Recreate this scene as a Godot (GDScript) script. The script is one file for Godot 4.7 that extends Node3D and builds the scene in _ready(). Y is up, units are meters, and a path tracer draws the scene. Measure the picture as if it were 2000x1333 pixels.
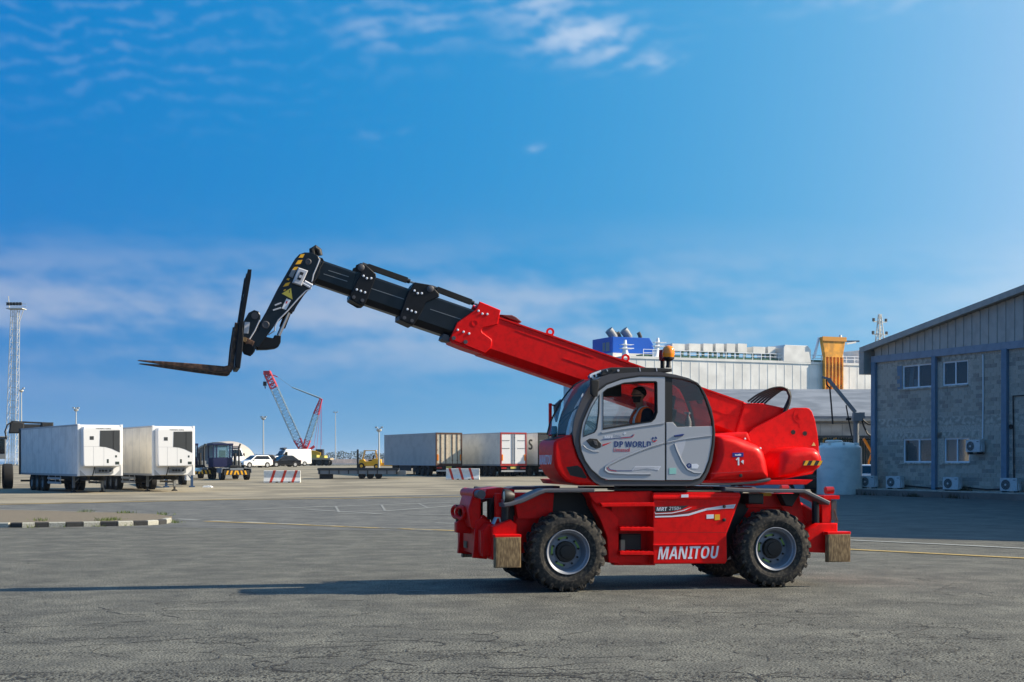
extends Node3D
# A red rotating telehandler on a port yard. Metres, y up; the eye stands at (0, EYE, 0) and looks along -z through a lens shifted upwards.
const F := 2800.0      # focal length in photograph pixels
const HOR := 900.0     # row of the horizon
const EYE := 1.845
const EXPO := 1.8      # exposure of the picture
const YAW := 0.23447   # the telehandler's heading (its nose turned towards the eye)
const BASE := Vector3(2.037, 0.0, -21.552)
var M := {}
var taken := {}
var rng := RandomNumberGenerator.new()
var font_bold: SystemFont
var font_plain: SystemFont

# ------------------------------------------------------------------ mesh helper
class S:
	var v := PackedVector3Array()
	var x := Transform3D()
	func tri(a: Vector3, b: Vector3, c: Vector3) -> void:
		v.append(x * a); v.append(x * b); v.append(x * c)
	func quad(a: Vector3, b: Vector3, c: Vector3, d: Vector3) -> void:
		tri(a, b, c); tri(a, c, d)
	func fix(start: int) -> void:   # closed pieces: outward winding
		var o := v[start]
		var vol := 0.0
		for i in range(start, v.size(), 3):
			vol += (v[i] - o).dot((v[i + 1] - o).cross(v[i + 2] - o))
		if vol < 0.0:
			for i in range(start, v.size(), 3):
				var t := v[i + 1]
				v[i + 1] = v[i + 2]
				v[i + 2] = t
	func box(c: Vector3, s: Vector3, b := Basis()) -> S:
		var st := v.size()
		var h := s * 0.5
		var p := []
		for i in 8:
			p.append(c + b * Vector3(h.x if i & 1 else -h.x, h.y if i & 2 else -h.y, h.z if i & 4 else -h.z))
		quad(p[0], p[2], p[3], p[1]); quad(p[4], p[5], p[7], p[6]); quad(p[0], p[1], p[5], p[4])
		quad(p[2], p[6], p[7], p[3]); quad(p[0], p[4], p[6], p[2]); quad(p[1], p[3], p[7], p[5])
		fix(st)
		return self
	func span(a: Vector3, b: Vector3) -> S:
		return box((a + b) * 0.5, (b - a).abs())
	func beam(a: Vector3, b: Vector3, w: float, h: float, up := Vector3.UP) -> S:
		var d := (b - a).normalized()
		if absf(d.dot(up)) > 0.98: up = Vector3.FORWARD
		var side := d.cross(up).normalized()
		return box((a + b) * 0.5, Vector3(a.distance_to(b), h, w), Basis(d, side.cross(d), side))
	static func area(p: PackedVector2Array) -> float:
		var s := 0.0
		for i in p.size():
			s += p[i].cross(p[(i + 1) % p.size()])
		return s * 0.5
	static func inset(p: PackedVector2Array, r: float, radial := false) -> PackedVector2Array:
		var q := PackedVector2Array()
		var n := p.size()
		if radial:      # towards the middle of the outline
			var m := Vector2.ZERO
			for k in p: m += k / n
			for k in p: q.append(k - (k - m).normalized() * minf(r, (k - m).length() * 0.9))
			return q
		for i in n:
			var a := (p[i] - p[(i + n - 1) % n]).normalized()
			var b := (p[(i + 1) % n] - p[i]).normalized()
			var na := Vector2(-a.y, a.x)
			var nb := Vector2(-b.y, b.x)
			var m := (na + nb)
			var k := m.length_squared()
			q.append(p[i] + (m * (2.0 / k) * r if k > 0.5 else m.normalized() * r) if k > 0.01 else p[i])
		return q
	func cap(p: PackedVector2Array, z: float, up: bool) -> void:
		var t := Geometry2D.triangulate_polygon(p)
		if t.is_empty():      # an inset outline that crosses itself: a fan
			var m := Vector2.ZERO
			for q in p: m += q / p.size()
			var pm := p.duplicate()
			pm.append(m)
			for i in p.size(): t.append_array(PackedInt32Array([i, (i + 1) % p.size(), p.size()]))
			p = pm
		for i in range(0, t.size(), 3):
			var a := p[t[i]]
			var b := p[t[i + 1]]
			var c := p[t[i + 2]]
			if ((b - a).cross(c - a) > 0.0) == up:
				tri(Vector3(a.x, a.y, z), Vector3(b.x, b.y, z), Vector3(c.x, c.y, z))
			else:
				tri(Vector3(a.x, a.y, z), Vector3(c.x, c.y, z), Vector3(b.x, b.y, z))
	# a polygon drawn out along z from z0 to z1, edges of the z1 face (and of the z0 face) rounded by r (r0)
	func extr(p: PackedVector2Array, z0: float, z1: float, r := 0.0, steps := 2, r0 := -1.0) -> S:
		if z0 > z1:
			var t := z0
			z0 = z1
			z1 = t
		p = p.duplicate()
		if area(p) < 0.0: p.reverse()
		if r0 < 0.0: r0 = r
		var rings := []
		var zs := []
		if r0 > 0.0:
			for i in steps:
				var an := PI / 2 * float(i) / steps
				rings.append(inset(p, r0 * (1.0 - sin(an)), r0 >= 0.09)); zs.append(z0 + r0 * (1.0 - cos(an)))
			rings.append(p); zs.append(z0 + r0)
		else:
			rings.append(p); zs.append(z0)
		if r > 0.0:
			for i in steps + 1:
				var an := PI / 2 * float(i) / steps
				rings.append(inset(p, r * (1.0 - cos(an)), r >= 0.09)); zs.append(z1 - r * (1.0 - sin(an)))
		else:
			rings.append(p); zs.append(z1)
		for k in rings.size() - 1:
			var A: PackedVector2Array = rings[k]
			var B: PackedVector2Array = rings[k + 1]
			for i in p.size():
				var j := (i + 1) % p.size()
				quad(Vector3(A[i].x, A[i].y, zs[k]), Vector3(A[j].x, A[j].y, zs[k]), Vector3(B[j].x, B[j].y, zs[k + 1]), Vector3(B[i].x, B[i].y, zs[k + 1]))
		cap(rings[0], zs[0], false)
		cap(rings[-1], zs[-1], true)
		return self
	# a plate with openings
	func plate(outer: PackedVector2Array, holes: Array, z0: float, z1: float) -> S:
		outer = outer.duplicate()
		if area(outer) < 0.0: outer.reverse()
		var cuts := [-1e4]
		for h in holes:
			var cx := 0.0
			for q in h: cx += q.x / h.size()
			cuts.append(cx)
		cuts.sort(); cuts.append(1e4)
		for i in cuts.size() - 1:
			var slab := PackedVector2Array([Vector2(cuts[i], -1e4), Vector2(cuts[i + 1], -1e4), Vector2(cuts[i + 1], 1e4), Vector2(cuts[i], 1e4)])
			var pieces := Geometry2D.intersect_polygons(outer, slab)
			for h in holes:
				var next: Array[PackedVector2Array] = []
				for q in pieces: next.append_array(Geometry2D.clip_polygons(q, h))
				pieces = next
			for q in pieces:
				cap(q, z0, false); cap(q, z1, true)
		for w in [outer] + holes:
			var q: PackedVector2Array = w
			if (area(q) > 0.0) != (w == outer):
				q = q.duplicate(); q.reverse()
			for i in q.size():
				var j := (i + 1) % q.size()
				quad(Vector3(q[i].x, q[i].y, z0), Vector3(q[j].x, q[j].y, z0), Vector3(q[j].x, q[j].y, z1), Vector3(q[i].x, q[i].y, z1))
		return self
	func turn(t: Transform3D) -> S:
		for i in v.size(): v[i] = t * v[i]
		if t.basis.determinant() < 0.0:
			for i in range(0, v.size(), 3):
				var k := v[i + 1]
				v[i + 1] = v[i + 2]
				v[i + 2] = k
		return self
	func mesh_shift(d: Vector3) -> S:
		for i in v.size(): v[i] += d
		return self
	func loft(rings: Array, capped := true, closed := true) -> S:
		var st := v.size()
		var n: int = rings[0].size()
		for k in rings.size() - 1:
			for i in (n if closed else n - 1):
				var j := (i + 1) % n
				quad(rings[k][i], rings[k][j], rings[k + 1][j], rings[k + 1][i])
		if capped:
			for e in [0, rings.size() - 1]:
				var c := Vector3.ZERO
				for q in rings[e]: c += q / n
				for i in n:
					if e == 0: tri(c, rings[e][(i + 1) % n], rings[e][i])
					else: tri(c, rings[e][i], rings[e][(i + 1) % n])
		fix(st)
		return self
	func tube(pts: Array, r, sides := 8, capped := true) -> S:
		var rings := []
		var up := Vector3(0.31, 0.83, 0.46)
		for i in pts.size():
			var d: Vector3 = (pts[mini(i + 1, pts.size() - 1)] - pts[maxi(i - 1, 0)]).normalized()
			if absf(d.dot(up.normalized())) > 0.95: up = Vector3(0.9, 0.1, -0.4)
			var sd := d.cross(up).normalized()
			up = sd.cross(d)
			var ring := PackedVector3Array()
			var rr: float = r[i] if r is Array else r
			for k in sides:
				var an := TAU * k / sides
				ring.append(pts[i] + (sd * cos(an) + up * sin(an)) * rr)
			rings.append(ring)
		return loft(rings, capped)
	func cyl(a: Vector3, b: Vector3, r: float, sides := 14, r1 := -1.0) -> S:
		return tube([a, b], [r, r if r1 < 0.0 else r1], sides)
	func lathe(prof: Array, o: Vector3, axis: Vector3, sides := 24, capped := true) -> S:
		axis = axis.normalized()
		var e1 := axis.cross(Vector3(0.3, 0.5, 0.81) if absf(axis.y) < 0.9 else Vector3(1, 0, 0)).normalized()
		var e2 := axis.cross(e1)
		var rings := []
		for p in prof:
			var ring := PackedVector3Array()
			for k in sides:
				var an := TAU * k / sides
				ring.append(o + axis * p.y + (e1 * cos(an) + e2 * sin(an)) * p.x)
			rings.append(ring)
		return loft(rings, capped)
	func mesh(crease := 38.0) -> ArrayMesh:
		var n := v.size() / 3
		var fn := PackedVector3Array()
		fn.resize(n)
		for f in n:
			fn[f] = (v[f * 3 + 1] - v[f * 3]).cross(v[f * 3 + 2] - v[f * 3])
		var nor := PackedVector3Array()
		nor.resize(n * 3)
		if crease <= 0.0:
			for f in n:
				var q := fn[f].normalized()
				nor[f * 3] = q; nor[f * 3 + 1] = q; nor[f * 3 + 2] = q
		else:
			var at := {}
			for i in v.size():
				var key := Vector3i((v[i] * 2000.0).round())
				if at.has(key): at[key].append(i / 3)
				else: at[key] = [i / 3]
			var lim := cos(deg_to_rad(crease))
			for i in v.size():
				var f := i / 3
				var u := fn[f].normalized()
				var s := Vector3.ZERO
				for g in at[Vector3i((v[i] * 2000.0).round())]:
					var w := fn[g]
					if w.normalized().dot(u) >= lim: s += w
				nor[i] = s.normalized() if s.length_squared() > 1e-20 else Vector3.UP
		var idx := PackedInt32Array()
		idx.resize(n * 3)
		for f in n:
			idx[f * 3] = f * 3; idx[f * 3 + 1] = f * 3 + 2; idx[f * 3 + 2] = f * 3 + 1
		var arr := []
		arr.resize(Mesh.ARRAY_MAX)
		arr[Mesh.ARRAY_VERTEX] = v
		arr[Mesh.ARRAY_NORMAL] = nor
		arr[Mesh.ARRAY_INDEX] = idx
		var m := ArrayMesh.new()
		m.add_surface_from_arrays(Mesh.PRIMITIVE_TRIANGLES, arr)
		return m

# ------------------------------------------------------------------ naming and tagging
func numbered(n: String) -> String:
	if not taken.has(n):
		taken[n] = 0
		return n
	taken[n] += 1
	return "%s_%03d" % [n, taken[n]]
func tag(o: Node3D, label: String, category: String, group := "") -> Node3D:
	o.set_meta("label", label); o.set_meta("category", category)
	if group: o.set_meta("group", group)
	return o
func thing(called: String, label: String, category: String, at := Vector3.ZERO, turn := 0.0, group := "") -> Node3D:
	var o := Node3D.new()
	o.name = numbered(called)
	add_child(o)
	o.position = at; o.rotation.y = turn
	return tag(o, label, category, group)
func part(parent: Node3D, called: String, s: S, m: Material, crease := 38.0) -> MeshInstance3D:
	var o := MeshInstance3D.new()
	o.name = called
	o.mesh = s.mesh(crease)
	o.material_override = m
	parent.add_child(o, true)
	return o
func shared(parent: Node3D, called: String, mesh: Mesh, m: Material, at := Transform3D()) -> MeshInstance3D:
	var o := MeshInstance3D.new()
	o.name = called
	o.mesh = mesh
	o.material_override = m
	o.transform = at
	parent.add_child(o, true)
	return o
func structure(called: String, s: S, m: Material, crease := 0.0) -> MeshInstance3D:
	var o := part(self, numbered(called), s, m, crease)
	o.set_meta("kind", "structure")
	return o
func copy(o: Node3D, base: String, label: String, at: Vector3, turn: float) -> Node3D:
	var c: Node3D = o.duplicate()
	c.name = numbered(base)
	add_child(c)
	c.position = at; c.rotation.y = turn
	c.set_meta("label", label)
	return c
func text(parent: Node3D, words: String, m: Material, at: Transform3D, width: float, height: float, shear := 0.0, bold := true, called := "lettering") -> MeshInstance3D:
	var t := TextMesh.new()
	t.text = words
	t.font = font_bold if bold else font_plain
	t.font_size = 48
	t.pixel_size = 0.01
	t.depth = 0.01
	t.curve_step = 1.0
	var bb := t.get_aabb()
	var kx := width / maxf(bb.size.x, 0.01)
	var ky := height / maxf(bb.size.y, 0.01)
	var b := Basis(Vector3(kx, 0, 0), Vector3(shear * ky, ky, 0), Vector3(0, 0, 0.4))
	var c := bb.get_center()
	return shared(parent, called, t, m, at * Transform3D(b, -(b * Vector3(c.x, c.y, 0.0))))

# ------------------------------------------------------------------ photograph pixels to places
func at_depth(px: float, py: float, d: float) -> Vector3:
	return Vector3((px - 1000.0) / F * d, EYE + (HOR - py) / F * d, -d)
func rise(d: float) -> float:      # the yard climbs gently towards the quay
	return clampf((d - 95.0) * 0.0115, 0.0, 1.0)
func ground(px: float, py: float) -> Vector3:   # flat near yard
	var d := EYE * F / (py - HOR)
	return Vector3((px - 1000.0) / F * d, 0.0, -d)
func foot(px: float, d: float) -> Vector3:
	return Vector3((px - 1000.0) / F * d, rise(d), -d)
const VIEW := {1: [1040.0, 680.0, 0.21008], 2: [860.0, 920.0, 0.21], 3: [1240.0, 920.0, 0.22], 4: [1340.0, 740.0, 0.165], 5: [240.0, 470.0, 0.21], 6: [560.0, 470.0, 0.21], 7: [860.0, 570.0, 0.2]}
func tl(k: int, x: float, y: float, zl: float) -> Vector2:   # a traced point, on the telehandler's own upright plane z = zl
	var o: Array = VIEW[k]
	var px: float = o[0] + x * o[2]
	var py: float = o[1] + y * o[2]
	var q := (px - 1000.0) / F
	var c := cos(YAW)
	var s := sin(YAW)
	var a := (q * (-BASE.z - c * zl) - BASE.x - zl * s) / (c - q * s)
	return Vector2(a, EYE + (HOR - py) / F * (-BASE.z + s * a - c * zl))
func tp(k: int, zl: float, a: Array) -> PackedVector2Array:
	var q := PackedVector2Array()
	for i in range(0, a.size(), 2):
		q.append(tl(k, a[i], a[i + 1], zl))
	return q
func t3(k: int, x: float, y: float, zl: float) -> Vector3:
	var p := tl(k, x, y, zl)
	return Vector3(p.x, p.y, zl)
func ring2(c: Vector2, r: float, n := 16) -> PackedVector2Array:
	var q := PackedVector2Array()
	for i in n: q.append(c + Vector2(cos(TAU * i / n), sin(TAU * i / n)) * r)
	return q
func rect2(x0: float, y0: float, x1: float, y1: float) -> PackedVector2Array:
	return PackedVector2Array([Vector2(x0, y0), Vector2(x1, y0), Vector2(x1, y1), Vector2(x0, y1)])
func strip2(p: PackedVector2Array, w: float) -> PackedVector2Array:   # a line of width w
	var a := PackedVector2Array()
	var b := PackedVector2Array()
	for i in p.size():
		var d := (p[mini(i + 1, p.size() - 1)] - p[maxi(i - 1, 0)]).normalized()
		var n := Vector2(-d.y, d.x) * w * 0.5
		a.append(p[i] + n); b.append(p[i] - n)
	b.reverse()
	a.append_array(b)
	return a
func turned(o: Vector3, ry: float) -> Transform3D:
	return Transform3D(Basis(Vector3.UP, ry), o)

# ------------------------------------------------------------------ materials
func mat(c: Color, rough := 0.6, metal := 0.0, coat := 0.0, spec := 0.5) -> StandardMaterial3D:
	var m := StandardMaterial3D.new()
	m.albedo_color = c
	m.roughness = rough
	m.metallic = metal
	if coat > 0.0:
		m.clearcoat_enabled = true
		m.clearcoat = coat
		m.clearcoat_roughness = 0.08
	m.metallic_specular = spec
	return m
func noise_tex(freq: float, seed_: int, lo: Color, hi: Color, size := 512, oct := 4, at := [0.25, 0.75], kind := FastNoiseLite.TYPE_SIMPLEX_SMOOTH) -> NoiseTexture2D:
	var n := FastNoiseLite.new()
	n.noise_type = kind
	n.seed = seed_
	n.frequency = freq
	n.fractal_octaves = oct
	var t := NoiseTexture2D.new()
	t.width = size; t.height = size
	t.seamless = true
	t.noise = n
	var g := Gradient.new()
	g.offsets = PackedFloat32Array([at[0], at[1]])
	g.colors = PackedColorArray([lo, hi])
	t.color_ramp = g
	return t
func bump_tex(freq: float, seed_: int, strength: float, size := 512) -> NoiseTexture2D:
	var n := FastNoiseLite.new()
	n.seed = seed_
	n.frequency = freq
	n.fractal_octaves = 3
	var t := NoiseTexture2D.new()
	t.width = size; t.height = size
	t.seamless = true
	t.as_normal_map = true
	t.bump_strength = strength
	t.noise = n
	return t
func worn(m: StandardMaterial3D, tex: Texture2D, tile: float, world := false, detail: Texture2D = null, tile2 := 1.0) -> StandardMaterial3D:
	m.albedo_texture = tex
	m.uv1_triplanar = true
	m.uv1_world_triplanar = world
	m.uv1_scale = Vector3.ONE / tile
	if detail:
		m.detail_enabled = true
		m.detail_albedo = detail
		m.detail_blend_mode = BaseMaterial3D.BLEND_MODE_MUL
		m.detail_uv_layer = BaseMaterial3D.DETAIL_UV_2
		m.uv2_triplanar = true
		m.uv2_world_triplanar = world
		m.uv2_scale = Vector3.ONE / tile2
	return m
func grey(v: float) -> Color:
	return Color(v, v, v)
func glass(c: Color, a: float) -> StandardMaterial3D:
	var m := mat(Color(c.r, c.g, c.b, a), 0.03)
	m.transparency = BaseMaterial3D.TRANSPARENCY_ALPHA
	return m
func make_materials() -> void:
	font_bold = SystemFont.new(); font_bold.font_names = PackedStringArray(["Droid Sans"]); font_bold.font_weight = 700
	font_plain = SystemFont.new(); font_plain.font_names = PackedStringArray(["Droid Sans"])
	var grime := noise_tex(0.02, 5, grey(0.92), grey(1.0), 512, 7, [0.2, 0.6])
	grime.noise.fractal_gain = 0.65
	var blotch := noise_tex(0.006, 9, grey(0.82), grey(1.0), 512, 5)
	M.red = worn(mat(Color(0.90, 0.030, 0.025), 0.42, 0.0, 0.06, 0.28), grime, 1.7)
	M.silver = mat(Color(0.66, 0.67, 0.69), 0.4, 0.1, 0.1, 0.4)
	M.frame = mat(Color(0.27, 0.265, 0.285), 0.5)
	M.plastic = mat(Color(0.07, 0.07, 0.08), 0.55)
	M.black = mat(Color(0.025, 0.027, 0.032), 0.6)
	M.navy = worn(mat(Color(0.065, 0.085, 0.12), 0.34, 0.0, 0.1, 0.4), blotch, 0.9)
	M.navy_dull = worn(mat(Color(0.055, 0.07, 0.10), 0.5, 0.0, 0.0, 0.35), blotch, 0.6)
	M.fender = worn(mat(Color(0.33, 0.33, 0.35), 0.6), grime, 0.6)
	M.steel = mat(Color(0.72, 0.73, 0.75), 0.3, 0.9)
	M.rim = worn(mat(Color(0.52, 0.54, 0.58), 0.5, 0.2), grime, 0.4)
	M.rust = worn(mat(Color(1, 1, 1), 0.6, 0.25), noise_tex(0.02, 3, Color(0.22, 0.16, 0.13), Color(0.42, 0.30, 0.22), 256, 5), 0.5)
	M.tyre = worn(mat(Color(1, 1, 1), 0.85), noise_tex(0.016, 21, Color(0.075, 0.076, 0.08), Color(0.31, 0.285, 0.24), 512, 5, [0.40, 0.82]), 0.55)
	M.tyre_far = mat(Color(0.07, 0.07, 0.072), 0.85)
	var wood := noise_tex(0.02, 14, Color(0.40, 0.31, 0.20), Color(0.60, 0.50, 0.35), 512, 6, [0.25, 0.75])
	M.pad = worn(mat(Color(1, 1, 1), 0.75), wood, 0.35)
	M.pad.uv1_scale = Vector3(3.2, 0.7, 3.2)
	M.white = mat(Color(0.90, 0.91, 0.92), 0.5)
	M.decal_white = mat(Color(0.86, 0.87, 0.90), 0.45)
	M.decal_grey = mat(Color(0.72, 0.73, 0.76), 0.45)
	M.decal_dark = mat(Color(0.07, 0.08, 0.11), 0.5)
	M.decal_blue = mat(Color(0.03, 0.16, 0.42), 0.5)
	M.decal_red = mat(Color(0.75, 0.13, 0.16), 0.5)
	M.decal_teal = mat(Color(0.55, 0.78, 0.74), 0.5)
	M.yellow = mat(Color(0.93, 0.68, 0.10), 0.5)
	M.green_mark = mat(Color(0.50, 0.64, 0.30), 0.5)
	M.glass = glass(Color(0.55, 0.75, 0.78), 0.16)
	M.glass_dark = glass(Color(0.06, 0.10, 0.12), 0.42)
	M.amber = mat(Color(0.98, 0.55, 0.04), 0.12, 0.0, 0.6)
	M.lens = mat(Color(0.95, 0.90, 0.76), 0.15)
	M.skin = mat(Color(0.62, 0.42, 0.32), 0.6)
	M.orange = mat(Color(1.0, 0.36, 0.05), 0.8)
	M.shirt = mat(Color(0.05, 0.06, 0.10), 0.9)
	M.reflect = mat(Color(0.80, 0.80, 0.76), 0.5)
	# surroundings
	var speck := noise_tex(0.075, 31, grey(0.30), grey(1.0), 1024, 4, [0.25, 0.62])
	var patch := noise_tex(0.014, 33, Color(0.74, 0.745, 0.75), Color(1, 1, 0.99), 1024, 9, [0.22, 0.78])
	patch.noise.fractal_gain = 0.72
	M.asphalt = worn(mat(Color(0.555, 0.553, 0.51), 0.9), speck, 2.4, true, patch, 17.0)
	M.asphalt.normal_enabled = true
	M.asphalt.normal_texture = bump_tex(0.20, 35, 5.0, 1024)
	M.asphalt.normal_scale = 1.0
	M.road = worn(mat(Color(0.52, 0.52, 0.495), 0.9), speck, 2.3, true, patch, 23.0)
	M.yard = worn(mat(Color(0.585, 0.55, 0.465), 0.95), noise_tex(0.05, 41, grey(0.84), grey(1.0), 512, 5, [0.2, 0.7]), 3.0, true, noise_tex(0.008, 43, grey(0.80), grey(1.0), 512, 5, [0.3, 0.65]), 31.0)
	M.crack = mat(Color(0.20, 0.20, 0.195), 0.95)
	M.tar = worn(mat(Color(0.34, 0.34, 0.33), 0.85), speck, 1.1, true)
	var chipped := noise_tex(0.04, 51, grey(0.7), grey(1.0), 512, 5, [0.25, 0.5])
	M.line_white = worn(mat(Color(0.61, 0.62, 0.60), 0.8), chipped, 1.3, true)
	M.line_yellow = worn(mat(Color(0.71, 0.61, 0.36), 0.8), chipped, 1.3, true)
	M.line_faint = worn(mat(Color(0.535, 0.54, 0.52), 0.85), chipped, 1.3, true)
	M.kerb_white = worn(mat(Color(0.66, 0.66, 0.62), 0.9), chipped, 0.9, true)
	M.kerb_black = worn(mat(Color(0.20, 0.205, 0.21), 0.9), chipped, 0.9, true)
	M.sand = worn(mat(Color(0.55, 0.50, 0.41), 0.95), speck, 1.4, true)
	M.grass = mat(Color(0.32, 0.37, 0.17), 0.9)
	M.grass.backlight_enabled = true
	M.grass.backlight = Color(0.2, 0.26, 0.08)
	var panel_dirt := noise_tex(0.008, 61, grey(0.94), grey(1.0), 512, 5, [0.3, 0.62])
	M.panel = worn(mat(Color(0.90, 0.89, 0.87), 0.45), panel_dirt, 5.0)
	M.panel_cream = worn(mat(Color(0.90, 0.87, 0.80), 0.5), panel_dirt, 6.0)
	M.panel_grey = worn(mat(Color(0.70, 0.695, 0.67), 0.5), panel_dirt, 6.0)
	M.reefer = mat(Color(0.86, 0.865, 0.87), 0.35)
	M.reefer_shade = mat(Color(0.83, 0.84, 0.85), 0.4)
	M.door_cream = worn(mat(Color(0.80, 0.75, 0.66), 0.55), panel_dirt, 2.0)
	M.rust_frame = mat(Color(0.33, 0.22, 0.16), 0.7)
	M.chassis = mat(Color(0.14, 0.145, 0.15), 0.7)
	M.alu = mat(Color(0.66, 0.67, 0.68), 0.45, 0.5)
	M.grille = mat(Color(0.17, 0.19, 0.205), 0.6)
	M.blue_steel = mat(Color(0.14, 0.27, 0.42), 0.5)
	M.blue_light = mat(Color(0.36, 0.55, 0.70), 0.5)
	M.blue_cab = mat(Color(0.09, 0.11, 0.27), 0.4)
	M.grey_steel = mat(Color(0.46, 0.48, 0.50), 0.55)
	M.orange_lens = mat(Color(0.93, 0.52, 0.08), 0.3)
	M.red_lens = mat(Color(0.62, 0.06, 0.06), 0.3)
	M.barrier_white = worn(mat(Color(0.88, 0.87, 0.84), 0.7), panel_dirt, 1.2)
	M.barrier_red = mat(Color(0.78, 0.22, 0.13), 0.7)
	M.crane_red = mat(Color(0.76, 0.17, 0.24), 0.6)
	M.crane_grey = mat(Color(0.50, 0.57, 0.60), 0.6)
	M.mast = mat(Color(0.74, 0.74, 0.71), 0.6)
	M.car_white = mat(Color(0.92, 0.92, 0.91), 0.25, 0.0, 0.5)
	M.car_black = mat(Color(0.06, 0.065, 0.08), 0.22, 0.0, 0.6)
	M.car_silver = mat(Color(0.62, 0.63, 0.68), 0.3, 0.4, 0.5)
	M.car_glass = mat(Color(0.06, 0.08, 0.09), 0.06)
	M.forklift = mat(Color(0.88, 0.66, 0.08), 0.5)
	M.sea = worn(mat(Color(0.12, 0.33, 0.43), 0.12), noise_tex(0.03, 71, grey(0.8), grey(1.0), 256, 3), 40.0, true)
	M.stone = worn(mat(Color(0.56, 0.50, 0.46), 0.95), blotch, 7.0)
	M.far_trees = mat(Color(0.30, 0.34, 0.30), 0.95)
	M.ship_white = worn(mat(Color(0.90, 0.89, 0.86), 0.55), noise_tex(0.02, 81, grey(0.92), grey(1.0), 256, 5), 30.0)
	M.ship_blue = mat(Color(0.0, 0.33, 0.72), 0.5, 0.0, 0.0, 0.3)
	M.ship_green = mat(Color(0.22, 0.38, 0.31), 0.6)
	M.ramp = worn(mat(Color(0.95, 0.64, 0.07), 0.6), blotch, 9.0)
	M.ramp_dark = mat(Color(0.80, 0.53, 0.08), 0.6)
	M.roof_grey = worn(mat(Color(0.50, 0.51, 0.53), 0.6), blotch, 13.0)
	M.clad_pale = worn(mat(Color(0.68, 0.67, 0.65), 0.6), blotch, 9.0)
	M.dark_green = mat(Color(0.13, 0.19, 0.18), 0.8)
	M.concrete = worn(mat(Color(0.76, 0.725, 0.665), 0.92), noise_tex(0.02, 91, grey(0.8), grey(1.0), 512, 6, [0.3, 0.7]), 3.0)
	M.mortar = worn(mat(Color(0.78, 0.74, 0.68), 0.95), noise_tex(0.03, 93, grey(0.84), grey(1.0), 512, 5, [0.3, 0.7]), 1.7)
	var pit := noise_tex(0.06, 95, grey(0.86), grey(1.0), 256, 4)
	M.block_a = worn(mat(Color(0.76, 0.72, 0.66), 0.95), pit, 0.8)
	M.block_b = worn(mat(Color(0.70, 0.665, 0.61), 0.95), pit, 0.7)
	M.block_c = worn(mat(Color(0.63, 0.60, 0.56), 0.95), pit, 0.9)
	M.clad_grey = worn(mat(Color(0.70, 0.675, 0.64), 0.55, 0.1), panel_dirt, 4.0)
	M.trim = worn(mat(Color(0.68, 0.65, 0.61), 0.7), panel_dirt, 3.0)
	M.column_blue = worn(mat(Color(0.40, 0.50, 0.58), 0.6), panel_dirt, 2.5)
	M.beam_blue = worn(mat(Color(0.53, 0.57, 0.62), 0.6), panel_dirt, 2.5)
	M.blind = mat(Color(0.72, 0.73, 0.73), 0.8)
	M.room = mat(Color(0.62, 0.61, 0.58), 0.9)
	M.ac = worn(mat(Color(0.78, 0.79, 0.79), 0.55), panel_dirt, 0.9)
	M.tank = worn(mat(Color(0.92, 0.90, 0.86), 0.5), panel_dirt, 3.0)
	M.cable = mat(Color(0.06, 0.06, 0.065), 0.6)
	M.curtain = mat(Color(0.80, 0.81, 0.80), 0.8)
	M.card = mat(Color(0.62, 0.45, 0.25), 0.8)
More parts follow.
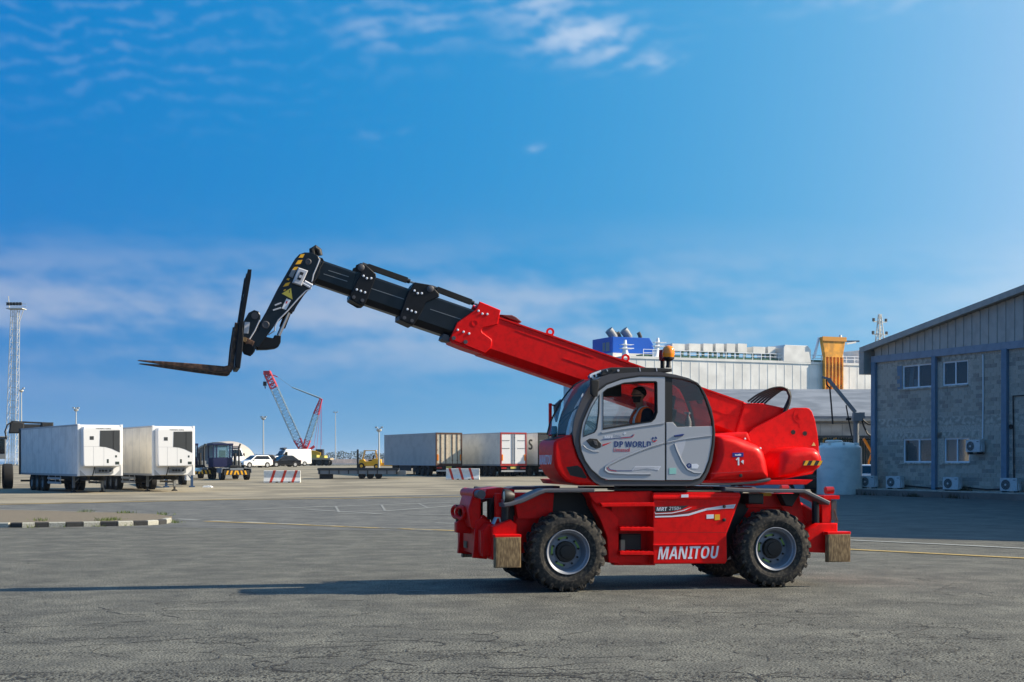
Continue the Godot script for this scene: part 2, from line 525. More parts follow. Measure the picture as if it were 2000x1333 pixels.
# ------------------------------------------------------------------ sky
var sun_to := Vector3(1.62, 1.0, -0.15).normalized()
var n_puff := FastNoiseLite.new()
var n_band := FastNoiseLite.new()
var n_rip := FastNoiseLite.new()
func bell(x: float, c: float, w: float) -> float:
	var t := (x - c) / w
	return exp(-t * t)
func sky_at(az: float, el: float) -> Color:    # degrees; linear radiance
	var e := maxf(el, 0.0)
	var ce := cos(deg_to_rad(e))
	var d := Vector3(sin(deg_to_rad(az)) * ce, sin(deg_to_rad(e)), -cos(deg_to_rad(az)) * ce)
	var gam := rad_to_deg(acos(clampf(d.dot(sun_to), -1.0, 1.0)))
	var t := 1.0 - exp(-e / 3.6)
	var c := Vector3(0.165, 0.345, 0.60).lerp(Vector3(0.0, 0.182, 0.575), t)
	var glow := maxf(0.0, minf(exp(-(gam - 73.0) / 18.0), 4.5) - 0.17) * exp(-e / 30.0)
	c += Vector3(0.24 * minf(glow, 1.6), 0.34, 0.26) * glow
	# veils of thin cloud: a low bank, high ripples and a sheet added overhead
	var warp := n_band.get_noise_2d(az * 0.6, el * 2.5) * 1.4
	var bank := n_band.get_noise_2d(az * 1.1 + 40.0, (el + warp * 0.25) * 7.0) * 0.5 + 0.5
	var wisp := n_puff.get_noise_2d(az * 5.0, el * 12.0 + az * 1.5) * 0.5 + 0.5
	var low_env := bell(e, 5.6, 2.3) * (0.3 + 0.7 * smoothstep(-0.25, 0.25, n_band.get_noise_2d(az * 0.12 - 11.0, 3.0) + 0.55 * bell(az, -17.0, 14.0) - 0.35 * bell(az, 16.0, 9.0)))
	var a := clampf(low_env * smoothstep(0.25, 0.75, bank * 0.75 + wisp * 0.25) * 0.8, 0.0, 0.8)
	var rip := sin((el * 9.0 - az * 1.3 + n_puff.get_noise_2d(az * 1.2, el * 2.0) * 9.0)) * 0.5 + 0.5
	var puff := n_puff.get_noise_2d(az * 2.6 + 7.0, el * 6.5 - az * 1.2) * 0.5 + 0.5
	var spots := 1.1 * bell(az, 3.0, 2.3) * bell(e, 16.4, 0.9) + 0.9 * bell(az, 0.8, 2.3) * bell(e, 18.2, 1.0) + 0.55 * bell(az, 5.4, 1.3) * bell(e, 15.5, 0.35) + 0.5 * bell(az, -4.5, 2.8) * bell(e, 17.0, 1.3) + 0.4 * bell(az, 15.0, 5.0) * bell(e, 17.6, 0.8) + 0.6 * bell(az, 1.0, 0.4) * bell(e, 12.3, 0.15) + 0.3 * bell(az, -5.0, 1.2) * bell(e, 12.8, 0.3)
	var high := clampf(spots, 0.0, 1.0) * smoothstep(0.42, 0.86, puff * 0.5 + wisp * 0.35 + rip * 0.15 + 0.20 * clampf(spots, 0.0, 1.0)) * 0.8
	var field := smoothstep(17.0, 38.0, e) * (0.25 + 0.75 * smoothstep(-0.2, 0.4, n_band.get_noise_2d(az * 0.25 + 90.0, el * 0.25))) * (0.35 + 0.65 * smoothstep(0.35, 0.8, puff * 0.7 + wisp * 0.3)) * 0.72  # thin cloud added overhead, out of view, to raise and whiten fill light
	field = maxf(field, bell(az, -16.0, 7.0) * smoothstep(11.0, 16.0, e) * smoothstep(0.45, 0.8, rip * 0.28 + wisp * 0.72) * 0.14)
	c = c.lerp(Vector3(0.42, 0.50, 0.67) + Vector3(0.20, 0.24, 0.2) * glow, a * 0.9)
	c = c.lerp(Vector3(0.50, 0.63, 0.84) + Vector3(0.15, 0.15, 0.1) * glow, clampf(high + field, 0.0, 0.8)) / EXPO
	return Color(c.x, c.y, c.z)
func sky_texture() -> ImageTexture:
	n_puff.seed = 4; n_puff.frequency = 0.12; n_puff.fractal_octaves = 5
	n_band.seed = 8; n_band.frequency = 0.055; n_band.fractal_octaves = 4
	var W := 4096
	var w := 1024
	var im := Image.create_empty(w, w / 2, false, Image.FORMAT_RGBA8)
	for y in w / 2:
		var el := 90.0 - (y + 0.5) * 360.0 / w
		if el < -1.0: break
		for x in w:
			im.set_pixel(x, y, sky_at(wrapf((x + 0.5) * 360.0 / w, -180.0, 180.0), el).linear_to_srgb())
	im.resize(W, W / 2, Image.INTERPOLATE_CUBIC)
	for y in range(int((90.0 - 22.0) / 360.0 * W), W / 4 + 2):     # finer where the eye looks
		var el := 90.0 - (y + 0.5) * 360.0 / W
		for k in range(-280, 280):
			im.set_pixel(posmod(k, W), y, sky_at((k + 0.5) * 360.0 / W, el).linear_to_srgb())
	im.fill_rect(Rect2i(0, W / 4 + 2, W, W / 4 - 2), Color(0.43, 0.46, 0.48))
	return ImageTexture.create_from_image(im)

# ------------------------------------------------------------------ ground
func sheet(pts: Array, y: float) -> S:      # a flat outline on the yard, following its rise
	var s := S.new()
	var p := PackedVector2Array()
	for q in pts: p.append(Vector2(q.x, q.z))
	var t := Geometry2D.triangulate_polygon(p)
	for i in range(0, t.size(), 3):
		var a := p[t[i]]
		var b := p[t[i + 1]]
		var c := p[t[i + 2]]
		if (b - a).cross(c - a) > 0.0:
			var k := b
			b = c
			c = k
		s.tri(Vector3(a.x, y + rise(-a.y), a.y), Vector3(b.x, y + rise(-b.y), b.y), Vector3(c.x, y + rise(-c.y), c.y))
	return s
func ribbon(pts: Array, w: float, y: float, s: S = null) -> S:
	if s == null: s = S.new()
	for i in pts.size() - 1:
		var a: Vector3 = pts[i]
		var b: Vector3 = pts[i + 1]
		var n := Vector3.UP.cross(b - a).normalized() * w * 0.5
		var u := Vector3(0, y, 0)
		s.quad(a - n + u, b - n + u, b + n + u, a + n + u)
	return s
func make_ground() -> void:
	var s := S.new()
	var rows := [150.0, 0.0, -30.0, -60.0, -95.0, -182.0, -222.0]
	for i in rows.size() - 1:
		var za: float = rows[i]
		var zb: float = rows[i + 1]
		for x in range(-400, 400, 100):
			s.quad(Vector3(x, rise(-za), za), Vector3(x + 100, rise(-za), za), Vector3(x + 100, rise(-zb), zb), Vector3(x, rise(-zb), zb))
	s.quad(Vector3(-400, 1, -222), Vector3(-29, 1, -222), Vector3(-29, 1, -330), Vector3(-400, 1, -330))
	s.quad(Vector3(-29, 1, -222), Vector3(-29, -4, -222), Vector3(-29, -4, -330), Vector3(-29, 1, -330))
	s.quad(Vector3(-29, 1, -222), Vector3(400, 1, -222), Vector3(400, -4, -222), Vector3(-29, -4, -222))
	s.quad(Vector3(-400, 1, -330), Vector3(-29, 1, -330), Vector3(-29, -4, -330), Vector3(-400, -4, -330))
	structure("ground", s, M.asphalt)
	var w := S.new()
	w.quad(Vector3(-9000, -1.4, -200), Vector3(9000, -1.4, -200), Vector3(9000, -1.4, -16000), Vector3(-9000, -1.4, -16000))
	structure("sea", w, M.sea)
	# the darker road band and the dusty yard behind it
	rng.seed = 11
	var a := []
	for i in 41:
		var px := lerpf(-300, 2300, i / 40.0)
		var py := 1031.0 + (px - 340.0) * 0.016 + (0.0 if px > 330 else (330 - px) * 0.02)
		a.append(ground(px, py))
	var b := []
	for i in 61:
		var px := lerpf(2300, -300, i / 60.0)
		b.append(ground(px, 985.0 - px * 0.0205 + (0.0 if px < 900 else (px - 900) * 0.0195) + rng.randf_range(-0.7, 0.7)))
	structure("road", sheet(a + b, 0.004), M.road)
	var pts := []
	for q in b: pts.append(Vector3(q.x, 0, q.z))
	pts.reverse()
	var y := S.new()
	var back := []
	for i in pts.size() - 1:
		var p0: Vector3 = pts[i]
		var p1: Vector3 = pts[i + 1]
		for z in [[0.0, -95.0], [-95.0, -182.0], [-182.0, -221.8]]:
			var k0 := Vector3(p0.x * (1.0 if z[0] == 0.0 else z[0] / p0.z), 0, p0.z if z[0] == 0.0 else z[0])
			var k1 := Vector3(p1.x * (1.0 if z[0] == 0.0 else z[0] / p1.z), 0, p1.z if z[0] == 0.0 else z[0])
			var l0 := Vector3(p0.x * z[1] / p0.z, 0, z[1])
			var l1 := Vector3(p1.x * z[1] / p1.z, 0, z[1])
			for q in [k0, k1, l1, l0]: back.append(q)
	for i in range(0, back.size(), 4):
		var q := []
		for j in 4:
			var e: Vector3 = back[i + j]
			q.append(Vector3(e.x, rise(-e.z) + 0.008, e.z))
		y.quad(q[0], q[1], q[2], q[3])
	structure("yard", y, M.yard)
func gpath(a: Array) -> Array:
	var q := []
	for i in range(0, a.size(), 2): q.append(ground(a[i], a[i + 1]))
	return q
func make_markings() -> void:
	structure("yellow_line_marking", ribbon(gpath([400, 1019.5, 560, 1025, 720, 1032, 880, 1037.5, 1250, 1056]), 0.26, 0.013), M.line_yellow)
	structure("yellow_line_marking", ribbon(gpath([1500, 1067, 1660, 1074.5, 1830, 1083, 2100, 1097]), 0.24, 0.013), M.line_yellow)
	structure("white_line_marking", ribbon(gpath([1500, 1049, 1660, 1056.5, 1830, 1064, 2100, 1078]), 0.24, 0.013), M.line_white)
	for k in 8:
		var px := 345.0 + k * 66.0
		var py := 1015.0 + k * 2.9
		structure("dashed_line_marking", ribbon(gpath([px, py, px + 42, py + 1.9]), 0.28, 0.013), M.line_white)
	structure("yellow_edge_marking", ribbon(gpath([-200, 990.5, 120, 984, 450, 977, 700, 974.5, 900, 971]), 0.5, 0.018), M.line_yellow)
	# the hatched lay-by
	structure("white_line_marking", ribbon(gpath([470, 996.5, 600, 992, 745, 987, 900, 981.5]), 0.42, 0.013), M.line_faint)
	structure("white_line_marking", ribbon(gpath([750, 999.2, 835, 993, 905, 987.5]), 0.3, 0.013), M.line_faint)
	structure("white_line_marking", ribbon(gpath([560, 996, 600, 996.4, 745, 1004.9]), 0.3, 0.013), M.line_faint)
	structure("white_line_marking", ribbon(gpath([660, 1004.8, 747, 1005.2]), 0.3, 0.013), M.line_faint)
	structure("hatch_marking", ribbon(gpath([655, 989.5, 662, 1002]), 0.09, 0.014), M.line_faint)
	structure("hatch_marking", ribbon(gpath([745, 987.5, 752, 999]), 0.09, 0.014), M.line_faint)
	structure("hatch_marking", ribbon(gpath([817, 984.6, 835, 992.4]), 0.09, 0.014), M.line_faint)
	structure("white_line_marking", ribbon(gpath([850, 1022.8, 900, 1024]), 0.24, 0.013), M.line_white)
	structure("white_line_marking", ribbon(gpath([800, 1007.5, 900, 1007]), 0.3, 0.013), M.line_faint)
	for k in [[1790, 1106, 1830, 1107.5], [1340, 1150.5, 1362, 1151.5], [790, 1155.5, 838, 1157]]:
		structure("paint_scrap_marking", ribbon(gpath([k[0], k[1], k[2], k[3]]), 0.03, 0.013), M.line_white)
func make_cracks() -> void:
	rng.seed = 77
	var s := S.new()
	var f := FastNoiseLite.new()
	f.seed = 3; f.frequency = 0.35
	for k in 150:
		var px := rng.randf_range(-100, 2100)
		var py := 1085.0 + pow(rng.randf(), 0.8) * 270.0
		var p := ground(px, py)
		var an := rng.randf_range(-0.5, 0.5) + (PI if rng.randf() < 0.5 else 0.0)
		if rng.randf() < 0.25: an += rng.randf_range(-1.2, 1.2)
		var n := rng.randi_range(8, 34)
		var w := rng.randf_range(0.009, 0.024)
		var pts := [p]
		for i in n:
			an += rng.randf_range(-0.5, 0.5) - f.get_noise_2d(p.x, p.z) * 0.35
			p += Vector3(cos(an), 0, sin(an) * 0.8) * rng.randf_range(0.03, 0.13)
			pts.append(p)
		for i in pts.size() - 1:
			if rng.randf() < 0.87: ribbon([pts[i], pts[i + 1]], w * rng.randf_range(0.4, 1.5), 0.0042, s)
	# small pits where stones have come out
	var wear := FastNoiseLite.new()
	wear.seed = 19; wear.frequency = 0.5; wear.fractal_octaves = 4
	for k in 26000:
		var p := ground(rng.randf_range(-100, 2100), 1045.0 + pow(rng.randf(), 0.7) * 305.0)
		if wear.get_noise_2d(p.x * 0.35, p.z * 1.6) + rng.randf_range(-0.25, 0.25) < 0.12: continue
		var r := rng.randf_range(0.006, 0.022)
		var an := rng.randf() * TAU
		var d := Vector3(cos(an), 0, sin(an)) * r
		var e := Vector3(-d.z, 0, d.x) * rng.randf_range(0.5, 1.0)
		var u := p + Vector3(0, 0.0043, 0)
		s.quad(u - d, u - e, u + d, u + e)
	var o := part(self, "crack_lines", s, M.crack, 0.0)
	tag(o, "fine dark cracks and pits scattered over the near grey asphalt", "cracks")
	o.set_meta("kind", "stuff")
func make_island() -> void:
	var isl := thing("kerb_island", "low sandy traffic island edged with black and white kerb stones", "traffic island")
	var near := [[-140, 1031.5], [20, 1031.5], [42, 1031.5], [68, 1031], [94, 1030.6], [128, 1030.2], [162, 1029.6], [196, 1029], [230, 1028.6], [261, 1027.6], [288, 1027], [310, 1025.6], [325, 1024], [335, 1021]]
	var tops := []
	for q in near: tops.append(ground(q[0], q[1]))
	var inner := []
	for i in tops.size():
		var a: Vector3 = tops[maxi(i - 1, 0)]
		var b: Vector3 = tops[mini(i + 1, tops.size() - 1)]
		inner.append(tops[i] + Vector3.UP.cross(b - a).normalized() * 0.16)
	var fill := []
	for q in inner: fill.append(q)
	for q in [[335, 1017], [300, 1012], [200, 1008], [100, 1005], [0, 1003], [-140, 1000]]: fill.append(ground(q[0], q[1]))
	var fs := S.new()
	var flat := PackedVector2Array()
	for q in fill: flat.append(Vector2(q.x, -q.z))
	fs.x = Transform3D(Basis(Vector3.RIGHT, -PI / 2), Vector3.ZERO)
	fs.extr(flat, 0.0, 0.125, 0.0)
	part(isl, "sand_fill", fs, M.sand, 0.0)
	for i in tops.size() - 1:
		var a: Vector3 = tops[i].lerp(tops[i + 1], 0.03)
		var b: Vector3 = tops[i + 1].lerp(tops[i], 0.03)
		var c: Vector3 = inner[i + 1].lerp(inner[i], 0.03)
		var d: Vector3 = inner[i].lerp(inner[i + 1], 0.03)
		var s := S.new()
		var r := []
		for hh in [[0.0, 0.0], [0.115, 0.0], [0.14, 0.03], [0.14, 0.16]]:
			var k: float = hh[1] / 0.16
			r.append([a.lerp(d, k) + Vector3(0, hh[0], 0), b.lerp(c, k) + Vector3(0, hh[0], 0)])
		var st := s.v.size()
		for j in 3: s.quad(r[j][0], r[j][1], r[j + 1][1], r[j + 1][0])
		s.quad(r[3][0], r[3][1], c, d)
		for e in 2:
			s.tri(r[0][e], r[1][e], r[3][e]); s.tri(r[1][e], r[2][e], r[3][e]); s.tri(r[0][e], r[3][e], d if e == 0 else c)
		s.fix(st)
		part(isl, "kerb_stone", s, M.kerb_black if i % 2 == 1 else M.kerb_white, 0.0)
	# a pale edging line on the far side
	part(isl, "edging_strip", ribbon(gpath([-140, 1000.2, 0, 1003.2, 100, 1005.2, 200, 1008.5]), 0.14, 0.13), M.line_white, 0.0)
	rng.seed = 5
	var g := S.new()
	for k in [[78, 1026, 34], [92, 1029, 20], [205, 1026, 46], [222, 1024, 40], [166, 1007.5, 30], [245, 1010, 36], [318, 1013, 22], [340, 1022, 36], [120, 1030, 14], [60, 1031, 18], [245, 1028, 16], [185, 1029, 14]]:
		for j in k[2] * 2:
			var p := ground(k[0] + rng.randfn(0, 9.0), k[1] + rng.randfn(0, 0.8))
			p.y = 0.0 if k[1] > 1020.5 and k[0] > 330 else 0.11
			if k[1] > 1027.5: p.y = 0.0
			var h := rng.randf_range(0.04, 0.13)
			var an := rng.randf() * TAU
			var sd := Vector3(cos(an), 0, sin(an)) * 0.012
			var tip := p + Vector3(rng.randfn(0, 0.04), h, rng.randfn(0, 0.04))
			g.tri(p - sd, p + sd, tip)
	var o := part(self, "grass_tufts", g, M.grass, 0.0)
	tag(o, "sparse tufts of grass and weeds along the painted kerb", "grass")
	o.set_meta("kind", "stuff")
# ------------------------------------------------------------------ the telehandler
var RT: Node3D
func plate_part(called: String, k: int, zn: float, a: Array, z0: float, z1: float, m: Material, r := 0.0, steps := 2, parent: Node3D = null, r0 := -1.0) -> MeshInstance3D:
	return part(parent if parent else RT, called, S.new().extr(tp(k, zn, a), z0, z1, r, steps, r0), m)
func make_tyre(far := false) -> Mesh:
	var s := S.new()
	var prof := []
	for q in [[0.30, -0.15], [0.325, -0.185], [0.37, -0.205], [0.43, -0.215], [0.49, -0.205], [0.525, -0.18], [0.538, -0.10], [0.542, 0.0], [0.538, 0.10], [0.525, 0.18], [0.49, 0.205], [0.43, 0.215], [0.405, 0.214], [0.40, 0.209], [0.37, 0.205], [0.325, 0.185], [0.30, 0.15]]:
		prof.append(Vector2(q[0], q[1]))
	s.lathe(prof, Vector3.ZERO, Vector3(0, 0, 1), 48, false)
	for sd in [-1.0, 1.0]:
		for i in 22:
			var th0 := TAU * (i + (0.5 if sd > 0 else 0.0)) / 22.0
			var rings := []
			for q in [[0.208, 0.0, 0.49, 0.522, 0.046], [0.196, 0.005, 0.50, 0.552, 0.052], [0.165, 0.03, 0.51, 0.569, 0.056], [0.08, 0.12, 0.52, 0.572, 0.050], [-0.01, 0.20, 0.52, 0.572, 0.046]]:
				var t0: float = th0 + q[1] - q[4]
				var t1: float = th0 + q[1] + q[4]
				var z: float = q[0] * sd
				var e: float = q[4] * 0.25
				rings.append(PackedVector3Array([Vector3(cos(t0) * q[2], sin(t0) * q[2], z), Vector3(cos(t1) * q[2], sin(t1) * q[2], z), Vector3(cos(t1 - e) * q[3], sin(t1 - e) * q[3], z), Vector3(cos(t0 + e) * q[3], sin(t0 + e) * q[3], z)]))
			s.loft(rings)
	return s.mesh(30.0)
func make_wheels() -> void:
	var tyre := make_tyre()
	var rim := S.new()
	var prof := []
	for q in [[0.30, 0.14], [0.318, 0.195], [0.31, 0.205], [0.297, 0.195], [0.29, 0.165], [0.272, 0.15], [0.268, 0.06], [0.25, 0.03], [0.245, 0.012], [0.235, 0.022], [0.17, 0.034], [0.165, 0.03], [0.10, 0.03]]:
		prof.append(Vector2(q[0], q[1]))
	rim.lathe(prof, Vector3.ZERO, Vector3(0, 0, 1), 48, false)
	rim.lathe([Vector2(0.30, 0.14), Vector2(0.30, -0.19), Vector2(0.02, -0.19)], Vector3.ZERO, Vector3(0, 0, 1), 32, false)
	var rim_m := rim.mesh(35.0)
	var hub := S.new().lathe([Vector2(0.148, 0.02), Vector2(0.148, 0.075), Vector2(0.138, 0.095), Vector2(0.095, 0.10), Vector2(0.09, 0.12), Vector2(0.03, 0.125)], Vector3.ZERO, Vector3(0, 0, 1), 32).mesh()
	var bolt := S.new().lathe([Vector2(0.015, 0.0), Vector2(0.015, 0.03), Vector2(0.008, 0.034)], Vector3.ZERO, Vector3(0, 0, 1), 6).mesh(10.0)
	var mark := S.new().extr(PackedVector2Array([Vector2(-0.06, -0.016), Vector2(0.06, -0.016), Vector2(0.072, 0.0), Vector2(0.06, 0.016), Vector2(0.0, 0.006), Vector2(-0.06, 0.016), Vector2(-0.072, 0)]), 0.0, 0.012).mesh(10.0)
	for w in [[-1.567, 1], [1.557, 1], [-1.567, -1], [1.557, -1]]:
		var o := Node3D.new()
		o.name = "wheel"
		RT.add_child(o, true)
		o.position = Vector3(w[0], 0.562, 0.985 * w[1])
		o.rotation = Vector3(0, 0.0 if w[1] > 0 else PI, 0)
		shared(o, "tyre", tyre, M.tyre, Transform3D(Basis(Vector3(0, 0, 1), 0.13 * w[0]), Vector3.ZERO))
		shared(o, "rim", rim_m, M.rim)
		shared(o, "hub", hub, M.black)
		if w[1] > 0:
			for i in 10:
				var an := TAU * i / 10.0 + 0.2
				shared(o, "bolt", bolt, M.black, Transform3D(Basis(), Vector3(cos(an) * 0.192, sin(an) * 0.192, 0.03)))
				if i % 2 == 0 and i != 8:
					var am := TAU * (i + 0.5) / 10.0 + 0.2
					shared(o, "bolt_marker", mark, M.green_mark, Transform3D(Basis(Vector3(0, 0, 1), am + PI / 2), Vector3(cos(am) * 0.192, sin(am) * 0.192, 0.031)))
func make_chassis() -> void:
	# inner frame
	part(RT, "main_frame", S.new().extr(PackedVector2Array([Vector2(-2.22, 0.62), Vector2(-2.1, 0.52), Vector2(2.2, 0.52), Vector2(2.5, 0.62), Vector2(2.5, 1.05), Vector2(2.2, 1.22), Vector2(0.9, 1.30), Vector2(-0.9, 1.30), Vector2(-2.0, 1.22), Vector2(-2.22, 1.05)]), -0.66, 0.66, 0.03, 1), M.red)
	for x in [-1.567, 1.557]:
		part(RT, "axle", S.new().cyl(Vector3(x, 0.562, -0.98), Vector3(x, 0.562, 0.98), 0.12, 14), M.black)
	# side panel with the maker's name
	var p := plate_part("side_panel", 3, 1.10, [165, 192, 930, 192, 945, 215, 938, 245, 885, 390, 818, 560, 822, 800, 805, 826, 162, 830], 0.3, 1.10, M.red, 0.02, 2)
	plate_part("panel_rail", 3, 1.13, [165, 222, 942, 226, 936, 250, 165, 258], 1.06, 1.125, M.red, 0.012, 2, p)
	plate_part("panel_ledge", 3, 1.12, [165, 654, 742, 648, 742, 660, 165, 668], 1.06, 1.115, M.red, 0.006, 1, p)
	plate_part("name_band", 3, 1.105, [180, 318, 188, 320, 482, 309, 420, 343, 320, 364, 184, 372], 1.09, 1.1045, M.decal_dark, 0.0, 1, p)
	plate_part("swoosh_line", 3, 1.105, [176, 360, 186, 378, 330, 372, 430, 350, 510, 322, 440, 356, 330, 380, 182, 386], 1.09, 1.104, M.decal_white, 0.0, 1, p)
	plate_part("swoosh_dark", 3, 1.105, [180, 388, 330, 384, 470, 360, 620, 322, 620, 330, 480, 378, 330, 398, 180, 402], 1.09, 1.1035, mat(Color(0.45, 0.05, 0.08), 0.4), 0.0, 1, p)
	plate_part("swoosh_line", 3, 1.105, [180, 403, 330, 399, 480, 381, 640, 333, 790, 309, 896, 298, 880, 334, 800, 337, 640, 352, 480, 399, 330, 412, 180, 416], 1.09, 1.104, M.decal_white, 0.0, 1, p)
	plate_part("swoosh_grey", 3, 1.105, [640, 336, 790, 314, 886, 304, 876, 328, 800, 331, 640, 346], 1.09, 1.1055, M.decal_grey, 0.0, 1, p)
	var c := tl(3, 478, 728, 1.105)
	text(p, "MANITOU", M.decal_white, Transform3D(Basis(), Vector3(c.x, c.y, 1.101)), 0.90, 0.178, 0.16)
	c = tl(3, 240, 340, 1.105)
	text(p, "MRT", M.decal_white, Transform3D(Basis(), Vector3(c.x, c.y, 1.106)), 0.15, 0.052, 0.15)
	c = tl(3, 358, 335, 1.105)
	text(p, "2150+", M.decal_grey, Transform3D(Basis(), Vector3(c.x, c.y, 1.106)), 0.18, 0.05, 0.15)
	plate_part("sticker", 3, 1.105, [638, 390, 702, 388, 702, 424, 638, 428], 1.09, 1.104, M.decal_white, 0.0, 1, p)
	plate_part("warning_sticker", 3, 1.105, [711, 390, 756, 388, 756, 436, 711, 440], 1.09, 1.104, M.yellow, 0.0, 1, p)
	plate_part("sticker", 3, 1.105, [408, 212, 472, 210, 472, 236, 408, 238], 1.12, 1.129, M.decal_white, 0.0, 1, p)
	for q in [[793, 318], [793, 437]]:
		var b := t3(3, q[0], q[1], 1.10)
		part(p, "catch", S.new().lathe([Vector2(0.025, 0.0), Vector2(0.025, 0.012), Vector2(0.015, 0.015)], Vector3(b.x, b.y, 1.099), Vector3(0, 0, 1), 12), M.black)
	part(p, "seam", S.new().extr(tp(3, 1.1, [165, 543, 815, 548, 815, 551, 165, 546]), 1.08, 1.1015), mat(Color(0.5, 0.02, 0.03), 0.5))
	# steps between the wheels
	var sb := plate_part("step_back", 2, 0.8, [1590, 300, 2000, 300, 2000, 880, 1620, 880], 0.62, 0.80, M.red)
	plate_part("step_side", 2, 1.06, [1400, 205, 1500, 320, 1590, 360, 1672, 445, 1676, 868, 1582, 860, 1565, 620, 1500, 450, 1430, 330], 0.70, 0.98, M.red, 0.01, 1)
	plate_part("step_deck", 2, 1.1, [1385, 200, 1990, 190, 1990, 335, 1500, 335, 1440, 290], 0.6, 1.02, M.red, 0.01, 1)
	plate_part("step_tread", 2, 1.12, [1490, 300, 1990, 296, 1990, 332, 1510, 338], 0.80, 1.12, M.red, 0.006, 1)
	for y in [[526, 560], [752, 786]]:
		var t := plate_part("step_tread", 2, 1.10, [1672, y[0], 1985, y[0], 1985, y[1], 1672, y[1]], 0.82, 1.10, M.red, 0.006, 1)
		for i in 6:
			plate_part("tread_tooth", 2, 1.10, [1690 + i * 48, y[0] - 8, 1712 + i * 48, y[0] - 8, 1712 + i * 48, y[0] + 2, 1690 + i * 48, y[0] + 2], 0.9, 1.095, M.red, 0.0, 1, t)
	plate_part("battery_box", 2, 0.95, [1690, 590, 1880, 590, 1880, 740, 1690, 740], 0.8, 0.9, M.black, 0.01, 1, sb)
	plate_part("document_holder", 2, 0.98, [1680, 645, 1718, 645, 1718, 745, 1680, 745], 0.9, 0.98, mat(Color(0.45, 0.47, 0.40), 0.7), 0.0, 1, sb)
	plate_part("step_skirt", 2, 0.95, [1660, 790, 1990, 790, 1990, 868, 1740, 850, 1660, 868], 0.5, 0.93, M.red, 0.0, 1)
	# wheel-arch panels
	plate_part("front_arch_panel", 2, 0.72, [640, 205, 1060, 205, 1040, 450, 720, 452, 700, 330, 640, 300], 0.45, 0.72, M.red, 0.01, 1)
	plate_part("front_arch_liner", 2, 0.72, [1040, 205, 1420, 205, 1560, 560, 1590, 850, 1400, 500, 1040, 450], 0.5, 0.69, M.black, 0.0, 1)
	plate_part("rear_arch_panel", 3, 0.72, [960, 205, 1460, 205, 1500, 400, 1580, 560, 1500, 560, 1300, 330, 1000, 330], 0.5, 0.72, M.red, 0.01, 1)
	plate_part("rear_arch_liner", 3, 0.72, [880, 215, 1010, 215, 1020, 330, 930, 480, 900, 700, 800, 820, 800, 560], 0.5, 0.70, M.black, 0.0, 1)
	plate_part("muffler_box", 3, 1.0, [1010, 205, 1150, 205, 1150, 298, 1010, 296], 0.5, 1.0, M.plastic, 0.03, 2)
	plate_part("sticker", 3, 1.02, [1182, 200, 1268, 200, 1268, 227, 1182, 227], 0.74, 0.8, M.yellow)
	plate_part("rear_bracket", 3, 0.9, [1290, 205, 1470, 205, 1400, 320, 1340, 310], 0.74, 0.9, M.black, 0.01, 1)
	# fenders: bent plates over the wheels
	for e: float in [1.0, -1.0]:
		var za: float = 0.70 * e
		var zb: float = 1.16 * e
		part(RT, "front_fender", S.new().extr(strip2(tp(2, 1.16, [592, 322, 660, 312, 770, 280, 930, 205, 985, 186, 1440, 182]), 0.055), za, zb, 0.012, 1), M.fender)
		part(RT, "rear_fender", S.new().extr(strip2(tp(3, 1.16, [800, 164, 1000, 175, 1510, 182, 1560, 205, 1735, 290]), 0.055), za, zb, 0.012, 1), M.fender)
		part(RT, "deck_rail", S.new().extr(strip2(tp(3, 1.05, [-160, 168, 480, 170, 800, 172]), 0.03), 0.6 * e, 0.95 * e, 0.0, 1), M.plastic)
	# turntable
	part(RT, "slew_ring", S.new().lathe([Vector2(0.62, 1.28), Vector2(0.62, 1.36), Vector2(0.55, 1.37), Vector2(0.55, 1.50)], Vector3(0.05, 0, 0), Vector3.UP, 32), M.black)
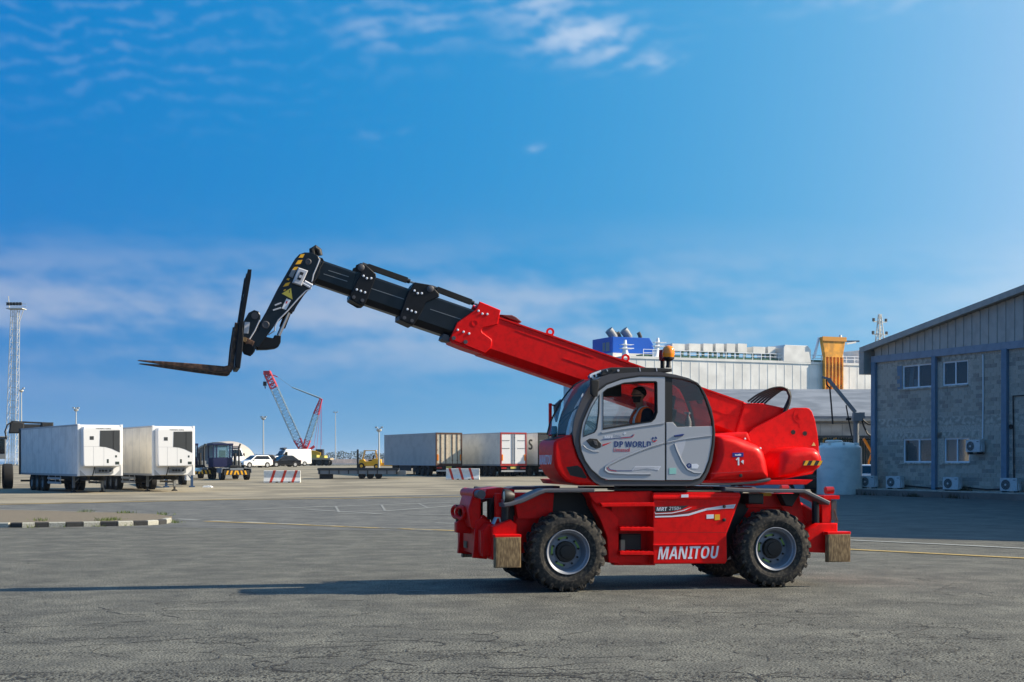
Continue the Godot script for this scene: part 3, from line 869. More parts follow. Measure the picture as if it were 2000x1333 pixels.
func make_outriggers() -> void:
	# front cross beam and uprights
	part(RT, "front_crossbeam", S.new().extr(PackedVector2Array([Vector2(-2.72, 0.50), Vector2(-2.44, 0.50), Vector2(-2.40, 0.92), Vector2(-2.64, 0.95), Vector2(-2.72, 0.86)]), -0.95, 0.86, 0.012, 1), M.red)
	part(RT, "rear_crossbeam", S.new().extr(PackedVector2Array([Vector2(2.35, 0.55), Vector2(2.60, 0.55), Vector2(2.60, 0.92), Vector2(2.35, 0.92)]), -0.95, 0.95, 0.012, 1), M.red)
	part(RT, "hitch_plate", S.new().extr(PackedVector2Array([Vector2(-2.82, 0.90), Vector2(-2.72, 0.84), Vector2(-2.68, 0.90), Vector2(-2.68, 1.36), Vector2(-2.72, 1.42), Vector2(-2.80, 1.36), Vector2(-2.86, 1.15)]), -0.2, 0.55, 0.02, 1), M.red)
	part(RT, "winch_drum", S.new().cyl(Vector3(-2.74, 1.37, -0.30), Vector3(-2.74, 1.37, 0.62), 0.075, 16), M.red)
	part(RT, "winch_motor", S.new().cyl(Vector3(-2.74, 1.37, 0.62), Vector3(-2.74, 1.37, 0.86), 0.062, 14), M.frame)
	var hk := S.new()
	for z in [0.18, -0.14]:
		var pts := []
		for i in 17:
			var an := TAU * i / 16.0
			pts.append(Vector3(-2.90 + cos(an) * 0.03, 1.09 + sin(an) * 0.085, z + cos(an) * 0.15))
		hk.tube(pts, 0.028, 8)
	part(RT, "tow_shackle", hk, M.red)
	part(RT, "hitch_pin", S.new().cyl(Vector3(-2.9, 0.93, 0.02), Vector3(-2.9, 1.20, 0.02), 0.04, 10), M.rust)
	for e: float in [1.0, -1.0]:
		# front leg: telescopic beam, ram and foot pad
		part(RT, "outrigger_arm", S.new().extr(PackedVector2Array([Vector2(-2.62, 0.46), Vector2(-2.30, 0.46), Vector2(-2.26, 0.95), Vector2(-2.36, 1.02), Vector2(-2.62, 0.92)]), 0.70 * e, 1.02 * e, 0.015, 1), M.red)
		part(RT, "outrigger_post", S.new().span(Vector3(-2.52, 0.9, 0.70 * e), Vector3(-2.45, 1.38, 0.84 * e)), M.red)
		part(RT, "outrigger_ram", S.new().cyl(Vector3(-2.40, 0.85, 0.88 * e), Vector3(-2.40, 1.26, 0.88 * e), 0.06, 12), M.navy)
		part(RT, "ram_cap", S.new().cyl(Vector3(-2.40, 1.26, 0.88 * e), Vector3(-2.40, 1.32, 0.88 * e), 0.045, 10), M.steel)
		var h := tl(2, 512, 605, 1.20)
		var l := tl(2, 752, 902, 1.20)
		part(RT, "foot_pad", S.new().extr(rect2(h.x, l.y, l.x, h.y - 0.02), 1.06 * e, 1.20 * e, 0.02, 2), M.pad)
		part(RT, "pad_lip", S.new().extr(rect2(h.x - 0.005, h.y - 0.03, l.x + 0.005, h.y + 0.012), 1.0 * e, 1.19 * e, 0.008, 1), M.red)
		h = tl(3, 1718, 552, 1.20)
		l = tl(3, 1920, 810, 1.20)
		part(RT, "outrigger_arm", S.new().extr(PackedVector2Array([Vector2(2.12, 0.50), Vector2(2.45, 0.48), Vector2(2.60, 0.55), Vector2(2.60, 0.92), Vector2(2.30, 0.92), Vector2(2.12, 0.82)]), 0.70 * e, 1.04 * e, 0.015, 1), M.red)
		part(RT, "outrigger_post", S.new().span(Vector3(2.44, 0.9, 0.66 * e), Vector3(2.58, 1.27, 0.86 * e)), M.red)
		part(RT, "post_arm", S.new().span(Vector3(2.44, 1.27, 0.64 * e), Vector3(2.70, 1.325, 0.90 * e)), M.red)
		part(RT, "outrigger_ram", S.new().cyl(Vector3(2.33, 0.85, 0.86 * e), Vector3(2.33, 1.26, 0.86 * e), 0.055, 12), M.navy)
		part(RT, "control_box", S.new().span(Vector3(2.60, 0.95, 0.70 * e), Vector3(2.68, 1.25, 0.84 * e)), M.frame)
		part(RT, "foot_pad", S.new().extr(rect2(h.x, l.y, l.x, h.y - 0.02), 1.08 * e, 1.20 * e, 0.02, 2), M.pad)
		part(RT, "pad_lip", S.new().extr(rect2(h.x - 0.005, h.y - 0.03, l.x + 0.005, h.y + 0.012), 1.0 * e, 1.19 * e, 0.008, 1), M.red)
		part(RT, "tail_lamp", S.new().cyl(Vector3(2.52, 1.40, 0.80 * e), Vector3(2.64, 1.40, 0.80 * e), 0.055, 12), M.red_lens)
		# headlamp
		var c := Vector3(-2.42, 1.345, 0.98 * e)
		var hl := part(RT, "headlamp", S.new().lathe([Vector2(0.05, 0.12), Vector2(0.09, 0.06), Vector2(0.105, 0.0), Vector2(0.105, -0.03), Vector2(0.09, -0.03), Vector2(0.085, 0.0)], c, Vector3(1, 0, 0), 20, false), M.plastic)
		part(hl, "lens", S.new().lathe([Vector2(0.088, -0.012), Vector2(0.06, -0.03), Vector2(0.0, -0.038)], c, Vector3(1, 0, 0), 20, false), M.lens)
		part(RT, "lamp_bracket", S.new().span(Vector3(-2.46, 1.20, 0.86 * e), Vector3(-2.40, 1.30, 1.0 * e)), M.steel)
	for z in [0.52, -0.55]:
		part(RT, "beam_cheek", S.new().extr(PackedVector2Array([Vector2(-2.80, 0.46), Vector2(-2.60, 0.44), Vector2(-2.50, 0.60), Vector2(-2.52, 0.96), Vector2(-2.66, 1.04), Vector2(-2.76, 0.98)]), z - 0.05, z + 0.05, 0.01, 1), M.red)
	part(RT, "beam_plate", S.new().span(Vector3(-2.745, 0.55, -0.38), Vector3(-2.72, 0.90, 0.30)), M.red)
	part(RT, "beam_plate", S.new().span(Vector3(-2.735, 0.54, 0.62), Vector3(-2.71, 0.86, 0.82)), M.red)
	part(RT, "number_tag", S.new().span(Vector3(-2.76, 0.56, -0.30), Vector3(-2.744, 0.66, -0.08)), M.pad)
	part(RT, "tow_jaw", S.new().extr(PackedVector2Array([Vector2(-2.95, 0.80), Vector2(-2.72, 0.78), Vector2(-2.72, 1.0), Vector2(-2.88, 1.0), Vector2(-2.95, 0.94)]), -0.05, 0.12, 0.015, 1), M.red)
	part(RT, "valve_block", S.new().extr(rect2(-2.44, 0.98, -2.20, 1.24), 0.30, 0.62, 0.015, 1), M.black)
	part(RT, "accumulator", S.new().cyl(Vector3(-2.50, 1.0, 0.40), Vector3(-2.50, 1.30, 0.40), 0.06, 12), M.black)
	var rd := S.new()
	for z in [0.74, 0.80, 0.86]:
		rd.tube([Vector3(-2.56, 0.95, z), Vector3(-2.52, 1.04, z), Vector3(-2.48, 1.04, z), Vector3(-2.46, 0.95, z)], 0.012, 6)
	part(RT, "hose_fitting", rd, M.steel)
	var hs := S.new()
	hs.tube([Vector3(-2.5, 0.95, 0.5), Vector3(-2.56, 1.15, 0.56), Vector3(-2.50, 1.34, 0.62), Vector3(-2.2, 1.36, 0.62)], 0.016, 6)
	hs.tube([Vector3(-2.46, 0.95, 0.56), Vector3(-2.50, 1.10, 0.66), Vector3(-2.44, 1.30, 0.66), Vector3(-2.2, 1.33, 0.6)], 0.014, 6)
	part(RT, "hydraulic_hose", hs, M.cable)
	part(RT, "front_cover", S.new().extr(PackedVector2Array([Vector2(-2.55, 1.30), Vector2(-2.1, 1.30), Vector2(-2.1, 1.42), Vector2(-2.3, 1.455), Vector2(-2.52, 1.43)]), -0.7, 0.2, 0.02, 1), M.red)
	var br := S.new()
	for z in [0.70, 0.76]:
		br.tube([Vector3(2.66, 0.78, z + 0.1), Vector3(2.68, 0.95, z + 0.11), Vector3(2.63, 1.12, z + 0.1)], 0.009, 5)
	part(RT, "copper_pipe", br, M.rust)
const CAB_OUT := [520, 1180, 430, 1010, 390, 890, 375, 790, 385, 690, 410, 600, 455, 490, 510, 390, 560, 320, 640, 268, 740, 240, 1000, 224, 1190, 224, 1330, 248, 1450, 280, 1540, 325, 1590, 390, 1630, 470, 1668, 570, 1690, 680, 1700, 790, 1692, 920, 1670, 1060, 1640, 1150, 1600, 1225, 1560, 1270, 1500, 1284, 640, 1284, 570, 1245]
const CAB_IN := [455, 760, 440, 860, 452, 960, 490, 1050, 545, 1130, 640, 1212, 700, 1232, 1490, 1236, 1560, 1215, 1605, 1150, 1645, 1040, 1672, 900, 1680, 790, 1672, 670, 1640, 560, 1600, 450, 1555, 360, 1510, 325, 1400, 292, 1220, 268, 1000, 262, 830, 288, 690, 338, 610, 400, 540, 520, 480, 660]
const ZC := 1.13       # outer face of the cab
const ZI := 0.30       # its inner side, next to the boom
func make_cab() -> void:
	var out := tp(1, ZC, CAB_OUT)
	var inn := tp(1, ZC, CAB_IN)
	part(RT, "cab_frame", S.new().plate(out, [inn], ZC - 0.06, ZC), M.frame)
	part(RT, "cab_frame", S.new().plate(out, [inn], ZI, ZI + 0.05), M.frame)
	# seal: a thin proud lip round the opening
	part(RT, "door_seal", S.new().plate(S.inset(inn if S.area(inn) > 0 else rev(inn), -0.016), [inn], ZC - 0.05, ZC + 0.008), M.plastic)
	# shell: roof, back and floor (points 8..27 of the outline)
	var shell := S.new()
	var path := PackedVector2Array()
	for i in range(9, out.size()): path.append(out[i])
	path.append(out[0])
	var m := path.size()
	for i in m - 1:
		var back := i >= 8 and i <= 12       # leave the upper back open for its window
		var za := ZI + 0.05
		var zb := ZC - 0.06
		var d := (path[i + 1] - path[i]).normalized()
		var n := Vector2(-d.y, d.x) * 0.03
		var c := (path[0] + path[m / 2]) * 0.5
		if (c - path[i]).dot(n) < 0.0: n = -n
		if back: continue
		var a0 := Vector3(path[i].x, path[i].y, za)
		var a1 := Vector3(path[i + 1].x, path[i + 1].y, za)
		var b0 := Vector3(path[i].x, path[i].y, zb)
		var b1 := Vector3(path[i + 1].x, path[i + 1].y, zb)
		var k := Vector3(n.x, n.y, 0)
		if i == 13:
			part(RT, "cab_roof", shell, M.frame, 50.0)
			shell = S.new()
		shell.loft([PackedVector3Array([a0, a1, a1 + k, a0 + k]), PackedVector3Array([b0, b1, b1 + k, b0 + k])])
	part(RT, "cab_shell", shell, M.frame, 50.0)
	# curved windscreen
	var rings := []
	for i in range(3, 10):
		var p := out[i]
		var ring := PackedVector3Array()
		var t := float(i - 3) / 6.0
		var bulge := 0.24 * (1.0 - 0.55 * t) + 0.02
		for q in [[ZC - 0.03, 0.0], [ZC - 0.12, 0.55], [0.90, 0.85], [0.72, 1.0], [0.54, 0.85], [ZI + 0.10, 0.55], [ZI + 0.02, 0.0]]:
			ring.append(Vector3(p.x - bulge * q[1], p.y - 0.02 * q[1], q[0]))
		rings.append(ring)
	var wsc := S.new()
	wsc.loft(rings, false, false)
	part(RT, "windscreen", wsc, M.glass, 60.0)
	var edge := S.new()
	var near := []
	for r in rings: near.append(r[3] + Vector3(-0.004, 0, 0))
	edge.tube(near, 0.012, 6)
	part(RT, "windscreen_edge", edge, M.plastic)
	# wiper
	part(RT, "wiper", S.new().tube([t3(1, 250, 690, 0.95), t3(1, 300, 630, 0.95), t3(1, 425, 550, 0.97)], 0.011, 6).tube([t3(1, 260, 720, 0.96), t3(1, 330, 640, 0.96), t3(1, 420, 540, 0.97)], 0.007, 5), M.black)
	# front door: silver skin with two windows
	var sil := tp(1, ZC, [470, 700, 452, 800, 446, 870, 458, 960, 495, 1050, 550, 1128, 642, 1206, 702, 1226, 1230, 1231, 1232, 270, 1000, 268, 832, 294, 694, 344, 616, 404, 548, 520, 495, 640])
	var w1 := tp(1, ZC, [492, 690, 545, 555, 625, 430, 622, 600, 602, 755, 580, 788, 470, 830, 474, 760])
	var w2 := tp(1, ZC, [652, 762, 654, 412, 692, 378, 850, 322, 1000, 308, 1150, 308, 1162, 320, 1165, 600, 1142, 660, 1108, 690])
	var fd := part(RT, "front_door", S.new().plate(sil, [w1, w2], ZC - 0.045, ZC + 0.003), M.silver)
	part(fd, "window_trim", S.new().plate(w1, [S.inset(ccw(w1), 0.01)], ZC - 0.05, ZC + 0.006), M.plastic)
	part(fd, "window_trim", S.new().plate(w2, [S.inset(ccw(w2), 0.01)], ZC - 0.05, ZC + 0.006), M.plastic)
	part(fd, "quarter_pane", S.new().extr(S.inset(ccw(w1), 0.008), ZC - 0.026, ZC - 0.022), M.glass)
	part(fd, "opening_frame", S.new().plate(S.inset(ccw(w2), 0.002), [S.inset(ccw(w2), 0.022)], ZC - 0.08, ZC - 0.05), M.black)
	# pressed swoosh and ribs in the lower door
	part(fd, "pressed_rib", S.new().extr(strip2(tp(1, ZC, [1228, 880, 1100, 918, 960, 970, 820, 1030, 720, 1080, 676, 1110, 672, 1135, 700, 1158, 760, 1168, 900, 1172, 1100, 1174]), 0.035), ZC, ZC + 0.016, 0.012, 2), M.silver)
	part(fd, "pressed_rib", S.new().extr(strip2(tp(1, ZC, [640, 790, 800, 760, 1000, 730, 1228, 700]), 0.03), ZC, ZC + 0.012, 0.010, 2), M.silver)
	var pull := part(fd, "door_handle", S.new().extr(tp(1, ZC, [498, 862, 530, 842, 600, 846, 640, 890, 635, 925, 590, 938, 540, 915]), ZC, ZC + 0.012, 0.006, 1), M.plastic)
	part(pull, "latch", S.new().extr(tp(1, ZC, [560, 860, 596, 868, 604, 908, 576, 905]), ZC + 0.011, ZC + 0.022, 0.004, 1), M.frame)
	part(fd, "recess_lip", S.new().extr(strip2(tp(1, ZC, [470, 905, 500, 935, 560, 962, 620, 964]), 0.02), ZC, ZC + 0.01, 0.006, 1), M.silver)
	part(fd, "stripe", S.new().extr(tp(1, ZC, [650, 898, 735, 876, 690, 900, 652, 914]), ZC, ZC + 0.0065), M.decal_red)
	part(fd, "stripe", S.new().extr(strip2(tp(1, ZC, [640, 856, 760, 842, 920, 826, 935, 806]), 0.008), ZC, ZC + 0.0065), M.decal_blue)
	part(fd, "stripe", S.new().extr(strip2(tp(1, ZC, [820, 840, 930, 828, 946, 804]), 0.007), ZC + 0.001, ZC + 0.0075), M.decal_red)
	part(fd, "stripe", S.new().extr(strip2(tp(1, ZC, [770, 1052, 720, 1084, 704, 1106, 720, 1132, 790, 1142, 925, 1142]), 0.007), ZC, ZC + 0.0065), M.decal_blue)
	part(fd, "stripe", S.new().extr(strip2(tp(1, ZC, [750, 1052, 704, 1084, 690, 1108, 706, 1136, 780, 1148]), 0.007), ZC + 0.001, ZC + 0.0075), M.decal_red)
	var lt := func(x: float, y: float, z: float) -> Transform3D: return Transform3D(Basis(), t3(1, x, y, ZC) + Vector3(0, 0, z))
	text(fd, "DP WORLD", M.decal_blue, lt.call(932, 895, 0.004), 0.545, 0.082)
	text(fd, "Limassol", M.decal_red, lt.call(830, 948, 0.004), 0.235, 0.052, 0.0, false)
	text(fd, "MRT", M.decal_white, lt.call(708, 830, 0.004), 0.12, 0.035, 0.2)
	text(fd, "2150", M.decal_grey, lt.call(795, 812, 0.004), 0.12, 0.033, 0.2)
	text(fd, "+", M.decal_white, lt.call(857, 796, 0.004), 0.04, 0.04)
	text(fd, "PRIVILEGE", M.decal_grey, lt.call(1060, 1122, 0.004), 0.26, 0.032, 0.2, false)
	part(fd, "outline_stripe", S.new().extr(strip2(tp(1, ZC, [925, 1142, 955, 1106, 1195, 1104, 1170, 1138]), 0.006), ZC, ZC + 0.0065), M.decal_white)
	var gc := tl(1, 1135, 848, ZC)
	var globe := S.new()
	for q in [[0.10, 1.25], [2.2, 3.35], [4.3, 5.4]]:
		var arc := PackedVector2Array()
		for i in 7: arc.append(gc + Vector2.from_angle(lerpf(q[0], q[1], i / 6.0)) * 0.028)
		globe.extr(strip2(arc, 0.022), ZC, ZC + 0.006)
	part(fd, "globe_emblem", globe, M.decal_blue)
	part(fd, "globe_emblem", S.new().extr(strip2(PackedVector2Array([gc + Vector2(-0.035, -0.02), gc + Vector2(0, -0.04), gc + Vector2(0.035, -0.015)]), 0.012), ZC, ZC + 0.007), M.decal_red)
	# rear quarter
	var rp := tp(1, ZC, [1246, 692, 1308, 690, 1322, 708, 1346, 736, 1672, 726, 1674, 800, 1666, 900, 1640, 1040, 1600, 1146, 1556, 1210, 1490, 1230, 1246, 1230])
	var rq := part(RT, "rear_quarter_panel", S.new().extr(rp, ZC - 0.045, ZC + 0.003, 0.004, 1), M.silver)
	part(rq, "pressed_rib", S.new().extr(strip2(tp(1, ZC, [1320, 890, 1340, 950, 1390, 1060, 1440, 1130, 1500, 1160, 1570, 1165]), 0.028), ZC, ZC + 0.014, 0.010, 2), M.silver)
	part(rq, "pressed_recess", S.new().extr(tp(1, ZC, [1325, 868, 1425, 850, 1420, 900, 1375, 1030, 1350, 980]), ZC, ZC + 0.0045), M.decal_grey)
	part(rq, "pressed_rib", S.new().extr(strip2(tp(1, ZC, [1250, 880, 1350, 858, 1500, 835, 1670, 815]), 0.026), ZC, ZC + 0.012, 0.010, 2), M.silver)
	part(rq, "handle", S.new().extr(tp(1, ZC, [1318, 812, 1395, 800, 1412, 802, 1392, 822, 1320, 828]), ZC, ZC + 0.02, 0.006, 1), M.decal_blue)
	part(rq, "sticker", S.new().extr(tp(1, ZC, [1272, 1118, 1336, 1116, 1336, 1172, 1272, 1174]), ZC, ZC + 0.0065), M.decal_teal)
	part(rq, "sticker", S.new().extr(tp(1, ZC, [1480, 1080, 1530, 1078, 1548, 1096, 1535, 1122, 1480, 1122]), ZC, ZC + 0.0065), M.decal_white)
	var dc := tl(1, 1455, 1096, ZC)
	part(rq, "round_sticker", S.new().plate(ring2(dc, 0.036, 18), [ring2(dc + Vector2(0.004, 0.004), 0.018, 12)], ZC, ZC + 0.0062), M.decal_blue)
	var wg := tp(1, ZC, [1304, 284, 1400, 298, 1505, 332, 1550, 366, 1596, 460, 1634, 570, 1660, 670, 1668, 724, 1350, 732, 1326, 702, 1302, 684])
	part(RT, "rear_side_window", S.new().extr(wg, ZC - 0.02, ZC - 0.014), M.glass_dark)
	part(RT, "centre_pillar", S.new().extr(tp(1, ZC, [1234, 272, 1304, 284, 1302, 690, 1246, 690, 1246, 1232, 1232, 1232]), ZC - 0.05, ZC - 0.005), M.plastic)
	part(RT, "far_side_window", S.new().extr(tp(1, ZC, [500, 690, 560, 540, 690, 350, 850, 300, 1220, 290, 1500, 330, 1600, 480, 1660, 700, 1650, 720, 520, 760]), ZI + 0.02, ZI + 0.024), M.glass)
	part(RT, "far_side_panel", S.new().extr(tp(1, ZC, [470, 830, 520, 755, 1655, 715, 1670, 900, 1600, 1140, 1500, 1230, 700, 1230, 560, 1130, 470, 980]), ZI + 0.01, ZI + 0.04), M.plastic)
	# back window between the two frames
	var bs := S.new()
	for i in range(8, 12):
		bs.quad(Vector3(path[i].x - 0.01, path[i].y, ZI + 0.05), Vector3(path[i + 1].x - 0.01, path[i + 1].y, ZI + 0.05), Vector3(path[i + 1].x - 0.01, path[i + 1].y, ZC - 0.06), Vector3(path[i].x - 0.01, path[i].y, ZC - 0.06))
	part(RT, "back_window", bs, M.glass_dark, 60.0)
	# inside: seat, wheel column, headliner
	var seat := part(RT, "driver_seat", S.new().extr(PackedVector2Array([Vector2(-0.58, 1.83), Vector2(-0.06, 1.83), Vector2(-0.02, 1.99), Vector2(-0.60, 1.97)]), 0.46, 0.98, 0.04, 2), M.black)
	part(seat, "backrest", S.new().extr(PackedVector2Array([Vector2(-0.14, 1.97), Vector2(0.02, 1.97), Vector2(0.14, 2.58), Vector2(0.02, 2.60)]), 0.48, 0.96, 0.05, 2), M.black)
	part(seat, "seat_base", S.new().span(Vector3(-0.48, 1.53, 0.52), Vector3(-0.08, 1.83, 0.92)), M.black)
	part(seat, "headrest", S.new().extr(PackedVector2Array([Vector2(0.03, 2.60), Vector2(0.13, 2.59), Vector2(0.16, 2.78), Vector2(0.07, 2.80)]), 0.60, 0.84, 0.03, 2), M.black)
	var sw := S.new()
	var wc := Vector3(-1.0, 2.30, 0.72)
	var ax := Vector3(0.55, 0.83, 0.0).normalized()
	var e1 := Vector3(0, 0, 1)
	var e2 := ax.cross(e1)
	var pts := []
	for i in 25: pts.append(wc + (e1 * cos(TAU * i / 24.0) + e2 * sin(TAU * i / 24.0)) * 0.19)
	sw.tube(pts, 0.017, 8, false)
	for i in 3: sw.cyl(wc, wc + (e1 * cos(TAU * i / 3.0 + 0.5) + e2 * sin(TAU * i / 3.0 + 0.5)) * 0.185, 0.013, 6)
	part(RT, "steering_wheel", sw, M.black)
	part(RT, "steering_column", S.new().tube([wc, wc - ax * 0.35, Vector3(-1.28, 1.55, 0.72)], [0.035, 0.05, 0.09], 10), M.black)
	part(RT, "dashboard", S.new().extr(PackedVector2Array([Vector2(-1.44, 1.55), Vector2(-1.20, 1.55), Vector2(-1.26, 2.05), Vector2(-1.38, 2.16), Vector2(-1.46, 2.10)]), 0.45, 1.0, 0.02, 1), M.black)
	part(RT, "cab_floor", S.new().span(Vector3(-1.2, 1.50, ZI + 0.06), Vector3(0.5, 1.53, ZC - 0.07)), M.black)
	part(RT, "side_console", S.new().span(Vector3(-0.35, 1.9, 0.36), Vector3(0.4, 2.18, 0.45)), M.black)
	part(RT, "sun_blind", S.new().span(Vector3(-1.12, 2.78, 0.4), Vector3(-0.55, 2.97, 0.44)), M.black)
	part(RT, "headliner", S.new().extr(tp(1, ZC, [640, 300, 740, 268, 1000, 252, 1190, 254, 1320, 272, 1320, 300, 640, 330]), ZI + 0.06, ZC - 0.07), M.black)
	var sp := t3(1, 1448, 690, 0.86)
	part(RT, "spray_bottle", S.new().lathe([Vector2(0.045, -0.10), Vector2(0.05, 0.0), Vector2(0.035, 0.05), Vector2(0.016, 0.09), Vector2(0.016, 0.11), Vector2(0.03, 0.115), Vector2(0.03, 0.145)], sp, Vector3.UP, 12).span(sp + Vector3(-0.06, 0.12, -0.01), sp + Vector3(0.02, 0.145, 0.01)), M.white)
	part(RT, "inner_mirror", S.new().extr(tp(1, 0.6, [1510, 440, 1570, 430, 1582, 520, 1545, 520]), 0.55, 0.62, 0.01, 1), M.black)
	# roof guard, lights, mirrors
	var rg := plate_part("roof_guard", 1, 1.02, [630, 262, 650, 214, 740, 180, 990, 180, 1300, 190, 1302, 220, 1190, 228, 1000, 232, 740, 250], 0.36, 1.02, M.plastic, 0.012, 1)
	for x in [690, 995, 1150]:
		plate_part("guard_slot", 1, 1.03, [x, 184 + (14 if x == 690 else 0), x + 8, 184 + (14 if x == 690 else 0), x + 14, 218, x + 6, 218], 1.0, 1.024, M.decal_grey, 0.0, 1, rg)
	for q in [[748, 203, M.black], [797, 210, M.decal_grey]]:
		var b := t3(1, q[0], q[1], 1.02)
		part(rg, "bolt_head", S.new().cyl(b, b + Vector3(0, 0, 0.012), 0.017, 10), q[2])
	var np := part(RT, "number_plate", S.new().extr(tp(1, 0.95, [515, 262, 555, 236, 635, 208, 640, 252, 560, 284, 528, 286]), 0.93, 0.96, 0.004, 1), M.white)
	part(np, "plate_band", S.new().extr(tp(1, 0.95, [512, 262, 528, 252, 538, 284, 522, 288]), 0.958, 0.964), M.decal_blue)
	for q in [[562, 252, 580, 246, 586, 270, 568, 276], [596, 240, 622, 232, 628, 256, 602, 264]]:
		part(np, "plate_mark", S.new().extr(tp(1, 0.95, q), 0.959, 0.963), M.decal_dark)
	part(RT, "side_mirror", S.new().extr(tp(1, 1.25, [545, 300, 600, 290, 626, 310, 610, 452, 572, 456, 545, 425]), 1.18, 1.24, 0.014, 2), M.black)
	part(RT, "mirror_arm", S.new().tube([t3(1, 560, 330, 1.10), t3(1, 545, 280, 1.17), t3(1, 560, 300, 1.20)], 0.012, 6), M.black)
	var bc := t3(1, 1265, 158, 0.85)
	var be := part(RT, "beacon", S.new().lathe([Vector2(0.045, -0.04), Vector2(0.032, 0.0), Vector2(0.032, 0.05), Vector2(0.085, 0.09), Vector2(0.085, 0.11)], bc, Vector3.UP, 18), M.black)
	part(be, "beacon_lens", S.new().lathe([Vector2(0.080, 0.11), Vector2(0.092, 0.165), Vector2(0.085, 0.225), Vector2(0.060, 0.268), Vector2(0.0, 0.285)], bc, Vector3.UP, 20), M.amber, 60.0)
	var r2 := t3(1, 1210, 160, 0.70)
	var bt := part(RT, "warning_lamp", S.new().lathe([Vector2(0.03, -0.03), Vector2(0.03, 0.06), Vector2(0.05, 0.07), Vector2(0.055, 0.16), Vector2(0.05, 0.22), Vector2(0.0, 0.225)], r2, Vector3.UP, 14), M.red_lens)
	part(bt, "lamp_foot", S.new().cyl(r2 - Vector3(0, 0.05, 0), r2 + Vector3(0, 0.06, 0), 0.034, 10), M.black)
	# far mirror on its red bar, with the green lamp
	part(RT, "mirror_bar", S.new().span(t3(1, 165, 820, 0.30) - Vector3(0.02, 0, 0.02), t3(1, 165, 515, 0.30) + Vector3(0.02, 0, 0.02)), M.red)
	part(RT, "far_mirror", S.new().extr(tp(1, 0.30, [205, 535, 266, 478, 258, 560, 225, 690, 212, 640]), 0.22, 0.34, 0.01, 1), M.frame)
	part(RT, "mirror_arm", S.new().tube([t3(1, 175, 530, 0.3), t3(1, 210, 535, 0.3), t3(1, 222, 560, 0.3)], 0.012, 6), M.black)
	var gl := t3(1, 203, 800, 0.34)
	part(RT, "green_lamp", S.new().lathe([Vector2(0.035, -0.06), Vector2(0.035, 0.0), Vector2(0.045, 0.01), Vector2(0.045, 0.10), Vector2(0.03, 0.115)], gl, Vector3.UP, 12), mat(Color(0.03, 0.22, 0.15), 0.2))
	# nose
	var ns := part(RT, "nose", S.new().extr(tp(1, 1.10, [205, 878, 232, 852, 300, 832, 372, 806, 388, 890, 430, 1012, 520, 1182, 600, 1258, 600, 1278, 430, 1272, 320, 1246, 252, 1180, 212, 1110, 196, 1020, 196, 920]), 0.24, 1.10, 0.045, 3), M.red, 50.0)
	plate_part("nose_vent", 1, 1.105, [316, 1108, 420, 1094, 455, 1118, 506, 1206, 492, 1216, 352, 1186], 1.06, 1.106, M.black, 0.0, 1, ns)
	var fx := tl(1, 196, 1000, 1.10).x
	var nm := tl(1, 205, 1040, 0.95)
	text(ns, "MANITOU", M.decal_white, Transform3D(Basis(Vector3.UP, -PI / 2), Vector3(fx - 0.002, nm.y, 0.66)), 0.66, 0.135, 0.12)
	part(ns, "grille_top", S.new().extr(PackedVector2Array([Vector2(fx + 0.05, 2.13), Vector2(fx + 0.26, 2.19), Vector2(fx + 0.26, 2.20), Vector2(fx + 0.05, 2.145)]), 0.40, 0.95), M.plastic)
func ccw(p: PackedVector2Array) -> PackedVector2Array:
	return p if S.area(p) > 0.0 else rev(p)
func rev(p: PackedVector2Array) -> PackedVector2Array:
	var q := p.duplicate()
	q.reverse()
	return q
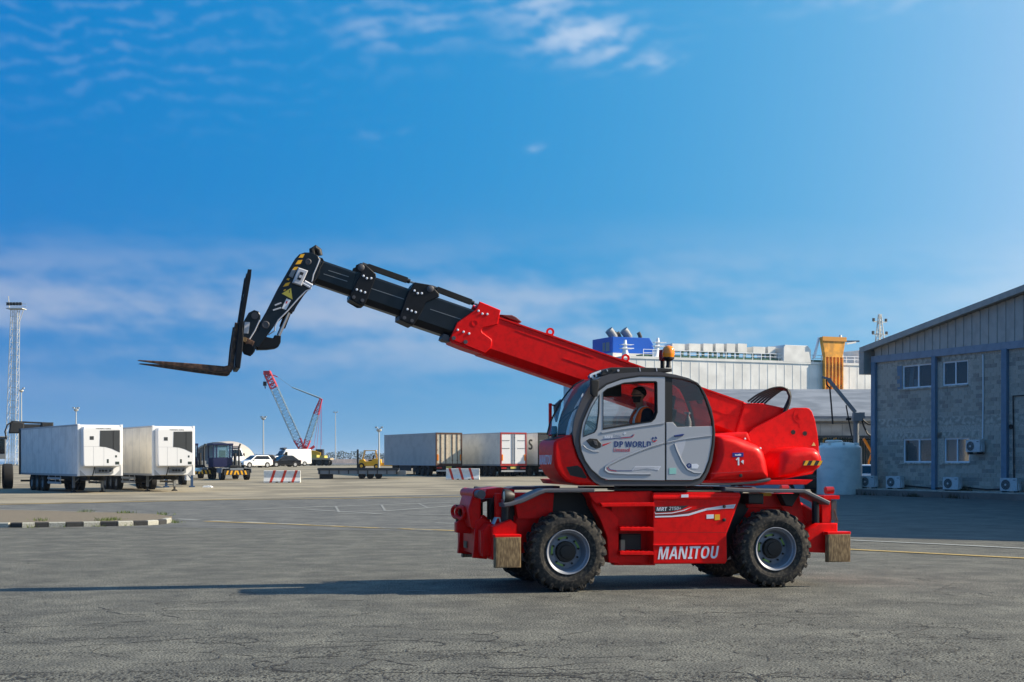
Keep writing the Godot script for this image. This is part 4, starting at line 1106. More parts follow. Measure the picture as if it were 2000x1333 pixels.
func make_upper() -> void:
	part(RT, "turntable_deck", S.new().extr(PackedVector2Array([Vector2(-1.35, 1.49), Vector2(2.1, 1.49), Vector2(2.2, 1.56), Vector2(-1.4, 1.56)]), -1.05, 1.06, 0.01, 1), M.red)
	# engine hood behind the cab
	var hd := part(RT, "hood", S.new().extr(tp(4, 1.10, [240, 1235, 290, 1110, 330, 960, 350, 800, 356, 668, 420, 655, 560, 668, 680, 705, 780, 745, 860, 778, 915, 815, 955, 880, 985, 980, 1003, 1080, 1010, 1165, 1000, 1188, 800, 1222, 500, 1238]), -0.2, 1.10, 0.16, 5, 0.02), M.red, 60.0)
	plate_part("hood_top", 4, 0.95, [352, 660, 540, 637, 735, 630, 752, 660, 778, 748, 700, 760, 352, 720], 0.0, 0.95, M.red, 0.05, 3)
	part(hd, "hood_seam", S.new().extr(strip2(tp(4, 1.10, [300, 1122, 560, 1108, 800, 1090]), 0.008), 1.09, 1.1035), M.decal_red)
	plate_part("hood_skirt", 4, 1.10, [180, 1236, 500, 1238, 800, 1218, 1010, 1178, 1016, 1205, 960, 1222, 790, 1250, 500, 1266, 180, 1262], 0.4, 1.09, M.fender, 0.02, 2)
	plate_part("hood_base", 4, 1.0, [700, 1250, 960, 1225, 930, 1262, 820, 1272, 700, 1268], 0.3, 1.0, M.red, 0.02, 1)
	var c := t3(4, 648, 1148, 1.10)
	part(hd, "hood_lock", S.new().lathe([Vector2(0.026, 0.0), Vector2(0.026, 0.008), Vector2(0.012, 0.010)], Vector3(c.x, c.y, 1.099), Vector3(0, 0, 1), 14), M.black)
	plate_part("blue_sticker", 4, 1.105, [552, 878, 682, 876, 682, 926, 552, 928], 1.09, 1.104, mat(Color(0.04, 0.08, 0.50), 0.5), 0.0, 1, hd)
	plate_part("sticker_mark", 4, 1.105, [580, 894, 606, 900, 640, 890, 656, 900, 650, 912, 582, 912], 1.10, 1.106, M.decal_white, 0.0, 1, hd)
	c = t3(4, 612, 980, 1.105)
	text(hd, "1", M.decal_white, Transform3D(Basis(), Vector3(c.x, c.y, 1.101)), 0.055, 0.115)
	plate_part("arrow_mark", 4, 1.105, [650, 985, 672, 962, 686, 970, 682, 1015, 670, 1000], 1.09, 1.105, M.decal_white, 0.0, 1, hd)
	for q in [[715, 712], [875, 825]]:
		var b := t3(4, q[0], q[1], 1.0)
		part(hd, "rivet", S.new().lathe([Vector2(0.018, 0.0), Vector2(0.012, 0.012), Vector2(0.0, 0.014)], Vector3(b.x, b.y, 1.02 if q[0] == 875 else 0.948), Vector3(0, 0.3, 1), 10), M.decal_white)
	# turret plates carrying the boom pivot
	var tur := [745, 640, 800, 590, 1280, 345, 1430, 345, 1465, 355, 1495, 390, 1530, 490, 1558, 640, 1575, 800, 1590, 1000, 1500, 1130, 1010, 1210, 900, 1215, 800, 1100, 740, 760]
	var n1 := plate_part("turret_plate", 4, 0.32, tur, 0.24, 0.32, M.red, 0.01, 1)
	part(RT, "turret_plate", S.new().extr(tp(4, 0.32, tur), -0.60, -0.52, 0.01, 1), M.red)
	plate_part("turret_bridge", 4, 0.3, [1480, 600, 1555, 640, 1575, 800, 1580, 1000, 1100, 1150, 1100, 1000, 1450, 900], -0.52, 0.24, M.red, 0.0, 1)
	for q in [[1270, 635], [1408, 650]]:
		var p := t3(4, q[0], q[1], 0.32)
		part(n1, "plate_hole", S.new().cyl(p - Vector3(0, 0, 0.02), p + Vector3(0, 0, 0.004), 0.036, 18), M.black)
	var pv := t3(4, 1355, 440, 0.32)
	part(n1, "pivot_boss", S.new().lathe([Vector2(0.115, -0.01), Vector2(0.115, 0.005), Vector2(0.045, 0.005), Vector2(0.045, 0.012), Vector2(0.001, 0.012)], pv, Vector3(0, 0, 1), 24), M.red)
	part(n1, "lock_plate", S.new().span(pv + Vector3(-0.012, -0.17, 0.0), pv + Vector3(0.012, -0.06, 0.004)), M.red)
	plate_part("hazard_triangle", 4, 0.325, [1490, 795, 1538, 795, 1514, 752], 0.31, 0.324, mat(Color(0.90, 0.78, 0.45), 0.5), 0.0, 1, n1)
	# counterweight
	var cw := part(RT, "counterweight", S.new().extr(tp(4, 1.0, [1085, 1180, 1080, 1080, 1110, 970, 1160, 890, 1230, 846, 1330, 818, 1450, 810, 1560, 826, 1612, 868, 1640, 930, 1645, 990, 1622, 1050, 1560, 1098, 1400, 1140, 1230, 1180]), -0.98, 1.0, 0.15, 5), M.red, 60.0)
	for i in 3:
		plate_part("hazard_stripe", 4, 1.005, [1392 + i * 82, 1028, 1420 + i * 82, 972, 1458 + i * 82, 972, 1430 + i * 82, 1028], 0.985, 1.0045, M.yellow, 0.0, 1, cw)
	plate_part("hazard_band", 4, 1.005, [1385, 1030, 1395, 972, 1622, 970, 1605, 1026], 0.985, 1.003, M.decal_dark, 0.0, 1, cw)
	# hoses looping over the turret
	for i in 6:
		var z := 0.20 - i * 0.07
		var k := i * 1.0
		var pts := []
		var raw := [[735 + k * 34, 272 + k * 10], [850 + k * 26, 190 + k * 12], [1000 + k * 16, 122 + k * 10], [1115 + k * 7, 102 + k * 6], [1190 + k * 6, 125 + k * 6], [1222 + k * 2, 190], [1205 - k * 2, 290], [1165 - k * 4, 390]]
		for q in raw: pts.append(t3(4, q[0], q[1], z))
		var dense := []
		for j in pts.size() - 1:
			for s in 4:
				dense.append(pts[j].cubic_interpolate(pts[j + 1], pts[maxi(j - 1, 0)], pts[mini(j + 2, pts.size() - 1)], s / 4.0))
		dense.append(pts[-1])
		part(RT, "hydraulic_hose", S.new().tube(dense, 0.016, 7), M.cable)
	for i in 3:
		part(RT, "hydraulic_hose", S.new().tube([t3(4, 1190 + i * 14, 120 + i * 10, 0.22 - i * 0.05), t3(4, 1228 + i * 4, 210, 0.22 - i * 0.05), t3(4, 1210 + i * 5, 300, 0.22 - i * 0.05), t3(4, 1160 + i * 10, 400, 0.22 - i * 0.05)], 0.022, 7), M.cable)
	# lift ram under the boom
	part(RT, "lift_ram", S.new().cyl(Vector3(1.7, 1.75, -0.12), Vector3(-0.1, 2.62, -0.12), 0.11, 16), M.navy)
# ------------------------------------------------------------------ boom
const B0 := Vector2(-2.31, 3.937)
const BD := Vector2(-0.95398, 0.29989)
const BN := Vector2(0.29989, 0.95398)
func bm(s: float, t: float) -> Vector2:
	return B0 + BD * s + BN * t
func section(s0: float, s1: float, top: float, bot: float, half: float, ch: float) -> S:
	var sh := S.new()
	var rings := []
	for s in [s0, s1]:
		var r := PackedVector3Array()
		for q in [[half - 0.03, top], [half, top - 0.03], [half, bot + ch], [half - ch * 0.8, bot], [-half + ch * 0.8, bot], [-half, bot + ch], [-half, top - 0.03], [-half + 0.03, top]]:
			var p := bm(s, q[1])
			r.append(Vector3(p.x, p.y, -0.125 + q[0]))
		rings.append(r)
	return sh.loft(rings)
func bpart(called: String, k: int, a: Array, z0: float, z1: float, m: Material, r := 0.01, parent: Node3D = null) -> MeshInstance3D:
	return part(parent if parent else RT, called, S.new().extr(tp(k, z1, a), z0, z1, r, 1), m)
func make_boom() -> void:
	var bo := part(RT, "boom_outer", section(-4.35, 0.30, 0.0, -0.576, 0.225, 0.10), M.red)
	# rear end of the boom reaching its pivot
	part(bo, "boom_heel", S.new().extr(PackedVector2Array([bm(-4.0, -0.02), bm(-4.3, 0.07), bm(-4.55, 0.10), bm(-4.75, 0.12), bm(-5.08, 0.10), bm(-5.1, -0.08), bm(-4.9, -0.12), bm(-4.3, -0.50), bm(-4.0, -0.55)]), -0.36, 0.14, 0.02, 1), M.red)
	part(bo, "top_cap_strip", S.new().extr(PackedVector2Array([bm(0.0, 0.004), bm(-4.0, 0.004), bm(-4.0, -0.02), bm(0.0, -0.02)]), -0.36, 0.112, 0.0), M.red)
	part(bo, "weld_seam", S.new().extr(PackedVector2Array([bm(-1.10, -0.262), bm(-4.05, -0.262), bm(-4.05, -0.270), bm(-1.10, -0.270)]), 0.08, 0.106), M.red)
	part(bo, "wear_plate", S.new().extr(PackedVector2Array([bm(-0.30, -0.10), bm(-1.55, -0.10), bm(-1.55, -0.112), bm(-0.30, -0.112)]), 0.08, 0.105), M.red)
	for s in [-0.807, -2.03]:
		var p := bm(s, 0.05)
		var ey := S.new()
		ey.plate(ring2(p, 0.062, 18), [ring2(p, 0.033, 14)], 0.03, 0.055)
		ey.extr(PackedVector2Array([bm(s - 0.10, -0.01), bm(s + 0.10, -0.01), bm(s + 0.05, 0.025), bm(s - 0.05, 0.025)]), 0.03, 0.055)
		part(bo, "lifting_eye", ey, M.red)
	part(bo, "cable_guard", S.new().extr(tp(7, 0.05, [590, 222, 640, 226, 700, 228, 740, 246, 795, 290, 790, 302, 690, 272]), -0.25, 0.05, 0.012, 1), mat(Color(0.35, 0.10, 0.10), 0.6))
	part(bo, "belly_rail", S.new().extr(PackedVector2Array([bm(0.1, -0.576), bm(-3.2, -0.576), bm(-3.2, -0.60), bm(0.1, -0.60)]), -0.30, 0.0), M.red)
	# red head collar
	var col := [92, 465, 165, 300, 350, 170, 385, 95, 590, 180, 562, 320, 420, 352, 404, 375, 412, 400, 500, 462, 505, 500, 495, 552, 434, 602]
	var cl := bpart("boom_collar", 7, col, 0.09, 0.125, M.red)
	part(RT, "boom_collar", S.new().extr(tp(7, 0.125, col), -0.375, -0.34, 0.01, 1), M.red)
	part(cl, "collar_top", S.new().extr(PackedVector2Array([bm(0.33, 0.10), bm(0.02, 0.09), bm(0.02, 0.06), bm(0.33, 0.07)]), -0.34, 0.09), M.red)
	for q in [[372, 188], [410, 216], [458, 220], [170, 374], [226, 393], [280, 410]]:
		var b := t3(7, q[0], q[1], 0.125)
		part(cl, "bolt_head", S.new().lathe([Vector2(0.017, 0.0), Vector2(0.017, 0.008), Vector2(0.010, 0.012)], b, Vector3(0, 0, 1), 10), M.decal_white)
	var rb := t3(7, 335, 308, 0.125)
	part(cl, "recess_ring", S.new().plate(ring2(Vector2(rb.x, rb.y), 0.05, 18), [ring2(Vector2(rb.x, rb.y), 0.038, 18)], 0.12, 0.130), M.red)
	bpart("slide_pad", 7, [10, 462, 30, 410, 80, 425, 95, 462, 92, 490, 40, 482], -0.2, 0.06, M.frame, 0.005, cl)
	bpart("collar_foot", 7, [92, 466, 434, 602, 420, 612, 240, 552, 110, 500], -0.3, 0.10, M.red, 0.005, cl)
	for q in [[128, 455], [244, 492]]:
		var b := t3(7, q[0], q[1], 0.11)
		part(cl, "pin_head", S.new().cyl(b, b + Vector3(0, 0, 0.03), 0.03, 12), M.frame)
	# telescoping sections
	part(RT, "boom_section", section(0.1, 1.35, -0.012, -0.50, 0.195, 0.09), M.navy)
	part(RT, "boom_section", section(1.0, 2.15, -0.024, -0.440, 0.165, 0.08), M.navy)
	part(RT, "boom_section", section(1.9, 2.75, -0.040, -0.385, 0.14, 0.07), M.navy)
	for q in [[0.32, 1.0, -0.20, 0.071], [1.40, 1.95, -0.19, 0.041], [2.25, 2.55, -0.14, 0.016], [2.25, 2.6, -0.21, 0.016]]:
		part(RT, "weld_line", S.new().extr(PackedVector2Array([bm(q[0], q[2]), bm(q[1], q[2] - 0.01), bm(q[1], q[2] - 0.018), bm(q[0], q[2] - 0.010)]), q[3] - 0.01, q[3] + 0.003), M.grey_steel)
	var b2 := [1128, 480, 1192, 388, 1345, 414, 1420, 498, 1418, 524, 1290, 580, 1262, 650, 1195, 770, 1172, 790, 1050, 735, 1052, 690]
	var b1 := [690, 300, 655, 292, 636, 262, 645, 228, 690, 208, 735, 226, 832, 312, 830, 340, 752, 540, 722, 604, 684, 604, 590, 548, 590, 508, 640, 400]
	var p2 := bpart("telescope_collar", 6, b2, 0.07, 0.10, M.navy_dull)
	part(RT, "telescope_collar", S.new().extr(tp(6, 0.10, b2), -0.35, -0.32, 0.01, 1), M.navy_dull)
	var p1 := bpart("telescope_collar", 6, b1, 0.045, 0.075, M.navy_dull)
	part(RT, "telescope_collar", S.new().extr(tp(6, 0.075, b1), -0.32, -0.29, 0.01, 1), M.navy_dull)
	part(p2, "collar_bridge", S.new().extr(tp(6, 0.1, [1130, 480, 1192, 388, 1345, 414, 1330, 440, 1200, 420, 1150, 500]), -0.32, 0.07), M.navy_dull)
	part(p1, "collar_bridge", S.new().extr(tp(6, 0.075, [690, 296, 735, 260, 832, 312, 824, 336, 740, 300]), -0.29, 0.045), M.navy_dull)
	part(p2, "collar_sole", S.new().extr(tp(6, 0.1, [1050, 700, 1195, 752, 1172, 790, 1050, 735]), -0.32, 0.07), M.navy_dull)
	part(p1, "collar_sole", S.new().extr(tp(6, 0.075, [592, 512, 748, 560, 722, 604, 590, 548]), -0.29, 0.045), M.navy_dull)
	for q in [[p2, 0.10, [[1187, 467], [1217, 492], [1255, 492], [1122, 640], [1160, 655], [1198, 668]]], [p1, 0.075, [[713, 330], [744, 352], [784, 352], [650, 457], [688, 470], [727, 483]]]]:
		for w in q[2]:
			var b := t3(6, w[0], w[1], q[1])
			part(q[0], "bolt_head", S.new().lathe([Vector2(0.017, 0.0), Vector2(0.017, 0.006), Vector2(0.010, 0.010)], b, Vector3(0, 0, 1), 10), M.decal_white)
	for q in [[p2, 1335, 450, 0.10, 0.05], [p1, 690, 252, 0.075, 0.05]]:
		var b := t3(6, q[1], q[2], q[3])
		part(q[0], "pin_head", S.new().lathe([Vector2(q[4], 0.0), Vector2(q[4], 0.006), Vector2(q[4] - 0.012, 0.016), Vector2(0.0, 0.018)], b, Vector3(0, 0, 1), 18), M.frame)
	for q in [[p2, 1090, 722], [p2, 1160, 748], [p1, 620, 530], [p1, 700, 560]]:
		var b := t3(6, q[1], q[2], 0.06)
		part(q[0], "pad_bolt", S.new().cyl(b, b + Vector3(0, 0, 0.05), 0.025, 10), M.frame)
	# extension rods on top
	for q in [[700, 215, 1145, 382, 1190, 396], [1345, 428, 1740, 585, 1790, 600]]:
		var rd := part(RT, "extension_rod", S.new().cyl(t3(6, q[0], q[1] + 8, -0.05), t3(6, q[2], q[3], -0.05), 0.034, 10), M.plastic)
		part(rd, "rod_end", S.new().cyl(t3(6, q[2], q[3], -0.05), t3(6, q[4], q[5], -0.05), 0.018, 8), M.steel)
		var cg := S.new()
		for i in 22:
			var a := t3(6, lerpf(q[0] + 60, q[2] - 20, i / 22.0), lerpf(q[1] + 30, q[3] - 8, i / 22.0), -0.05)
			cg.box(a, Vector3(0.03, 0.075, 0.09), Basis(Vector3(0, 0, 1), -0.304))
		part(rd, "chain_link", cg, M.black)
func make_jib() -> void:
	# boom head and jib arm
	var jb := [1600, 170, 1640, 128, 1690, 110, 1760, 112, 1815, 140, 1838, 190, 1828, 320, 1760, 420, 1690, 500, 1610, 620, 1590, 662, 1552, 655, 1440, 752, 1345, 880, 1262, 1000, 1215, 985, 1240, 880, 1282, 750, 1345, 640, 1450, 430]
	var ja := bpart("jib_arm", 5, jb, 0.02, 0.06, M.navy)
	part(RT, "jib_arm", S.new().extr(tp(5, 0.06, jb), -0.31, -0.27, 0.01, 1), M.navy)
	part(ja, "jib_web", S.new().extr(tp(5, 0.06, [1605, 180, 1660, 150, 1800, 200, 1780, 330, 1600, 560, 1440, 720, 1330, 820, 1310, 760, 1460, 440]), -0.27, 0.02), M.navy_dull)
	part(ja, "head_block", S.new().extr(tp(5, 0.06, [1800, 140, 1860, 160, 1880, 200, 1850, 330, 1790, 400, 1770, 330]), -0.24, 0.0), M.navy_dull)
	part(ja, "cable_boot", S.new().tube([t3(5, 1765, 130, 0.0), t3(5, 1762, 90, 0.0), t3(5, 1790, 72, 0.0), t3(5, 1818, 95, 0.0), t3(5, 1825, 140, 0.0)], 0.05, 10), M.black)
	for q in [[1632, 160, 1655, 128, 1690, 126, 1672, 160], [1602, 222, 1628, 184, 1670, 180, 1650, 218], [1570, 276, 1596, 246, 1630, 246, 1612, 274], [1520, 362, 1530, 352, 1552, 352, 1540, 372], [1488, 430, 1512, 398, 1556, 386, 1538, 420], [1490, 470, 1500, 456, 1518, 452, 1508, 468]]:
		bpart("hazard_stripe", 5, q, 0.05, 0.0635, M.yellow, 0.0, ja)
	var tr := bpart("warning_triangle", 5, [1476, 494, 1562, 442, 1576, 548], 0.05, 0.0635, mat(Color(0.93, 0.80, 0.30), 0.5), 0.0, ja)
	bpart("warning_mark", 5, [1546, 462, 1554, 462, 1548, 488, 1542, 488], 0.06, 0.065, M.decal_dark, 0.0, ja)
	bpart("sticker", 5, [1520, 540, 1562, 556, 1516, 645, 1476, 632], 0.05, 0.0635, M.decal_white, 0.0, ja)
	bpart("sticker_mark", 5, [1520, 562, 1532, 566, 1522, 590, 1512, 582], 0.06, 0.065, M.decal_red, 0.0, ja)
	# grey control box
	var bx := bpart("control_box", 5, [1632, 250, 1722, 280, 1660, 422, 1575, 392], 0.06, 0.13, M.decal_grey, 0.012, ja)
	bpart("socket_plate", 5, [1652, 290, 1682, 300, 1650, 372, 1618, 360], 0.125, 0.135, M.decal_dark, 0.0, bx)
	bpart("socket", 5, [1644, 318, 1668, 326, 1656, 350, 1634, 342], 0.13, 0.150, M.decal_grey, 0.0, bx)
	bpart("junction_box", 5, [1574, 266, 1612, 280, 1578, 348, 1540, 330], 0.06, 0.10, M.grey_steel, 0.006, ja)
	for q in [[1690, 380, 1762, 420], [1672, 398, 1740, 436]]:
		part(bx, "cable_gland", S.new().cyl(t3(5, q[0], q[1], 0.10), t3(5, q[2], q[3], 0.10), 0.018, 8), M.decal_white)
	part(ja, "signal_cable", S.new().tube([t3(5, 1830, 170, 0.08), t3(5, 1815, 215, 0.09), t3(5, 1770, 320, 0.09), t3(5, 1755, 400, 0.09), t3(5, 1745, 450, 0.09), t3(5, 1700, 470, 0.08), t3(5, 1630, 540, 0.08), t3(5, 1530, 655, 0.08), t3(5, 1445, 740, 0.08), t3(5, 1415, 790, 0.08), t3(5, 1410, 840, 0.05), t3(5, 1350, 880, 0.03)], 0.009, 6), M.decal_grey)
	part(ja, "signal_cable", S.new().tube([t3(5, 1870, 190, 0.04), t3(5, 1830, 260, 0.09), t3(5, 1790, 360, 0.09), t3(5, 1750, 400, 0.10)], 0.008, 6), M.black)
	for q in [[1412, 604, 1472, 580], [1395, 650, 1470, 626]]:
		part(ja, "grease_fitting", S.new().cyl(t3(5, q[0], q[1], 0.07), t3(5, q[2], q[3], 0.07), 0.011, 6), M.decal_grey)
	for q in [[1722, 198, 0.045], [1326, 785, 0.055]]:
		var b := t3(5, q[0], q[1], 0.06)
		part(ja, "pin_head", S.new().lathe([Vector2(q[2], 0.0), Vector2(q[2], 0.008), Vector2(q[2] - 0.012, 0.014), Vector2(q[2] - 0.014, 0.006), Vector2(0.0, 0.006)], b, Vector3(0, 0, 1), 18), M.frame)
	# tilt ram and its lever
	part(RT, "tilt_ram", S.new().cyl(t3(5, 1545, 640, -0.12), t3(5, 1480, 810, -0.12), 0.045, 12), M.navy_dull)
	part(RT, "ram_rod", S.new().cyl(t3(5, 1540, 670, -0.06), t3(5, 1445, 885, -0.06), 0.028, 12), M.steel)
	bpart("tilt_lever", 5, [1245, 1012, 1250, 985, 1300, 890, 1390, 908, 1402, 905, 1412, 880, 1470, 888, 1466, 950, 1448, 985, 1420, 1000, 1340, 1010], -0.25, 0.0, M.navy_dull)
	# quick coupler
	var qc := bpart("coupler", 5, [1128, 742, 1168, 672, 1220, 646, 1262, 660, 1280, 700, 1272, 790, 1250, 900, 1240, 990, 1222, 1040, 1195, 1062, 1135, 1042, 1106, 985, 1098, 900, 1104, 800], 0.02, 0.06, M.navy)
	part(RT, "coupler", S.new().extr(tp(5, 0.06, [1128, 742, 1168, 672, 1220, 646, 1262, 660, 1280, 700, 1272, 790, 1250, 900, 1240, 990, 1222, 1040, 1195, 1062, 1135, 1042, 1106, 985, 1098, 900, 1104, 800]), -0.31, -0.27, 0.01, 1), M.navy)
	part(qc, "coupler_bar", S.new().cyl(t3(5, 1225, 700, -0.30), t3(5, 1225, 700, 0.09), 0.05, 14), M.frame)
	part(qc, "coupler_tube", S.new().cyl(t3(5, 1165, 1010, -0.5), t3(5, 1165, 1010, 0.12), 0.075, 14), M.navy_dull)
	bpart("data_plate", 5, [1132, 758, 1180, 760, 1166, 866, 1122, 864], 0.05, 0.0635, M.decal_grey, 0.0, qc)
	bpart("lock_block", 5, [1108, 900, 1150, 905, 1225, 940, 1195, 1000, 1150, 975, 1112, 935], 0.06, 0.12, M.rust, 0.008, qc)
	part(qc, "lock_rod", S.new().tube([t3(5, 1270, 740, 0.09), t3(5, 1225, 840, 0.09), t3(5, 1175, 920, 0.10)], 0.009, 6), M.decal_grey)
	var nut := t3(5, 1130, 922, 0.12)
	part(qc, "lock_nut", S.new().cyl(nut, nut + Vector3(0, 0, 0.04), 0.035, 10), M.pad)
	# carriage: upright frame and two tines
	var ca := part(RT, "fork_carriage", S.new().extr(tp(5, 0.30, [1075, 760, 1110, 770, 1118, 900, 1112, 1000, 1088, 1188, 1052, 1186, 1040, 1160, 1052, 960]), -0.62, 0.37, 0.01, 1), M.navy_dull)
	for z in [0.36, -0.115, -0.62]:
		part(ca, "backrest_post", S.new().extr(tp(5, 0.36, [1160, 268, 1196, 270, 1190, 340, 1132, 690, 1110, 830, 1080, 830, 1094, 690]), z - 0.03, z + 0.01, 0.005, 1), M.navy_dull)
	for y in [0.0, 0.42]:
		var a := tl(5, 1178, 275, 0.36).lerp(tl(5, 1098, 760, 0.36), y)
		part(ca, "backrest_rail", S.new().span(Vector3(a.x - 0.02, a.y - 0.03, -0.62), Vector3(a.x + 0.02, a.y, 0.36)), M.navy_dull)
	var tine := [1040, 765, 1076, 772, 1062, 900, 1034, 1100, 1026, 1180, 1008, 1222, 985, 1236, 940, 1234, 700, 1204, 400, 1160, 135, 1119, 150, 1114, 400, 1128, 700, 1150, 940, 1172, 975, 1164, 992, 1140, 1010, 960]
	for z in [0.25, -0.45]:
		part(RT, "fork_tine", S.new().extr(tp(5, 0.25, tine), z - 0.06, z + 0.06, 0.008, 1), M.rust)
	part(ca, "rail_hook", S.new().extr(tp(5, 0.25, [1060, 870, 1100, 860, 1105, 935, 1065, 930]), -0.55, 0.33, 0.005, 1), M.rust)
func make_telehandler() -> void:
	RT = thing("telehandler", "red rotating telehandler with silver cab and raised black telescopic boom carrying forks", "telehandler", BASE, YAW)
	make_wheels()
	make_chassis()
	make_outriggers()
	make_cab()
	make_upper()
	make_boom()
	make_jib()
# ------------------------------------------------------------------ the driver
func surface_nets(s: S, f: Callable, lo: Vector3, hi: Vector3, cell: float) -> void:
	var n := Vector3i(((hi - lo) / cell).ceil()) + Vector3i.ONE
	var val := PackedFloat32Array()
	val.resize(n.x * n.y * n.z)
	var k := 0
	for z in n.z:
		for y in n.y:
			for x in n.x:
				val[k] = f.call(lo + Vector3(x, y, z) * cell)
				k += 1
	var sx := 1
	var sy := n.x
	var sz := n.x * n.y
	var vert := {}
	for z in n.z - 1:
		for y in n.y - 1:
			for x in n.x - 1:
				var b := x + y * sy + z * sz
				var inside := 0
				for c in 8:
					if val[b + (c & 1) + (sy if c & 2 else 0) + (sz if c & 4 else 0)] < 0.0: inside += 1
				if inside == 0 or inside == 8: continue
				var sum := Vector3.ZERO
				var m := 0
				for c in 8:
					for e in 3:
						if c & (1 << e): continue
						var d := c | (1 << e)
						var va := val[b + (c & 1) + (sy if c & 2 else 0) + (sz if c & 4 else 0)]
						var vb := val[b + (d & 1) + (sy if d & 2 else 0) + (sz if d & 4 else 0)]
						if (va < 0.0) == (vb < 0.0): continue
						var t := va / (va - vb)
						var pa := Vector3(c & 1, 1 if c & 2 else 0, 1 if c & 4 else 0)
						var pb := Vector3(d & 1, 1 if d & 2 else 0, 1 if d & 4 else 0)
						sum += pa.lerp(pb, t)
						m += 1
				vert[b] = lo + (Vector3(x, y, z) + sum / m) * cell
	for z in range(1, n.z - 1):
		for y in range(1, n.y - 1):
			for x in range(1, n.x - 1):
				var b := x + y * sy + z * sz
				var v0 := val[b]
				for q in [[sx, sy, sz], [sy, sz, sx], [sz, sx, sy]]:
					var v1 := val[b + q[0]]
					if (v0 < 0.0) == (v1 < 0.0): continue
					var a = vert.get(b)
					var c = vert.get(b - q[1])
					var d = vert.get(b - q[1] - q[2])
					var e = vert.get(b - q[2])
					if a == null or c == null or d == null or e == null: continue
					if v0 < 0.0: s.quad(a, c, d, e)
					else: s.quad(a, e, d, c)
func bones_sd(p: Vector3, bones: Array, k: float) -> float:
	var r := 1e3
	for b in bones:
		var a: Vector3 = b[0]
		var ab: Vector3 = b[1] - a
		var t := clampf((p - a).dot(ab) / maxf(ab.length_squared(), 1e-9), 0.0, 1.0)
		var d: float = p.distance_to(a + ab * t) - lerpf(b[2], b[3], t)
		var h := clampf(0.5 + 0.5 * (r - d) / k, 0.0, 1.0)
		r = lerpf(r, d, h) - k * h * (1.0 - h)
	return r
func make_driver() -> void:
	var seat := Vector3(-0.30, 2.05, 0.72)
	var xf := Transform3D(Basis(Vector3.UP, YAW), BASE)
	var o := thing("person", "driver in an orange vest and dark face mask seated inside the cab", "person", xf * seat, YAW)
	var V := func(x: float, y: float, z: float) -> Vector3: return Vector3(x, y, z)
	var torso := [[V.call(0.0, 0.07, -0.07), V.call(0.0, 0.07, 0.07), 0.13, 0.13], [V.call(0.0, 0.08, 0), V.call(-0.02, 0.34, 0), 0.14, 0.15], [V.call(-0.02, 0.36, -0.09), V.call(-0.02, 0.36, 0.09), 0.125, 0.125], [V.call(-0.02, 0.47, -0.15), V.call(-0.02, 0.47, 0.15), 0.07, 0.07]]
	var neck := [[V.call(-0.03, 0.46, 0), V.call(-0.06, 0.60, 0), 0.065, 0.055]]
	var arms := []
	var hands := []
	for e: float in [-1.0, 1.0]:
		arms.append([V.call(0.0, 0.46, 0.18 * e), V.call(0.06, 0.21, 0.25 * e), 0.062, 0.048])
		arms.append([V.call(0.06, 0.21, 0.25 * e), V.call(-0.20, 0.15, 0.22 * e), 0.046, 0.034])
		arms.append([V.call(-0.02, 0.06, 0.09 * e), V.call(-0.44, 0.08, 0.13 * e), 0.10, 0.07])
		arms.append([V.call(-0.44, 0.08, 0.13 * e), V.call(-0.56, -0.36, 0.13 * e), 0.065, 0.045])
		arms.append([V.call(-0.55, -0.41, 0.13 * e), V.call(-0.74, -0.43, 0.13 * e), 0.05, 0.04])
		var pal := V.call(-0.27, 0.15, 0.21 * e) as Vector3
		hands.append([V.call(-0.20, 0.15, 0.22 * e), pal, 0.030, 0.032])
		hands.append([pal, V.call(-0.315, 0.155, 0.20 * e), 0.030, 0.027])
		for i in 4:
			var z := 0.20 * e + (i - 1.5) * 0.021
			hands.append([V.call(-0.315, 0.165, z), V.call(-0.360, 0.155, z), 0.0095, 0.009])
			hands.append([V.call(-0.360, 0.155, z), V.call(-0.368, 0.120 + 0.004 * i, z), 0.009, 0.008])
		hands.append([V.call(-0.28, 0.14, 0.185 * e), V.call(-0.325, 0.118, 0.16 * e), 0.0105, 0.009])
	# head, turned a little towards the window
	var hx := Transform3D(Basis(Vector3.UP, 0.32), Vector3(-0.075, 0.735, 0.0))
	var H := func(x: float, y: float, z: float) -> Vector3: return hx * Vector3(x, y, z)
	var head := [[H.call(0.015, 0.035, 0), H.call(-0.02, 0.03, 0), 0.092, 0.085], [H.call(-0.03, -0.03, 0), H.call(-0.055, -0.085, 0), 0.066, 0.036], [H.call(-0.085, 0.0, 0), H.call(-0.112, -0.028, 0), 0.012, 0.016], [H.call(-0.09, 0.022, -0.03), H.call(-0.09, 0.022, 0.03), 0.014, 0.014], [H.call(0.0, 0.01, 0.082), H.call(0.005, -0.025, 0.08), 0.014, 0.010], [H.call(0.0, 0.01, -0.082), H.call(0.005, -0.025, -0.08), 0.014, 0.010], [H.call(0.0, -0.06, 0), H.call(0.01, -0.14, 0), 0.055, 0.055]]
	var s := S.new()
	surface_nets(s, func(p): return bones_sd(p, torso + neck + arms, 0.05), V.call(-0.85, -0.52, -0.36), V.call(0.2, 0.66, 0.36), 0.026)
	surface_nets(s, func(p): return bones_sd(p, head, 0.022), V.call(-0.23, 0.56, -0.13), V.call(0.07, 0.88, 0.13), 0.008)
	for e: float in [-1.0, 1.0]:
		surface_nets(s, func(p): return bones_sd(p, hands, 0.008), V.call(-0.40, 0.09, 0.20 * e - 0.07), V.call(-0.18, 0.20, 0.20 * e + 0.07), 0.006)
	part(o, "body", s, M.skin, 70.0)
	var c := S.new()
